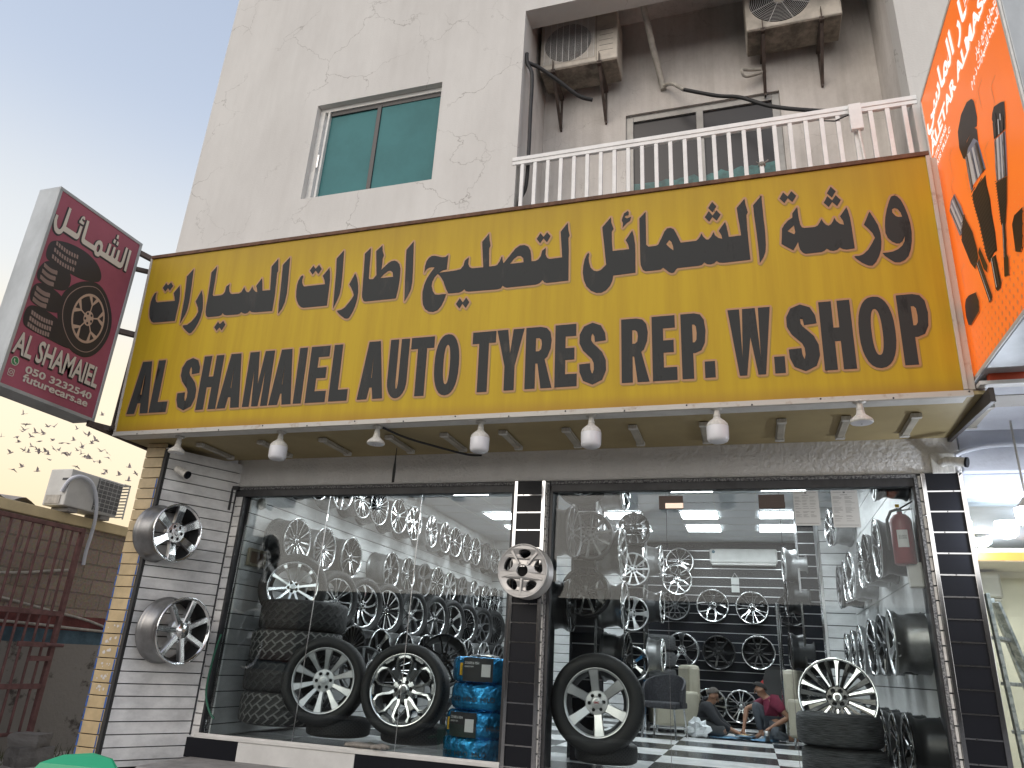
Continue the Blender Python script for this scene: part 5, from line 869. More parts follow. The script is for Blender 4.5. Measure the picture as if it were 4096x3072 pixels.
# papers on the inside of the glass
M['paper'] = mat('printed paper', (.58, .59, .58), .8, var=.05, vs=3); M['ink'] = mat('grey ink', (.12, .12, .13), .8)
def paper(cx, w, z0, z1, label, cols):
    t = thing('hung_paper', label, 'paper', (cx, .018, z0), 0, 'papers on the glass'); h = z1-z0
    s = MB(); s.box(-w/2, w/2, 0, .0012, 0, h); s.build('sheet', M['paper'], t)
    s = MB(); rr = random.Random(int(cx*100)); z = h-.055
    def ln(x0, x1, z, th=.0022): s.add([(x0, -.0006, z), (x1, -.0006, z), (x1, -.0006, z+th), (x0, -.0006, z+th)], [(0, 1, 2, 3)])
    ln(-w*.42, -w*.1, h-.018); ln(w*.12, w*.42, h-.018); ln(-.008, .008, h-.024, .012); ln(-w*.15, w*.12, h-.040, .003)
    while z > .05:
        if rr.random() < .78:
            for c in range(cols):
                xa = -w*.44+c*w*.88/cols; ln(xa, xa+w*.88/cols*rr.uniform(.35, .85), z)
        z -= .0088
    ln(-w*.44, w*.44, .018, .003); s.build('print', M['ink'], t); return t
paper(.51, .20, 2.605, 2.90, 'white printed form taped inside the door glass, left of two', 3); paper(.81, .205, 2.59, 2.90, 'white printed list taped inside the glass, right of two', 2)
# fire extinguisher and box
t = thing('fire_extinguisher', 'red fire extinguisher hanging inside the right glass corner', 'extinguisher', (1.24, .20, 2.32)); M['ext'] = mat('extinguisher red', (.24, .022, .028), .4)
MB().lathe([(0, 0), (.075, .0), (.083, .012), (.083, .34), (.075, .375), (.05, .405), (.022, .415), (.022, .43)], 36, Matrix.Rotation(R_(90), 4, 'X')).build('cylinder', M['ext'], t)
s = MB(); s.box(-.018, .018, -.018, .018, .425, .46); s.bar((0, -.01, .455), (.11, -.01, .52), .018, .012); s.bar((0, -.01, .44), (.10, -.01, .455), .018, .010); s.build('valve_handle', M['frame'], t, .003)
s = MB(); s.tube([(-.015, -.02, .45), (-.07, -.03, .43), (-.105, -.03, .36), (-.112, -.02, .25), (-.105, -.01, .12)], .012, 10); s.build('hose', M['cable'], t)
s = MB(); s.box(-.03, .0, -.03, -.02, .465, .49); s.build('pin_tag', M['lyellow'], t)
def PE(rr): return lambda u, v, d=0: (rr*math.sin(u/rr), -rr*math.cos(u/rr), v)
curved_patch(.083, -128, -72, .13, .27, .001).build('label_sheet', M['lwhite'], t)
text_part('label_writing', '4.2.2025\n3.6.2026', M['ink'], t, PE(.0852), .012, .062, .01, -.045, .215)
t = thing('junction_box', 'white plastic junction box below the fire extinguisher', 'box', (1.30, .20, 2.14)); s = MB(); s.box(-.055, .055, -.03, .05, 0, .20); s.build('body', M['pwhite'], t, .012); s = MB(); s.box(-.05, .05, -.034, -.031, .01, .19); s.build('lid', M['white'], t, .006)
# wall air conditioner on the back wall, tags beside it
t = thing('wall_air_conditioner', 'white wall air conditioner above the black slat wall', 'air conditioner', (-.05, 8.10, 3.32)); s = MB(); s.box(-.60, .60, -.22, 0, .05, .31); s.build('casing', M['white'], t, .03); s = MB(); s.box(-.57, .57, -.215, -.04, .012, .049); s.build('flap', M['white'], t, .006); MB().lathe([(0, -.2215), (.03, -.2212), (.03, -.21)], 20, Matrix.Translation((-.53, 0, .25))).build('badge', mat('blue badge', (.05, .15, .2), .4), t)
for x, lb in ((.50, 'pair of pale paper tags hanging on the black slat wall'),):
    t = thing('price_tag', lb, 'tag', (-.22, 8.08, 2.86)); s = MB(); s.box(-.07, .07, -.012, 0, 0, .12); s.build('card', M['paper'], t); s = MB(); s.box(-.07, .07, -.012, 0, .14, .26); s.build('card', M['paper'], t); s = MB(); s.tube([(-.05, -.006, .26), (0, -.006, .35), (.05, -.006, .26)], .004, 5); s.build('string', M['paper'], t)
# chrome pole on a foot
t = thing('chrome_pole', 'tall chrome pole standing beside the red and black office chair', 'pole', (.40, 5.25, .58)); MB().tube([(0, 0, .02), (0, 0, 1.86)], .032, 20).build('tube', M['chrome'], t); MB().lathe([(0, -.02), (.14, -.018), (.15, 0)], 28, Matrix.Rotation(R_(90), 4, 'X')).build('foot', M['chrome'], t)
# office chair, red and black
t = thing('office_chair', 'black racing-style office chair with red wings beyond the pole', 'chair', (.36, 6.1, .58)); M['bfab'] = mat('black leatherette', (.018, .018, .019), .45); M['rfab'] = mat('red leatherette', (.45, .03, .025), .45)
s = MB(); s.poly([[(-.20, .45), (.20, .45), (.24, .75), (.17, .95), (.10, 1.0), (-.10, 1.0), (-.17, .95), (-.24, .75)]], lambda u, v, d: (u, .12+.1*abs(u)-d+.15*(v-.45), v), .07); s.build('backrest', M['bfab'], t, .02)
for q in (-1, 1):
    s = MB(); s.poly([[(q*.20, .55), (q*.29, .62), (q*.30, .72), (q*.22, .80)]], lambda u, v, d: (u, .08-d+.15*(v-.45), v), .09); s.build('wing', M['rfab'], t, .01)
s = MB(); s.box(-.25, .25, -.35, .12, .38, .48); s.build('seat', M['bfab'], t, .03); s = MB(); s.tube([(0, -.1, .06), (0, -.1, .38)], .03, 12); s.build('gas_lift', M['frame'], t)
for i in range(5): a = 2*math.pi*i/5; s = MB(); s.bar((0, -.1, .08), (.28*math.cos(a), -.1+.28*math.sin(a), .05), .04, .03); s.lathe([(0, -.02), (.03, -.02), (.03, .02), (0, .02)], 12, Matrix.Translation((.28*math.cos(a), -.1+.28*math.sin(a), .032))); s.build('castor_leg', M['frame'], t)
# woven chair
t = thing('woven_chair', 'dark woven armchair on steel legs beside the big wheel', 'chair', (-1.18, 4.45, .58), R_(-14))
M['weave'] = mat('dark wicker', (.045, .045, .055), .6, bump=1.0, bs=70, var=.7, vs=60)
s = MB(); s.box(-.25, .25, -.24, .24, .37, .45); s.build('seat', M['weave'], t, .02)
s = MB(); vs = []; n_ = 18
for i in range(n_+1):
    a = R_(-15+210*i/n_); rx, ry = .29, .27; top = .60+.20*math.sin(max(0, min(math.pi, math.pi*i/n_)))**.7
    for r2, z in ((1, .40), (1.04, top), (.93, top), (.90, .40)): vs.append((rx*r2*math.cos(a), .0+ry*r2*math.sin(a), z))
s.add(vs, [(4*i+j, 4*i+(j+1) % 4, 4*i+4+(j+1) % 4, 4*i+4+j) for i in range(n_) for j in range(4)]+[(0, 1, 2, 3), (4*n_, 4*n_+3, 4*n_+2, 4*n_+1)]); s.build('backrest', M['weave'], t, .008)
for x in (-.22, .22):
    for y in (-.21, .21): MB().tube([(x*.95, y*.95, .37), (x*1.08, y*1.08, 0)], .014, 10).build('leg', M['chrome'], t)
# cream easy chairs
M['cream'] = mat('cream leatherette', (.42, .39, .31), .45, var=.12, vs=4)
def easy(loc, rz, label):
    t = thing('easy_chair', label, 'armchair', loc, rz)
    s = MB(); s.box(-.34, .34, -.34, .30, .10, .42); s.build('seat', M['cream'], t, .05); s = MB(); s.box(-.33, .33, .20, .38, .40, .95); s.build('backrest', M['cream'], t, .06)
    for x in (-.27, .27):
        for y in (-.28, .28): MB().tube([(x, y, .1), (x, y, 0)], .018, 8).build('foot', M['chrome'], t)
    for q in (-1, 1): s = MB(); s.box(min(q*.34, q*.43), max(q*.34, q*.43), -.32, .32, .10, .58); s.build('armrest', M['cream'], t, .04)
easy((-1.22, 5.75, .58), R_(-70), 'cream easy chair behind the dark woven chair'); easy((.83, 5.1, .58), R_(75), 'beige easy chair behind the man in magenta')
for k in range(5):
    flat_tyre((-1.55, 6.75, .578+.262*k), .33, .2, .255, 'wraptyre', ['film wrapped tyre at the foot of the stack behind the cream chair', 'film wrapped tyre second in the stack behind the cream chair', 'film wrapped tyre third in the stack behind the cream chair', 'film wrapped tyre fourth in the stack behind the cream chair', 'film wrapped tyre topmost behind the cream chair'][k], 'film wrapped tyre stack', rz=k)
# the meal on the floor
t = thing('plastic_sheet', 'thin blue plastic sheet spread on the checkered floor for a meal', 'sheet', (-.18, 5.28, .583)); s = MB(); nx_, ny_ = 26, 12; vs = []
for i in range(nx_+1):
    for j in range(ny_+1):
        x = -.46+.92*i/nx_; y = -.22+.44*j/ny_; e = 1 if i in (0, nx_) or j in (0, ny_) else 0
        vs.append((x+.03*noise.noise(Vector((y*6, 3, x)))*e, y+.04*noise.noise(Vector((x*6, 1, 0)))*e, .012+.022*abs(noise.noise(Vector((x*9, y*9, 0))))))
s.add(vs, [(i*(ny_+1)+j, (i+1)*(ny_+1)+j, (i+1)*(ny_+1)+j+1, i*(ny_+1)+j+1) for i in range(nx_) for j in range(ny_)], 0, True); s.build('sheet', mat('blue plastic sheet', (.20, .42, .66), .3), t)
t = thing('food_tray', 'shallow tray of food between the two men on the sheet', 'tray', (-.16, 5.30, .625)); MB().lathe([(0, .0), (.12, 0), (.15, .025), (.155, .025), (.125, -.004)], 32, Matrix.Rotation(R_(90), 4, 'X')).build('tray', M['steel'], t); s = MB(); s.lathe([(0, .03), (.05, .026), (.09, .014), (.11, .004)], 20, Matrix.Rotation(R_(90), 4, 'X')); s.v = [(x, y, z+.008*noise.noise(Vector((x*40, y*40, 0)))) for x, y, z in s.v]; s.build('rice', mat('food', (.40, .27, .12), .8, var=.5, vs=40), t)
t = thing('plastic_bag', 'crumpled white plastic bag on the floor beside the hooded man', 'bag', (-.78, 5.05, .58)); s = MB(); vs = []; n_ = 22
for i in range(n_):
    for j in range(11):
        a = 2*math.pi*i/n_; b = -math.pi/2+math.pi*j/10; p = Vector((math.cos(a)*math.cos(b), math.sin(a)*math.cos(b), math.sin(b))); r = .13*(1+.55*noise.noise(p*2.6+Vector((3, 1, 0)))+.3*noise.noise(p*6)); vs.append((p.x*r*1.15, p.y*r, max(.0, p.z*r+.10)))
s.add(vs, [(i*11+j, ((i+1) % n_)*11+j, ((i+1) % n_)*11+j+1, i*11+j+1) for i in range(n_) for j in range(10)]); s.build('bag_body', mat('white plastic film', (.70, .72, .74), .35), t)
t = thing('steel_cup', 'ribbed steel cup by the hand of the man in magenta', 'cup', (.135, 5.05, .60)); MB().lathe([(0, 0), (.034, .0), (.036, .05), (.040, .10), (.042, .13), (.039, .13), (.036, .02), (0, .02)], 24, Matrix.Rotation(R_(90), 4, 'X')).build('cup_body', M['steel'], t)
# ================================================================== BALCONY THINGS
BR = wthing('balcony_railing', 'white steel balcony railing with square bars above the yellow sign', 'railing', (-.2, -.85, 5.0))
s = MB(); s.box(-1.99, 1.61, -.885, -.835, 6.055, 6.10); wpart(s, 'top_rail', M['rail'], BR, .004); s = MB(); s.box(-1.99, 1.61, -.878, -.842, 6.015, 6.054); wpart(s, 'under_rail', M['rail'], BR, .003)
for i in range(27):
    x = -1.885+i*.1305; s = MB(); s.box(x-.018, x+.018, -.875, -.845, 5.0, 6.014); wpart(s, 'baluster', M['rail'], BR, .003)
M['accase'] = mat('grimy cream casing', (.62, .57, .50), .5, var=.4, vs=3.0, lo=.36, hi=.6); M['acbot'] = mat('rusty casing floor', (.30, .26, .21), .7, var=.6, vs=7)
def ac_fan(t, x0, x1, y0, y1, z0, z1, fc, fr, style):
    s = MB(); s.box(x0, x1, y0+.004, y1, z0+.004, z1); s.build('casing', M['accase'], t, .018); s = MB(); s.box(x0+.01, x1-.01, y0+.012, y1-.01, z0-.012, z0+.003); s.build('base_tray', M['acbot'], t, .004)
    MB().lathe([(fr, .003), (fr*.99, -.002), (0, -.002)], 40, Matrix.Translation((fc[0], y0+.0035, fc[1]))).build('fan_opening', M['hole'], t)
    MB().lathe([(0, -.004), (.055, -.003), (.06, .003)], 20, Matrix.Translation((fc[0], y0, fc[1]))).build('fan_hub', M['accase'], t) if style == 'round' else None
    s = MB()
    if style == 'round':
        for k in range(3, 17):
            r = fr*k/16.5; s.tube([(fc[0]+r*math.cos(2*math.pi*i/40), y0-.006, fc[1]+r*math.sin(2*math.pi*i/40)) for i in range(41)], .0022, 4, 0, False)
        for k in range(8):
            a = R_(22+45*k); s.tube([(fc[0]+.05*math.cos(a), y0-.009, fc[1]+.05*math.sin(a)), (fc[0]+fr*1.03*math.cos(a), y0-.004, fc[1]+fr*1.03*math.sin(a))], .003, 5)
    else:
        gx0, gx1, gz0, gz1 = style
        for k in range(42): z = gz0+(gz1-gz0)*k/41; s.tube([(gx0, y0-.006, z), (gx1, y0-.006, z)], .0024, 4)
        for k in range(9): x = gx0+(gx1-gx0)*k/8; s.tube([(x, y0-.010, gz0), (x, y0-.010, gz1)], .003, 4)
    s.build('fan_guard', M['rail'], t)
    for bx in (x0+.16, x1-.20):
        s = MB(); s.bar((bx, y0-.02, z0-.035), (bx, .02, z0-.035), .045, .04); s.bar((bx, y0-.015, z0-.04), (bx, y0-.015, z0+.10), .042, .006); s.bar((bx, .02, z0-.50), (bx, .02, z0-.02), .04, .02); s.bar((bx, y0+.02, z0-.06), (bx, .015, z0-.47), .03, .03); s.build('bracket', M['rack'], t)
def acthing(label, x0, x1, y0, y1, z0, z1, fc, fr, style):
    t = thing('air_conditioner', label, 'air conditioner', (0, 0, 0), 0, 'air conditioners on the balcony'); ac_fan(t, x0, x1, y0, y1, z0, z1, fc, fr, style); return t
t = acthing('grimy air conditioner with wire grille at the left of the balcony', -1.90, -1.02, -.42, -.06, 7.62, 8.34, (-1.58, 7.97), .27, (-1.85, -1.28, 7.69, 8.28))
s = MB()
for k in range(5): s.box(-1.22, -1.07, -.4175, -.4155, 7.76+.075*k, 7.763+.075*k)
s.build('louvre_line', M['hole'], t)
s = MB(); s.box(-1.256, -1.253, -.4178, -.4155, 7.64, 8.3); s.build('panel_joint', M['hole'], t)
acthing('air conditioner with round fan guard at the right of the balcony', .32, 1.24, -.42, -.06, 7.64, 8.32, (.665, 7.985), .30, 'round')
t = bpy.data.objects.get('air_conditioner')
wire('conduit', 'thick pale conduit running down the balcony ceiling to the wall', 'conduit', [(-.75, -.60, 8.35), (-.72, -.45, 8.2), (-.66, -.22, 7.88), (-.60, -.02, 7.6), (-.575, .01, 7.46)], .035, M['conduit'], 'wires of the balcony')
wire('cable', 'pale cable turning black across the balcony wall above the door', 'cable', [(-.575, -.0, 7.50), (-.47, -.12, 7.40), (-.34, -.2, 7.215)], .022, M['conduit'], 'wires of the balcony')
wire('cable', 'long black cable from the wall over the door to the railing', 'cable', [(-.34, -.2, 7.215), (-.01, -.2, 7.06), (.22, -.22, 6.97), (.49, -.3, 6.73), (.81, -.45, 6.48), (1.05, -.7, 6.2), (1.3, -.8, 6.08)], .020, M['cable'], 'wires of the balcony')
wire('cable', 'thick black cable sagging from the left edge under the air conditioner', 'cable', [(-1.93, -.80, 7.40), (-1.80, -.72, 7.36), (-1.62, -.62, 7.24), (-1.42, -.50, 7.10), (-1.28, -.45, 7.06)], .021, M['cable'], 'wires of the balcony')
wire('cable', 'black cable hanging down the left edge of the balcony', 'cable', [(-1.93, -.80, 7.52), (-1.92, -.80, 7.38), (-1.86, -.80, 7.2), (-1.855, -.8, 6.7), (-1.85, -.8, 6.2), (-1.86, -.8, 5.8), (-1.92, -.8, 5.62), (-1.94, -.8, 5.3)], .020, M['cable'], 'wires of the balcony')
wire('cable', 'loop of pale cable under the right air conditioner', 'cable', [(.45, -.05, 7.45), (.34, -.1, 7.42), (.26, -.14, 7.40), (.30, -.1, 7.34), (.50, -.04, 7.42)], .017, M['conduit'], 'wires of the balcony')
t = thing('switch_box', 'small white switch box strapped to the balcony railing', 'box', (1.12, -.905, 5.80)); s = MB(); s.box(-.05, .05, -.03, .018, 0, .27); s.build('body', M['rail'], t, .006); s = MB(); s.tube([(.01, 0, 0), (.03, .02, -.3), (.03, .02, -.8)], .012, 8); s.build('pipe', M['alum'], t); s = MB(); s.tube([(-.05, 0, .18), (-.16, .03, .16), (-.25, .05, .20)], .006, 6); s.build('lead', M['cable'], t)
t = thing('dish_stub', 'knotted rag tied to one railing bar', 'rag', (.335, -.862, 5.62)); s = MB(); s.lathe([(.024, -.02), (.032, -.01), (.03, .012), (.022, .02)], 10, Matrix.Rotation(R_(90), 4, 'X')); s.bar((.02, -.02, 0), (.055, -.03, .02), .008, .006); s.bar((-.02, -.02, 0), (-.05, -.03, .015), .008, .006); s.build('knot', M['glove'], t)
# ================================================================== LEFT: RED LIGHT BOX SIGN ON ITS BRACKET
t = thing('bracket_frame', 'rusty brown angle-iron frame carrying the red sign', 'frame', (-6.0, -1.1, 3.36)); b = t.location
def rb(a, c, w=.05, h=.05): s = MB(); s.bar(Vector(a)-b, Vector(c)-b, w, h); s.build('angle_bar', M['rack'], t)
rb((-6.02, -1.02, 3.34), (-6.02, -1.02, 5.36), .05, .02); rb((-6.02, -1.0, 3.34), (-6.02, -1.0, 5.36), .02, .05)
rb((-6.12, -1.18, 5.36), (-5.96, -.98, 5.30)); rb((-6.12, -1.18, 5.16), (-5.96, -.98, 5.18), .05, .04); rb((-6.12, -1.18, 4.42), (-5.97, -1.0, 4.42), .06, .05); rb((-6.16, -1.2, 3.40), (-5.99, -.98, 3.38), .06, .05)
rb((-6.02, -1.02, 3.40), (-5.965, -.93, 3.95), .035, .03)
rb((-6.1, -1.25, 3.385), (-5.93, -.30, 3.30), .05, .05); rb((-5.98, -1.08, 3.39), (-5.86, -.30, 3.33), .05, .04); rb((-6.03, -.85, 3.36), (-5.93, -.85, 3.36), .04, .03)
RS = wthing('light_box_sign', 'red light box sign with tyre picture and white lettering on a grey case', 'sign', (-6.25, -1.72, 3.41))
M['redface'] = mat('flare-paled red print', (.37, .095, .145), .55, var=.28, vs=.9, lo=.35, hi=.65); M['case'] = mat('weathered aluminium case', (.43, .46, .48), .45, .25, var=.25, vs=2.2, stretch=(1, 1, .5))  # red made paler and purpler, lens flare put into the print colour
RY0, RY1, RZ0, RZ1 = -2.25, -1.19, 3.41, 5.46
s = MB(); s.box(-6.36, -6.104, RY0, RY1, RZ0, RZ1); wpart(s, 'case', M['case'], RS, .006)
s = MB(); s.box(-6.103, -6.098, RY0+.03, RY1-.03, RZ0+.03, RZ1-.03); wpart(s, 'face', M['redface'], RS)
s = MB()
for y0, y1, z0, z1 in ((RY0, RY1, RZ0, RZ0+.032), (RY0, RY1, RZ1-.032, RZ1), (RY0, RY0+.032, RZ0+.033, RZ1-.033), (RY1-.032, RY1, RZ0+.033, RZ1-.033)): s.box(-6.103, -6.09, y0, y1, z0, z1)
wpart(s, 'frame', M['case'], RS, .003)
def PR(off): return lambda u, v, d=0: (-6.098+off+d, u, v)
def PRl(off): return lambda u, v, d=0: (-6.098+off+d-RS.location.x, u-RS.location.y, v-RS.location.z)
M['signwhite'] = mat('aged white vinyl', (.60, .56, .50), .45); M['tyreprint'] = mat('printed tyre black', (.030, .028, .034), .4); M['tyrelight'] = mat('printed tyre highlight', (.30, .22, .20), .45); M['rimprint'] = mat('printed rim beige', (.50, .36, .28), .45)
s = MB()
for l in RED_AR: s.poly(l, PR(.004)); 
wpart(s, 'arabic_lettering', M['signwhite'], RS)
s = MB()
for l in RED_AR: s.outline([[(u-.006, v-.010) for u, v in q] for q in l], .010, PR(.0015))
wpart(s, 'letter_shadow', M['tyreprint'], RS)
def smooth2(l):
    for _ in range(2): l = [p for i in range(len(l)) for p in ((l[i][0]*.75+l[(i+1) % len(l)][0]*.25, l[i][1]*.75+l[(i+1) % len(l)][1]*.25), (l[i][0]*.25+l[(i+1) % len(l)][0]*.75, l[i][1]*.25+l[(i+1) % len(l)][1]*.75))]
    return l
RED_TY = [smooth2(l) for l in RED_TY[:5]]+RED_TY[5:]
s = MB()
for i, l in enumerate(RED_TY[:5]): s.poly([l], PR(.0012+.0006*i), 0, 0)
for k in range(4):
    l = RED_TY[k]; us = [p[0] for p in l]; vs_ = [p[1] for p in l]; u0, u1, v0, v1 = min(us), max(us), min(vs_), max(vs_)
    for r in range(3):
        n_ = 9
        for q in range(n_):
            f = q/n_; ua = u0+(u1-u0)*(.10+.42*f); va = v1-(v1-v0)*(.24+.24*r)-(v1-v0)*.06*math.sin(f*3.1)
            if k and ua > u0+(u1-u0)*.62: continue
            s.add([PR(.0046)(ua, va), PR(.0046)(ua+.020, va-.002), PR(.0046)(ua+.026, va-.042), PR(.0046)(ua+.006, va-.040)], [(0, 1, 2, 3)], 1)
(ty, tz), (ry_, rz_), (by_, bz_), (ly_, lz_) = RED_TY[5]
cu, cv = (ry_+ly_)/2, (tz+bz_)/2; au, av = (ry_-ly_)/2, (tz-bz_)/2
def el(f, n=36, a0=0, a1=360): return [(cu+au*f*math.cos(R_(a0+(a1-a0)*i/n)), cv+av*f*math.sin(R_(a0+(a1-a0)*i/n))) for i in range(n)]
s.poly([el(1.0)], PR(.0048), 0, 2); s.poly([el(.90)], PR(.0054), 0, 0)
for k in range(5):
    a = R_(90+72*k)
    for q in (-1, 1):
        p = [(.25, a+q*.10), (.55, a+q*.06), (.92, a+q*.36), (.92, a+q*.16), (.62, a-q*.02), (.25, a-q*.12)]; s.poly([[(cu+au*r*math.cos(w), cv+av*r*math.sin(w)) for r, w in p]], PR(.0060+.0003*(q+1)), 0, 2)
s.poly([el(.30)], PR(.0068), 0, 2); s.outline([el(.95)], .008, PR(.0070), 2)
for k in range(5):
    w = R_(54+72*k); s.poly([[(cu+au*.2*math.cos(w)+.012*math.cos(q), cv+av*.2*math.sin(w)+.014*math.sin(q)) for q in [2*math.pi*j/10 for j in range(10)]]], PR(.0082), 0, 0)
s.outline([[(p[0]-(p[0]-cu)*.16, p[1]-(p[1]-cv)*.13) for p in RED_TY[4]]], .004, PR(.0050), 1)
wpart(s, 'tyre_picture', [M['tyreprint'], M['tyrelight'], M['rimprint']], RS)
text_part('english_lettering', 'AL SHAMAIEL', M['signwhite'], RS, PRl(.0060), .208, .93, .022, -2.205, 3.745)
text_part('lettering_shadow', 'AL SHAMAIEL', M['tyreprint'], RS, PRl(.0045), .208, .93, .040, -2.212, 3.733)
text_part('phone_number', '050 3232540', M['signwhite'], RS, PRl(.0065), .066, .735, .028, -2.035, 3.61); text_part('web_address', 'futurecars.ae', M['signwhite'], RS, PRl(.0065), .072, .715, .028, -2.035, 3.528)
s = MB(); C1 = (-2.148, 3.672); s.poly([[(C1[0]+.034*math.cos(q), C1[1]+.040*math.sin(q)) for q in [2*math.pi*j/24 for j in range(24)]]], PR(.0045), 0, 0); s.poly([[(C1[0]-.034, C1[1]-.042), (C1[0]-.026, C1[1]-.016), (C1[0]-.008, C1[1]-.034)]], PR(.0043), 0, 0); s.outline([[(C1[0]+.034*math.cos(q), C1[1]+.040*math.sin(q)) for q in [2*math.pi*j/24 for j in range(24)]]], .0035, PR(.0050), 1)
s.poly([[(C1[0]-.015, C1[1]+.016), (C1[0]-.008, C1[1]+.019), (C1[0]-.003, C1[1]+.008), (C1[0]-.005, C1[1]-.001), (C1[0]+.006, C1[1]-.012), (C1[0]+.017, C1[1]-.012), (C1[0]+.018, C1[1]-.020), (C1[0]+.006, C1[1]-.024), (C1[0]-.012, C1[1]-.006)]], PR(.0060), 0, 1); wpart(s, 'phone_icon', [mat('icon green', (.04, .22, .09), .4), M['signwhite']], RS)
s = MB(); C2 = (-2.152, 3.562)
def rr_(c, a, b2, r, n=5): return [(c[0]+sx*(a-r)+r*math.cos(R_(a0+90*i/n)), c[1]+sz*(b2-r)+r*math.sin(R_(a0+90*i/n))) for sx, sz, a0 in ((1, 1, 0), (-1, 1, 90), (-1, -1, 180), (1, -1, 270)) for i in range(n+1)]
s.outline([rr_(C2, .026, .031, .010)], .0032, PR(.0050)); s.outline([[(C2[0]+.0125*math.cos(q), C2[1]+.0150*math.sin(q)) for q in [2*math.pi*j/20 for j in range(20)]]], .003, PR(.0050)); s.poly([[(C2[0]+.015+.003*math.cos(q), C2[1]+.018+.003*math.sin(q)) for q in [2*math.pi*j/8 for j in range(8)]]], PR(.0050)); wpart(s, 'camera_icon', M['signwhite'], RS)
# ================================================================== RIGHT: ORANGE LIGHT BOX SIGN
OS = wthing('light_box_sign', 'lit orange light box sign with shock absorbers and white lettering', 'sign', (1.75, -1.78, 3.45))
M['orange'] = mat('lit orange print', (.86, .165, .020), .35, var=.14, vs=.8); _b = M['orange'].node_tree.nodes['Principled BSDF']; _b.inputs['Emission Color'].default_value = (1.0, .21, .028, 1); _b.inputs['Emission Strength'].default_value = .24
OY0, OY1, OZ0, OZ1 = -2.66, -.93, 3.44, 5.99
s = MB(); s.box(1.626, 1.90, OY0, OY1, OZ0, OZ1); wpart(s, 'case', M['case'], OS, .006); s = MB(); s.box(1.619, 1.625, OY0+.02, OY1-.02, OZ0+.02, OZ1-.02); wpart(s, 'face', M['orange'], OS)
s = MB()
for y0, y1, z0, z1 in ((OY0, OY1, OZ0, OZ0+.028), (OY0, OY1, OZ1-.028, OZ1), (OY0, OY0+.028, OZ0+.029, OZ1-.029), (OY1-.028, OY1, OZ0+.029, OZ1-.029)): s.box(1.612, 1.625, y0, y1, z0, z1)
wpart(s, 'frame', M['alum'], OS, .003)
def PO(off): return lambda u, v, d=0: (1.619-off-d, u, v)
def POl(off): return lambda u, v, d=0: (1.619-off-d-OS.location.x, -u-OS.location.y, v-OS.location.z)   # u runs towards the street
M['signlit'] = emit('lit white vinyl', (1, .98, .95), .30, (.8, .8, .8))
M['ochrome'] = mat('printed chrome', (.42, .45, .56), .4, var=.7, vs=7, stretch=(1, 6, .6), lo=.4, hi=.55); M['oblack'] = mat('printed black', (.022, .018, .018), .4, var=.4, vs=12, stretch=(1, 1, 8)); M['opale'] = mat('printed pale orange', (.88, .34, .13), .45); M['oyel'] = mat('printed yellow', (.80, .45, .02), .45); M['ogrey'] = mat('printed grey', (.075, .068, .068), .45)
s = MB(); dep = 0
for nm, l in ORANGE.items():
    dep += 1; s.poly([l], PO(.002+.0004*dep), 0, 1 if nm in ('cyl', 's2chr', 's3chr') else 0)
    s.outline([l], .005, PO(.0012), 2)
M['ohi'] = mat('printed highlight', (.78, .80, .86), .4); M['omid'] = mat('printed steel blue', (.30, .33, .46), .4)
def stripes(l0, l1, r0, r1, fr, off=.0075):
    for a, b2, m_ in fr:
        q = [(l0[0]+(r0[0]-l0[0])*a, l0[1]+(r0[1]-l0[1])*a), (l0[0]+(r0[0]-l0[0])*b2, l0[1]+(r0[1]-l0[1])*b2), (l1[0]+(r1[0]-l1[0])*b2, l1[1]+(r1[1]-l1[1])*b2), (l1[0]+(r1[0]-l1[0])*a, l1[1]+(r1[1]-l1[1])*a)]
        s.add([PO(off)(*p) for p in q], [(0, 1, 2, 3)], m_)
CH = [(.04, .14, 6), (.14, .22, 3), (.22, .42, 5), (.42, .50, 6), (.56, .70, 5), (.74, .84, 6), (.84, .95, 3)]
o_ = ORANGE['cyl']; stripes(o_[0], o_[8], o_[3], o_[4], CH); o_ = ORANGE['s2chr']; stripes(o_[0], o_[4], o_[1], o_[3], CH); o_ = ORANGE['s3chr']; stripes(o_[2], o_[4], o_[0], o_[6], CH)
for nm_, ia, ib, ic, id_ in (('rod', 0, 5, 1, 2), ('s3rod', 0, 4, 1, 2), ('s2rod', 0, 6, 1, 2)):
    o_ = ORANGE[nm_]; stripes(o_[ia], o_[ib], o_[ic], o_[id_], [(.22, .32, 5), (.60, .75, 3)])
o_ = ORANGE['s2blk']; stripes(o_[0], o_[3], o_[1], o_[2], [(.15, .25, 3), (.45, .53, 5), (.7, .85, 3)]); o_ = ORANGE['s2cap']; stripes(o_[0], o_[6], o_[4], o_[5], [(.2, .28, 3), (.62, .7, 5)])
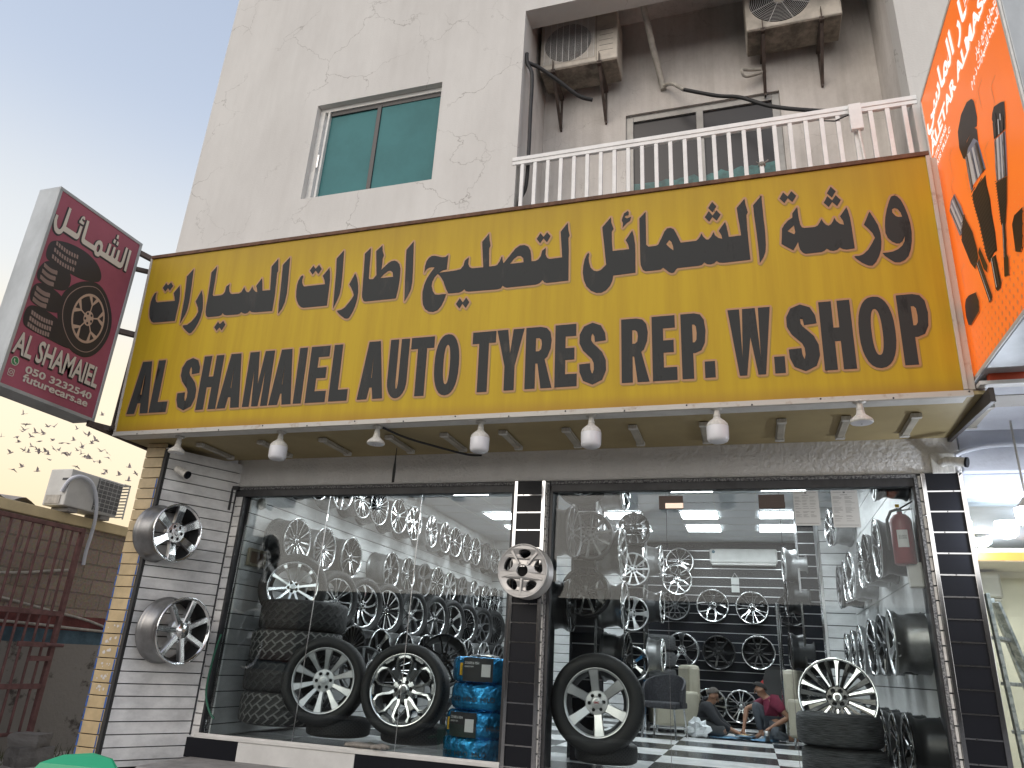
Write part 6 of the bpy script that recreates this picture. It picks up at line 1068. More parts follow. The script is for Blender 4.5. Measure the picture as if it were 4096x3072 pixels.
# pleats of the rubber bellows, printed
def pleat(nm, n, w):
    l = ORANGE[nm]; vsz = [p[1] for p in l]; z0, z1 = min(vsz), max(vsz)
    for k in range(n):
        z = z0+(z1-z0)*(k+.5)/n; xs_ = []
        for i in range(len(l)):
            (u0, v0), (u1, v1) = l[i], l[(i+1) % len(l)]
            if (v0-z)*(v1-z) < 0: xs_.append(u0+(u1-u0)*(z-v0)/(v1-v0))
        if len(xs_) >= 2: s.add([PO(.0095)(min(xs_), z), PO(.0095)(max(xs_), z+.02), PO(.0095)(max(xs_), z+.02+w), PO(.0095)(min(xs_), z+w)], [(0, 1, 2, 3)], 3)
pleat('bel', 20, .010); pleat('s2bel', 16, .006); pleat('s3bel', 14, .007)
for l in ([(-1.46, 4.56), (-1.47, 4.56), (-1.53, 4.28), (-1.52, 4.28)],): pass
for k in range(22):           # dot pattern fading up the lower edge
    for j in range(14):
        y = OY1-.05-k*.075-(j % 2)*.0375; z = OZ0+.05+j*.058; r = .017*(1-j/15)*(0.55+.45*min(1, (k+2)/12))
        if y < OY0+.05 or r < .003: continue
        s.add([PO(.0016)(y+r*math.cos(q*.785), z+r*math.sin(q*.785)) for q in range(8)], [tuple(range(8))], 2)
for k, (y, z) in enumerate(((-1.35, 5.1), (-1.75, 5.08), (-2.1, 5.05), (-1.28, 4.9), (-1.6, 4.75), (-2.3, 4.9), (-1.2, 4.6), (-2.0, 4.65), (-1.15, 4.25), (-1.95, 5.02))):
    s.add([PO(.0011)(y, z), PO(.0011)(y+.012, z-.008), PO(.0011)(y+.012, z-.14), PO(.0011)(y, z-.14)], [(0, 1, 2, 3)], 2); s.add([PO(.0011)(y, z), PO(.0011)(y, z-.010), PO(.0011)(y-.09, z-.010), PO(.0011)(y-.09, z)], [(0, 1, 2, 3)], 2)
s.add([PO(.010)(-1.02, 3.86), PO(.010)(-1.03, 3.86), PO(.010)(-1.05, 3.97), PO(.010)(-1.04, 3.97)], [(0, 1, 2, 3)], 4)
wpart(s, 'shock_absorber_picture', [M['oblack'], M['omid'], M['opale'], M['ogrey'], M['oyel'], M['ohi'], M['ochrome']], OS)
text_part('english_lettering', 'ALETAR ALMASSI', M['signlit'], OS, POl(.004), .118, 1.62, .038, .985, 5.385)
text_part('small_lettering', 'AUTO SPARE', M['signlit'], OS, POl(.004), .042, .43, .030, .985, 5.300); text_part('small_lettering', 'PARTS TR.L.L.C', M['signlit'], OS, POl(.004), .042, .50, .030, .985, 5.225)
vis = lambda x: x[::-1]
text_part('arabic_lettering', vis('\ufe8d\ufefb\ufec3\ufe8e\ufead \ufe8d\ufedf\ufee4\ufe8e\ufeb3\ufef2'), M['signlit'], OS, POl(.004), .20, 1.62, .03, .985, 5.62)
text_part('arabic_small', vis('\ufedf\ufe98\ufea0\ufe8e\ufead\ufe93 \ufed7\ufec4\ufeca \ufecf\ufef4\ufe8e\ufead'), M['signlit'], OS, POl(.004), .060, .44, .02, 2.18, 5.23); text_part('arabic_small', vis('\ufe8d\ufedf\ufea0\ufeaa\ufef3\ufeaa\ufe93 \ufedf\ufee0\ufeb4\ufef4\ufe8e\ufead\ufe8d\ufe95 \ufeab \ufee1 \ufee1'), M['signlit'], OS, POl(.004), .060, .60, .02, 2.02, 5.14)
# ================================================================== NEXT SHOP ON THE RIGHT
NB = wthing('neighbour_shop', 'bright cream shop next door with white soffit and orange light strip', 'shop', (3.5, 0, 0))
M['nwhite'] = mat('lamp-blued white plaster', (.70, .73, .80), .8, var=.1, vs=3, bump=.4, bs=30); M['ncream'] = mat('cream wall', (.74, .68, .50), .7, var=.12, vs=2); M['led'] = emit('orange light strip', (1, .34, .02), .75, (.22, .07, .004))  # white plaster carries the bluish cast of the lamps in its colour
s = MB(); s.box(1.665, 9, -1.05, -.02, 3.366, 3.40); wpart(s, 'soffit', M['nwhite'], NB)
s = MB(); s.box(1.705, 9, -.012, .24, 3.03, 3.405); s.box(1.70, 9, .06, .24, 2.80, 3.029); wpart(s, 'lintel', M['nwhite'], NB, .01)
s = MB(); s.box(1.65, 9, 4.2, 4.3, 0, 3.4); s.box(9, 9.1, 0, 4.3, 0, 3.4); s.box(1.642, 1.70, .3, 4.2, .3, 3.4); wpart(s, 'inner_wall', M['ncream'], NB)
s = MB(); s.box(1.70, 9, .25, 4.2, 3.05, 3.1); wpart(s, 'ceiling', M['nwhite'], NB); s = MB(); s.box(1.70, 9, .0, 4.2, .2, .3); wpart(s, 'floor', M['concrete'], NB)
s = MB(); s.box(1.71, 9, 3.3, 4.19, 2.80, 2.95); wpart(s, 'bulkhead', M['ncream'], NB); s = MB(); s.box(1.71, 9, 3.28, 3.299, 2.81, 2.90); wpart(s, 'light_strip', M['led'], NB)
s = MB(); s.box(1.67, 9, -1.12, -1.06, 3.386, 3.62); wpart(s, 'fascia', mat('red orange fascia', (.62, .09, .035), .5), NB); s = MB(); s.box(1.60, 9, -1.135, -1.055, 3.356, 3.385); wpart(s, 'fascia_trim', M['alum'], NB, .003)
s = MB(); s.box(1.64, 4, .012, .024, .3, 2.80); wpart(s, 'pane', M['glass'], NB)
M['nlamp'] = emit('lit shop lamp', (.84, .90, 1.0), 85)
for x, y, lb in ((2.9, 1.6, 'bright dome lamp in the next shop at the right edge'), (3.6, 2.2, 'added dome lamp brightening the next shop from deeper in'), (2.55, 3.0, 'added downlight brightening the cream wall next door')):  # second and third lamps are added to brighten this interior
    t = thing('shop_lamp', lb, 'lamp', (x, y, 3.05), 0, 'lamps in the next shop'); RX = Matrix.Rotation(R_(-90), 4, 'X')
    MB().lathe([(.05, 0), (.06, .03), (.10, .05)], 24, RX).build('shade', M['pwhite'], t); MB().lathe([(.10, .05), (.10, .09), (.07, .12), (0, .13)], 24, RX).build('glowing_globe', M['nlamp'], t)
t = thing('canopy_lamp', 'bright white bulb hanging under the white soffit at the right edge', 'lamp', (2.02, -.25, 3.365)); RX = Matrix.Rotation(R_(-90), 4, 'X')
MB().tube([(0, 0, 0), (0, 0, -.62)], .008, 8).build('cord', M['pwhite'], t); MB().lathe([(.02, .60), (.05, .64), (.085, .68)], 24, RX).build('shade', M['pwhite'], t); MB().lathe([(.083, .681), (.085, .73), (.07, .79), (.03, .815), (0, .818)], 28, RX).build('glowing_globe', M['nlamp'], t)
t = thing('wall_air_conditioner', 'cream air conditioner indoor unit on the wall of the next shop', 'air conditioner', (2.45, 4.19, 2.45)); s = MB(); s.box(-.5, .5, -.24, 0, 0, .32); s.build('casing', M['cream'], t, .03); s = MB(); s.box(-.47, .47, -.235, -.05, -.03, -.002); s.build('flap', M['cream'], t, .004)
t = thing('step_ladder', 'paint-spattered grey ladder leaning beside the right column', 'ladder', (1.95, .1, .3)); M['ladder'] = mat('spattered aluminium', (.36, .38, .37), .5, .3, col2=(.60, .60, .58), vs=24, lo=.45, hi=.55)
for dx, dy in ((-.09, -.02), (.11, .34)):
    s = MB(); s.bar((.05+dx*2.0, dy, 0), (-.14+dx*.6, dy+.05, 1.80), .06, .028); s.build('rail', M['ladder'], t, .004)
s = MB(); s.bar((.42, .55, 0), (-.08, .25, 1.76), .06, .028); s.build('rail', M['ladder'], t, .004)
for k in range(5): f = (k+.6)/5.6; s = MB(); s.bar((.05-.18-.19*f+.12*f, -.02+.05*f, 1.8*f), (.05+.22-.19*f-.15*f, .34+.05*f, 1.8*f), .07, .025); s.build('rung', M['ladder'], t, .003)
t = thing('office_chair', 'dark round-backed chair just inside the next shop', 'chair', (2.45, 1.0, .3)); s = MB(); s.lathe([(0, -.03), (.22, -.028), (.26, 0), (.22, .03), (0, .032)], 28, Matrix.Translation((0, 0, 1.0)) @ Matrix.Diagonal((1, 1, 1.15, 1)).to_4x4()); s.build('backrest', M['bfab'], t); s = MB(); s.box(-.24, .24, -.42, 0, .45, .53); s.build('seat', M['bfab'], t, .03)
for x in (-.2, .2):
    for y in (-.38, -.05): MB().tube([(x, y, .45), (x*1.1, y, 0)], .015, 8).build('leg', M['frame'], t)
wire('conduit', 'white corrugated conduit running along the white beam next door', 'conduit', [(1.66, -.035, 3.16), (1.75, -.04, 3.20), (1.95, -.04, 3.235), (2.3, -.04, 3.235), (2.8, -.04, 3.24), (3.5, -.04, 3.23)], .020, M['nwhite'])
# ================================================================== LEFT: LANE WITH BLOCK WALL
BW = wthing('block_wall', 'rough concrete block wall with faded red and blue bands on the left', 'wall', (-8.9, 0, 0))
def blockmat(name, c1, c2, mort, bump):
    m = bpy.data.materials.new(name); m.use_nodes = True; n = m.node_tree; b_ = n.nodes['Principled BSDF']; L = n.links.new; b_.inputs['Roughness'].default_value = .95; b_.inputs['Specular IOR Level'].default_value = .15
    tc = n.nodes.new('ShaderNodeTexCoord'); sp2 = n.nodes.new('ShaderNodeSeparateXYZ'); cb = n.nodes.new('ShaderNodeCombineXYZ'); L(tc.outputs['Object'], sp2.inputs['Vector']); L(sp2.outputs['Y'], cb.inputs['X']); L(sp2.outputs['Z'], cb.inputs['Y'])
    nz = n.nodes.new('ShaderNodeTexNoise'); nz.inputs['Scale'].default_value = 9; nz.inputs['Detail'].default_value = 6; L(tc.outputs['Object'], nz.inputs['Vector'])
    ad = n.nodes.new('ShaderNodeVectorMath'); ad.operation = 'MULTIPLY_ADD'; L(nz.outputs['Color'], ad.inputs[0]); ad.inputs[1].default_value = (.03, .03, 0); L(cb.outputs['Vector'], ad.inputs[2])
    t_ = n.nodes.new('ShaderNodeTexBrick'); t_.inputs['Scale'].default_value = 1; t_.inputs['Brick Width'].default_value = .41; t_.inputs['Row Height'].default_value = .2; t_.inputs['Mortar Size'].default_value = .012; t_.inputs['Mortar Smooth'].default_value = .4
    t_.inputs['Color1'].default_value = (*c1, 1); t_.inputs['Color2'].default_value = (*c2, 1); t_.inputs['Mortar'].default_value = (*mort, 1); L(ad.outputs['Vector'], t_.inputs['Vector'])
    n2 = n.nodes.new('ShaderNodeTexNoise'); n2.inputs['Scale'].default_value = 30; n2.inputs['Detail'].default_value = 8; L(tc.outputs['Object'], n2.inputs['Vector'])
    mm = n.nodes.new('ShaderNodeMix'); mm.data_type = 'RGBA'; mm.blend_type = 'MULTIPLY'; mm.inputs['Factor'].default_value = .7; L(t_.outputs['Color'], mm.inputs['A']); L(n2.outputs['Color'], mm.inputs['B'])
    gm = n.nodes.new('ShaderNodeMix'); gm.data_type = 'RGBA'; gm.blend_type = 'ADD'; gm.inputs['Factor'].default_value = .25; L(mm.outputs['Result'], gm.inputs['A']); L(t_.outputs['Color'], gm.inputs['B']); L(gm.outputs['Result'], b_.inputs['Base Color'])
    sb = n.nodes.new('ShaderNodeMath'); sb.operation = 'SUBTRACT'; L(n2.outputs['Fac'], sb.inputs[0]); L(t_.outputs['Fac'], sb.inputs[1]); bp = n.nodes.new('ShaderNodeBump'); bp.inputs['Strength'].default_value = bump; bp.inputs['Distance'].default_value = .02; L(sb.outputs['Value'], bp.inputs['Height']); L(bp.outputs['Normal'], b_.inputs['Normal'])
    return m
s = MB(); s.box(-9.1, -8.80, -7, 6, 0, 2.85); wpart(s, 'blockwork', blockmat('grey brown block', (.42, .34, .28), (.33, .27, .225), (.28, .235, .20), .8), BW)
def bandy(z0, z1, th, wav, seed):
    s = MB(); n_ = 60; top = [(-7+13*i/n_, z1+wav*noise.noise(Vector((i*.7, seed, 0)))) for i in range(n_+1)]; bot = [(-7+13*i/n_, z0+wav*noise.noise(Vector((i*.7, seed+5, 0)))) for i in range(n_+1)]
    s.poly([bot+top[::-1]], lambda u, v, d: (-8.80+th-d, u, v), th-.0005); return s
wpart(bandy(1.50, 1.69, .006, .012, 1), 'red_band', mat('faded red paint', (.20, .065, .062), .9, var=.45, vs=5, bump=.5, bs=40), BW); wpart(bandy(1.33, 1.50, .007, .01, 2), 'blue_band', mat('faded blue paint', (.085, .15, .20), .9, var=.4, vs=6, bump=.5, bs=40), BW)
wpart(bandy(.0, 1.33, .012, .008, 3), 'cement_render', mat('patchy cement render', (.28, .265, .245), .95, col2=(.085, .075, .068), vs=2.6, stretch=(1, 1, 1.4), lo=.36, hi=.43, bump=.8, bs=22), BW)
s = MB(); s.box(-9.3, -8.74, -7, 6, 2.851, 2.985); wpart(s, 'parapet', mat('pale yellow parapet', (.70, .58, .35), .8, var=.15, vs=3), BW, .008)
t = thing('roof_sheet', 'corrugated roof sheets lying beyond the yellow parapet', 'roof', (-9.0, -1, 3.0)); s = MB(); n_ = 70; vs = []
for i in range(n_+1):
    y = -4+5.85*i/n_; zz = .045+.045*max(-.6, math.sin(i*1.15)); vs += [(.05, y, zz), (-3, y, zz+.35)]
s.add(vs, [(2*i, 2*i+2, 2*i+3, 2*i+1) for i in range(n_)], 0, True); s.build('sheet', mat('old roof sheet', (.33, .30, .27), .8, var=.3, vs=4), t)
t = thing('air_conditioner', 'white outdoor air conditioner on the yellow parapet against the sky', 'air conditioner', (-8.78, 1.36, 2.985)); M['acwhite'] = mat('off white casing', (.60, .60, .58), .45, var=.15, vs=3); M['fins'] = mat('grey condenser fins', (.22, .225, .23), .6, .4, var=.35, vs=14)
s = MB(); s.box(-.20, .18, -.49, .40, .06, .555); s.build('casing', M['acwhite'], t, .015); s = MB(); s.box(.181, .186, -.04, .39, .09, .53); s.build('condenser_coil', M['fins'], t)
s = MB()
for k in range(8): s.tube([(.195, -.04, .09+.06*k), (.195, .39, .09+.06*k)], .003, 4)
for k in range(6): s.tube([(.197, -.02+.08*k, .09), (.197, -.02+.08*k, .53)], .003, 4)
s.build('coil_guard', M['alum'], t)
s = MB(); s.box(-.19, .20, .40, .52, .535, .555); s.box(.19, .20, .50, .52, .06, .55)
for k in range(10): s.box(.05, .19, .50, .515, .08+.046*k, .098+.046*k)
s.build('end_louvre', M['acwhite'], t)
for y in (-.30, .25): s = MB(); s.box(-.15, .15, y-.08, y+.08, -.0, .058); s.build('support_block', M['concrete'], t, .006)
s = MB(); s.box(.05, .17, -.497, -.491, .40, .43); s.build('badge', M['frame'], t)
s = MB(); s.box(-.16, .1, -.50, -.491, .08, .2); s.build('valve_cover', M['conduit'], t, .01)
wire('drain_hose', 'white flexible hose looping down from the air conditioner over the wall', 'hose', [(-8.66, .84, 3.22), (-8.60, .86, 3.38), (-8.56, .98, 3.46), (-8.55, 1.16, 3.42), (-8.57, 1.32, 3.25), (-8.60, 1.42, 3.0), (-8.68, 1.50, 2.78), (-8.75, 1.55, 2.55), (-8.77, 1.58, 2.36)], .024, M['nwhite'])
GT = wthing('steel_gate', 'rusty red barred steel gate standing open against the block wall', 'gate', (-8.42, 0, .3))
for z0, z1 in ((2.72, 2.77), (1.655, 1.715), (.80, .86), (.285, .325)): s = MB(); s.box(-8.45, -8.40, -3.2, 1.13, z0, z1); wpart(s, 'rail', M['gate'], GT, .004)
for k in range(30):
    y = 1.115-k*.148; s = MB()
    if k == 0: s.box(-8.452, -8.398, y-.03, y+.03, .27, 2.775); wpart(s, 'end_post', M['gate'], GT, .004)
    else: s.tube([(-8.425, y, .30), (-8.425, y, 2.74)], .016, 8); wpart(s, 'bar', M['gate'], GT)
s = MB(); s.box(-8.39, -8.36, .58, 1.0, 1.28, 1.34); s.tube([(-8.37, .95, 1.31), (-8.37, 1.22, 1.31)], .022, 10); s.box(-8.40, -8.37, .80, 1.1, 1.12, 1.18); wpart(s, 'bolt', M['gate'], GT, .003)
wire('water_pipe', 'pale pipe running level along the red band of the block wall', 'pipe', [(-8.76, -4, 1.60), (-8.76, -1, 1.585), (-8.76, 1, 1.55), (-8.76, 1.66, 1.53), (-8.76, 3.2, 1.49)], .018, M['conduit'], 'pipes on the block wall'); wire('water_pipe', 'pale pipe slanting down across the blocks above the red band', 'pipe', [(-8.76, -1.5, 2.0), (-8.76, .2, 1.86), (-8.76, 1.3, 1.72), (-8.76, 1.9, 1.64), (-8.76, 2.5, 1.50)], .017, M['conduit'], 'pipes on the block wall'); wire('water_pipe', 'pale pipe slanting up behind the gate bars', 'pipe', [(-8.77, -2, 1.95), (-8.77, .3, 2.10), (-8.77, 1.1, 2.22), (-8.77, 1.35, 2.26)], .018, M['conduit'], 'pipes on the block wall')
def stone(loc, sx, sy, sz, lb, seed, m):
    bm = bmesh.new(); bmesh.ops.create_cube(bm, size=1); bmesh.ops.subdivide_edges(bm, edges=bm.edges[:], cuts=5, use_grid_fill=True)
    for v in bm.verts:
        p = v.co.copy(); n_ = noise.noise(p*2.2+Vector((seed, 0, 0)))*.09+noise.noise(p*6+Vector((seed, 3, 0)))*.035; q = p.normalized()*.62
        v.co = p*.8+q*.2+p*n_; v.co.x *= sx; v.co.y *= sy; v.co.z *= sz
    me = bpy.data.meshes.new('broken_block'); bm.to_mesh(me); bm.free(); me.materials.append(m); o = link(me, 'broken_block', None, 0, loc, (0, 0, seed)); tag(o, lb, 'block', 'broken blocks by the gate')
stone((-8.10, .90, .095), .40, .30, .21, 'grey broken block on the ground below the gate', 1.3, mat('old block', (.20, .19, .18), .9, var=.4, vs=4, bump=.6, bs=30)); stone((-8.15, .90, .265), .38, .26, .15, 'yellow-stained broken block on top of the other one', .25, mat('stained block', (.19, .18, .17), .9, col2=(.42, .30, .10), vs=2.5, lo=.30, hi=.38, bump=.5, bs=30))
t = thing('weed_clump', 'scrubby weeds at the foot of the block wall', 'weeds', (-8.55, .6, 0)); s = MB(); rr = random.Random(3)
for k in range(160):
    x, y = rr.uniform(-.15, .35), rr.uniform(-.5, 1.3); h = rr.uniform(.04, .16); a = rr.uniform(0, 6.28); dx, dy = .06*math.cos(a), .06*math.sin(a); s.add([(x, y, 0), (x+.010, y+.006, 0), (x+dx, y+dy, h)], [(0, 1, 2)])
s.build('blades', mat('dry weeds', (.10, .11, .045), .9, var=.5, vs=8), t)
# green plastic chair
t = thing('plastic_chair', 'bright green plastic chair whose back shows at the bottom left', 'chair', (-3.60, -2.84, 0), R_(8))
s = MB()
def Pc(u, v, d): return (u, -.20*(1-(u/.36)**2)*-1-.0+.06*(v-.45)-d-.16, v)
out = [(-.22, .44), (-.25, .55), (-.275, .68), (-.24, .745), (-.15, .785), (0, .80), (.15, .785), (.24, .745), (.275, .68), (.25, .55), (.22, .44)]
sl = [[(x-.014, .50), (x-.020, .60+h), (x, .68+h), (x+.020, .60+h), (x+.014, .50)] for x, h in ((-.15, -.02), (-.075, .02), (0, .03), (.075, .02), (.15, -.02))]
s.poly([out]+sl, Pc, .014); s.build('backrest', M['green'], t, .003)
s = MB(); s.box(-.25, .25, -.28, .22, .42, .445); s.build('seat', M['green'], t, .01)
for x in (-.22, .22):
    for y in (-.25, .20): s = MB(); s.bar((x*.95, y*.9, .42), (x*1.12, y*1.2, 0), .05, .03); s.build('leg', M['green'], t, .006)
    s = MB(); s.tube([(x*1.15, .16, .62), (x*1.2, -.05, .64), (x*1.18, -.24, .62), (x*1.05, -.26, .43)], .018, 8); s.build('armrest', M['green'], t)
# ================================================================== BIRDS
def bird_mesh(k):
    s = MB(); s.lathe([(0, -.15), (.014, -.14), (.022, -.11), (.020, -.09), (.038, -.05), (.040, .0), (.026, .06), (.012, .10), (.022, .15), (0, .155)], 8)
    up = (.55, .1, -.35, .85)[k]
    for q in (-1, 1):
        p = [(q*.02, -.06), (q*.13, -.075), (q*.27, .0), (q*.16, .03), (q*.03, .05)]
        vs = [(x*math.cos(up if abs(x) > .02 else 0), y, abs(x)*math.sin(up)) for x, y in p]; vs2 = [(x, y, z+.006) for x, y, z in vs]; s.add(vs+vs2, [(0, 1, 2, 3, 4), (9, 8, 7, 6, 5)]+[(i, (i+1) % 5, 5+(i+1) % 5, 5+i) for i in range(5)])
    return s.mesh('pigeon', M['bird'])
M['bird'] = mat('slate feathers', (.26, .22, .22), .8); BM = [bird_mesh(k) for k in range(4)]
BP = [(330, 200), (375, 350), (680, 380), (770, 380), (1100, 412), (345, 425), (320, 450), (505, 465), (600, 460), (620, 490), (235, 525), (440, 522), (1215, 478), (1265, 490), (265, 600), (565, 590), (755, 575), (1050, 575), (880, 615), (970, 620), (1360, 575), (1310, 620), (445, 662), (345, 720), (400, 745), (525, 705), (150, 755), (650, 735), (770, 700), (835, 715), (1170, 655), (1165, 680), (1105, 720), (680, 775), (920, 755), (985, 785), (700, 850), (1155, 768), (1210, 805), (1240, 830), (1285, 835), (1440, 730), (1530, 755), (1550, 825), (1345, 880), (1420, 885), (310, 955), (190, 990), (530, 1015), (1095, 950), (1510, 1000), (1480, 1055), (1700, 1070), (1840, 960), (1935, 1050), (765, 1138), (1455, 215), (15, 522), (1830, 1150), (550, 735)]
rb_ = random.Random(11)
for i, (x, y) in enumerate(BP):
    p = at_y(x/3.568, 1600+y/3.568, 24+rb_.uniform(-3, 3)); o = bpy.data.objects.new('pigeon', BM[rb_.randrange(4)]); COL.objects.link(o); o.location = p
    o.rotation_euler = (rb_.uniform(-.5, .5), rb_.uniform(-.6, .6), R_(100)+rb_.uniform(-.7, .7)); o.scale = (1.0*rb_.uniform(.85, 1.15),)*3
    tag(o, 'small dark pigeon of the flock flying in the yellow evening sky', 'bird', 'pigeons in the evening sky')
# ================================================================== ACROSS THE STREET (seen only as a reflection in the panes)
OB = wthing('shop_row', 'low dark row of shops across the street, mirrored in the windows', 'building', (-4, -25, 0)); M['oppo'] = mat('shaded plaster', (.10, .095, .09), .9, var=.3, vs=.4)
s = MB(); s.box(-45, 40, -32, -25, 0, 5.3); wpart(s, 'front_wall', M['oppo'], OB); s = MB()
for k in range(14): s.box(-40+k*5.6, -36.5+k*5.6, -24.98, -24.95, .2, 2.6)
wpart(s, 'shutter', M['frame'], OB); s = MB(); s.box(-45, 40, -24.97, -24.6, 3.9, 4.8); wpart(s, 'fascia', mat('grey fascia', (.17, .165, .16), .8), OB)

# ================================================================== THE TWO MEN AT THEIR MEAL
def skinned(name, nodes, edges, m, par, sub=2):
    """one continuous body surface grown over a skeleton: nodes = [(x, y, z, radius)], node 0 is the root"""
    me = bpy.data.meshes.new(name); bm = bmesh.new(); sk = bm.verts.layers.skin.verify(); vs = []
    for i, (x, y, z, r) in enumerate(nodes):
        v = bm.verts.new((x, y, z)); v[sk].radius = (r, r) if not isinstance(r, tuple) else r; v[sk].use_root = (i == 0); vs.append(v)
    for a, c in edges: bm.edges.new((vs[a], vs[c]))
    bm.to_mesh(me); bm.free(); me.materials.append(m); o = link(me, name, par)
    k = o.modifiers.new('skin', 'SKIN'); k.use_smooth_shade = True; k.branch_smoothing = .4
    u = o.modifiers.new('subdivision', 'SUBSURF'); u.levels = sub; u.render_levels = sub
    return o
def hand(nodes, edges, wrist, palm, dirn, side):
    """palm after the wrist, four unequal curled fingers and a thumb leaving the side of the palm"""
    d = Vector(dirn).normalized(); s_ = Vector(side).normalized(); dn = d.cross(s_).normalized()
    if dn.z > 0: dn = -dn
    p = Vector(palm); pi = len(nodes); nodes.append((*p, .026)); edges.append((wrist, pi)); pk = p+d*.035; ki = len(nodes); nodes.append((*pk, .024)); edges.append((pi, ki))
    for q, L in ((-1.5, .060), (-.5, .072), (.5, .068), (1.5, .052)):
        b0 = pk+s_*(.017*q)+d*.018; i0 = len(nodes); nodes.append((*b0, .0095)); edges.append((ki, i0)); b1 = b0+d*L*.5+dn*.010; nodes.append((*b1, .0088)); edges.append((i0, i0+1)); b2 = b1+d*L*.35+dn*.022; nodes.append((*b2, .0075)); edges.append((i0+1, i0+2))
    t0 = p+s_*.030+d*.005; i0 = len(nodes); nodes.append((*t0, .011)); edges.append((pi, i0)); t1 = t0+s_*.020+d*.028+dn*.006; nodes.append((*t1, .0095)); edges.append((i0, i0+1)); t2 = t1+d*.026+dn*.010; nodes.append((*t2, .008)); edges.append((i0+1, i0+2))
def man(loc, label, J, face, shirt, trousers, skin, hairm, sleeve, collar=False):
    """J: joints relative to the floor point; face: unit vector the face looks along; sleeve: 'long' or 'short'"""
    t = thing('person', label, 'person', loc); V = {k: Vector(v) for k, v in J.items()}; f = Vector(face).normalized(); up = (V['head']-V['neck']).normalized(); sd = f.cross(up).normalized(); hd = V['head']
    N = []; E = []; ix = {}
    def n(k, p, r, par=None):
        ix[k] = len(N); N.append((*p, r))
        if par: E.append((ix[par], ix[k]))
    n('pelvis', V['pelvis'], .095); n('belly', V['belly'], .095, 'pelvis'); n('chest', V['chest'], .105, 'belly'); n('neck', V['neck'], .047, 'chest'); n('jaw', hd-up*.06+f*.018, .060, 'neck'); n('head', hd+up*.012, .082, 'jaw'); n('crown', hd+up*.085-f*.012, .055, 'head')
    n('nose', hd-up*.018+f*.090, .012, 'head'); n('nosetip', hd-up*.036+f*.106, .010, 'nose'); n('chin', hd-up*.095+f*.062, .026, 'jaw'); n('lips', hd-up*.070+f*.082, .016, 'jaw')
    for q in 'LR':
        g_ = -1 if q == 'L' else 1
        e0 = hd+sd*(.080*(1 if (V['sh'+q]-V['chest']).dot(sd) > 0 else -1))-up*.012-f*.008; n('ear'+q, e0, .017, 'head')
        n('sh'+q, V['sh'+q], .050, 'chest'); n('el'+q, V['el'+q], .038, 'sh'+q); n('fm'+q, V['el'+q].lerp(V['wr'+q], .35), .038, 'el'+q); n('wr'+q, V['wr'+q], .024, 'fm'+q)
        hand(N, E, ix['wr'+q], V['ha'+q], V['ha'+q]-V['wr'+q], (V['ha'+q]-V['wr'+q]).cross(Vector((0, 0, 1))) if q == 'L' else (V['ha'+q]-V['wr'+q]).cross(Vector((0, 0, -1))))
        n('hip'+q, V['hip'+q], .080, 'pelvis'); n('kn'+q, V['kn'+q], .052, 'hip'+q); n('cf'+q, V['kn'+q].lerp(V['an'+q], .35), .046, 'kn'+q); n('an'+q, V['an'+q], .034, 'cf'+q); n('bl'+q, V['fo'+q], .030, 'an'+q); n('to'+q, V['fo'+q]+(V['fo'+q]-V['an'+q]).normalized()*.06, .020, 'bl'+q)
    skinned('body', N, E, skin, t)
    # shirt: torso and sleeves over the body
    N2 = [(*V['pelvis'].lerp(V['belly'], -.05), .156), (*V['belly'], .158), (*V['chest'], .160), (*(V['chest'].lerp(V['neck'], .55)), .115), (*(V['chest'].lerp(V['neck'], .95)), .066)]; E2 = [(0, 1), (1, 2), (2, 3), (3, 4)]
    for q in 'LR':
        N2.append((*(V['chest'].lerp(V['sh'+q], .5)+(V['neck']-V['chest'])*.05), .128)); E2.append((2, len(N2)-1))
        a = len(N2); N2.append((*(V['sh'+q]+(V['neck']-V['chest'])*.18), .088)); E2.append((a-1, a))
        if sleeve == 'long': N2 += [(*V['el'+q], .060), (*V['wr'+q].lerp(V['el'+q], .08), .042)]; E2 += [(a, a+1), (a+1, a+2)]
        else: N2.append((*V['sh'+q].lerp(V['el'+q], .66), .066)); E2.append((a, a+1))
    skinned('shirt' if sleeve == 'short' else 'hoodie', N2, E2, shirt, t)
    if collar: skinned('hood', [(*(V['neck']-f*.05-sd*.07+up*.01), .035), (*(V['neck']-f*.085), .045), (*(V['neck']-f*.05+sd*.07+up*.01), .035)], [(0, 1), (1, 2)], shirt, t)
    N3 = [(*V['pelvis'], .150)]; E3 = []
    for q in 'LR':
        a = len(N3); N3 += [(*V['hip'+q], .100), (*V['hip'+q].lerp(V['kn'+q], .5), .090), (*V['kn'+q], .080), (*V['kn'+q].lerp(V['an'+q], .4), .062), (*V['an'+q].lerp(V['kn'+q], .06), .044)]; E3 += [(0, a), (a, a+1), (a+1, a+2), (a+2, a+3), (a+3, a+4)]
    skinned('trousers', N3, E3, trousers, t)
    # hair: a cap over crown and back of the head; eyes, brows
    Mx = Matrix((( sd.x, f.x, up.x, hd.x), (sd.y, f.y, up.y, hd.y), (sd.z, f.z, up.z, hd.z), (0, 0, 0, 1))); s = MB(); vs = []; n_ = 26; k_ = 12
    for i in range(n_):
        a = 2*math.pi*i/n_; fr = math.sin(a); lowest = .80-1.45*(0.5-0.5*fr)**1.1
        for j in range(k_):
            b = math.pi/2+(lowest-math.pi/2)*j/(k_-1); r = .0845+.002*noise.noise(Vector((i*1.1, j, 0))); vs.append(Mx @ Vector((r*.95*math.cos(a)*math.cos(b), r*1.05*math.sin(a)*math.cos(b)-.013, r*1.16*math.sin(b)+.022)))
    s.add(vs, [(i*k_+j, ((i+1) % n_)*k_+j, ((i+1) % n_)*k_+j+1, i*k_+j+1) for i in range(n_) for j in range(k_-1)], 0, True); s.build('hair', hairm, t)
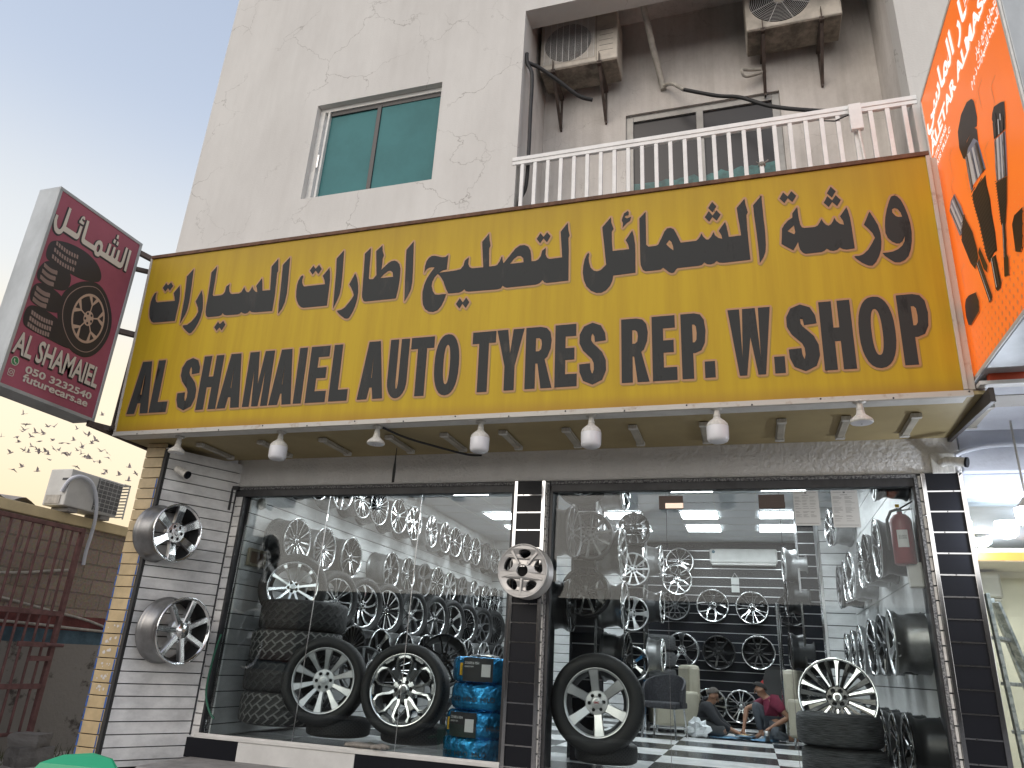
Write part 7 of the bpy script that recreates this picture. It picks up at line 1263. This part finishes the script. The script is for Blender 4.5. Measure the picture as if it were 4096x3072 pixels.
    for g_ in (-1, 1):
        c0 = Mx @ Vector((g_*.031, .077, -.004)); s = MB(); s.lathe([(0, -.011), (.008, -.008), (.011, 0), (.008, .008), (0, .011)], 12, Matrix.Translation(c0)); s.build('eye', M['hole'], t)
        s = MB(); s.tube([Mx @ Vector((g_*.012, .085, .014)), Mx @ Vector((g_*.034, .082, .020)), Mx @ Vector((g_*.052, .070, .013))], .0045, 6); s.build('eyebrow', hairm, t)
    return t
SK = mat('brown skin', (.30, .155, .095), .55, var=.12, vs=12)
man((-.74, 5.40, .58), 'man in a dark hoodie sitting cross-legged with bowed head beside the meal', dict(pelvis=(0, 0, .12), belly=(.015, 0, .23), chest=(.06, 0, .36), neck=(.115, -.01, .455), head=(.165, -.02, .54), shL=(.08, -.16, .385), shR=(.08, .16, .385), elL=(.22, -.23, .20), elR=(.25, .17, .20), wrL=(.40, -.13, .105), wrR=(.41, .06, .105), haL=(.455, -.09, .085), haR=(.465, .025, .085), hipL=(.05, -.10, .11), hipR=(.05, .10, .11), knL=(.31, -.27, .10), knR=(.33, .23, .11), anL=(.19, .0, .06), anR=(.30, -.04, .06), foL=(.11, .07, .045), foR=(.23, -.16, .045)), (.80, -.22, -.48), mat('dark hoodie', (.018, .019, .023), .9, bump=.4, bs=30), mat('charcoal trousers', (.05, .052, .055), .9, bump=.3, bs=30), SK, mat('cropped greying hair', (.075, .065, .058), .9), 'long', True)
man((.20, 5.40, .58), 'man in a magenta shirt squatting and reaching down to the meal', dict(pelvis=(.07, 0, .20), belly=(.055, 0, .32), chest=(.01, -.01, .47), neck=(-.055, -.02, .575), head=(-.115, -.03, .665), shL=(-.02, .15, .50), shR=(.08, -.16, .51), elL=(-.32, .12, .40), elR=(.235, -.22, .33), wrL=(-.365, .03, .17), wrR=(.01, -.27, .20), haL=(-.37, .0, .11), haR=(-.045, -.285, .165), hipL=(.05, .09, .19), hipR=(.07, -.10, .19), knL=(-.20, .02, .47), knR=(.03, -.34, .11), anL=(-.135, .03, .09), anR=(.22, -.16, .07), foL=(-.21, .0, .04), foR=(.30, -.12, .05)), (-.93, -.18, -.25), mat('magenta shirt', (.20, .022, .055), .85, var=.25, vs=14, bump=.3, bs=30), mat('grey blue trousers', (.075, .085, .10), .9, var=.2, vs=9), SK, mat('short black hair', (.018, .016, .015), .9), 'short')

_m = at_y(1395, 2400, 24.6); text_part('mirrored_lettering', 'MITSUBISHI MOTORS', M['cable'], OB, lambda u, v: (_m.x-u-OB.location.x, -24.58-OB.location.y, _m.z+1.0+v), .34, 4.4, .03)
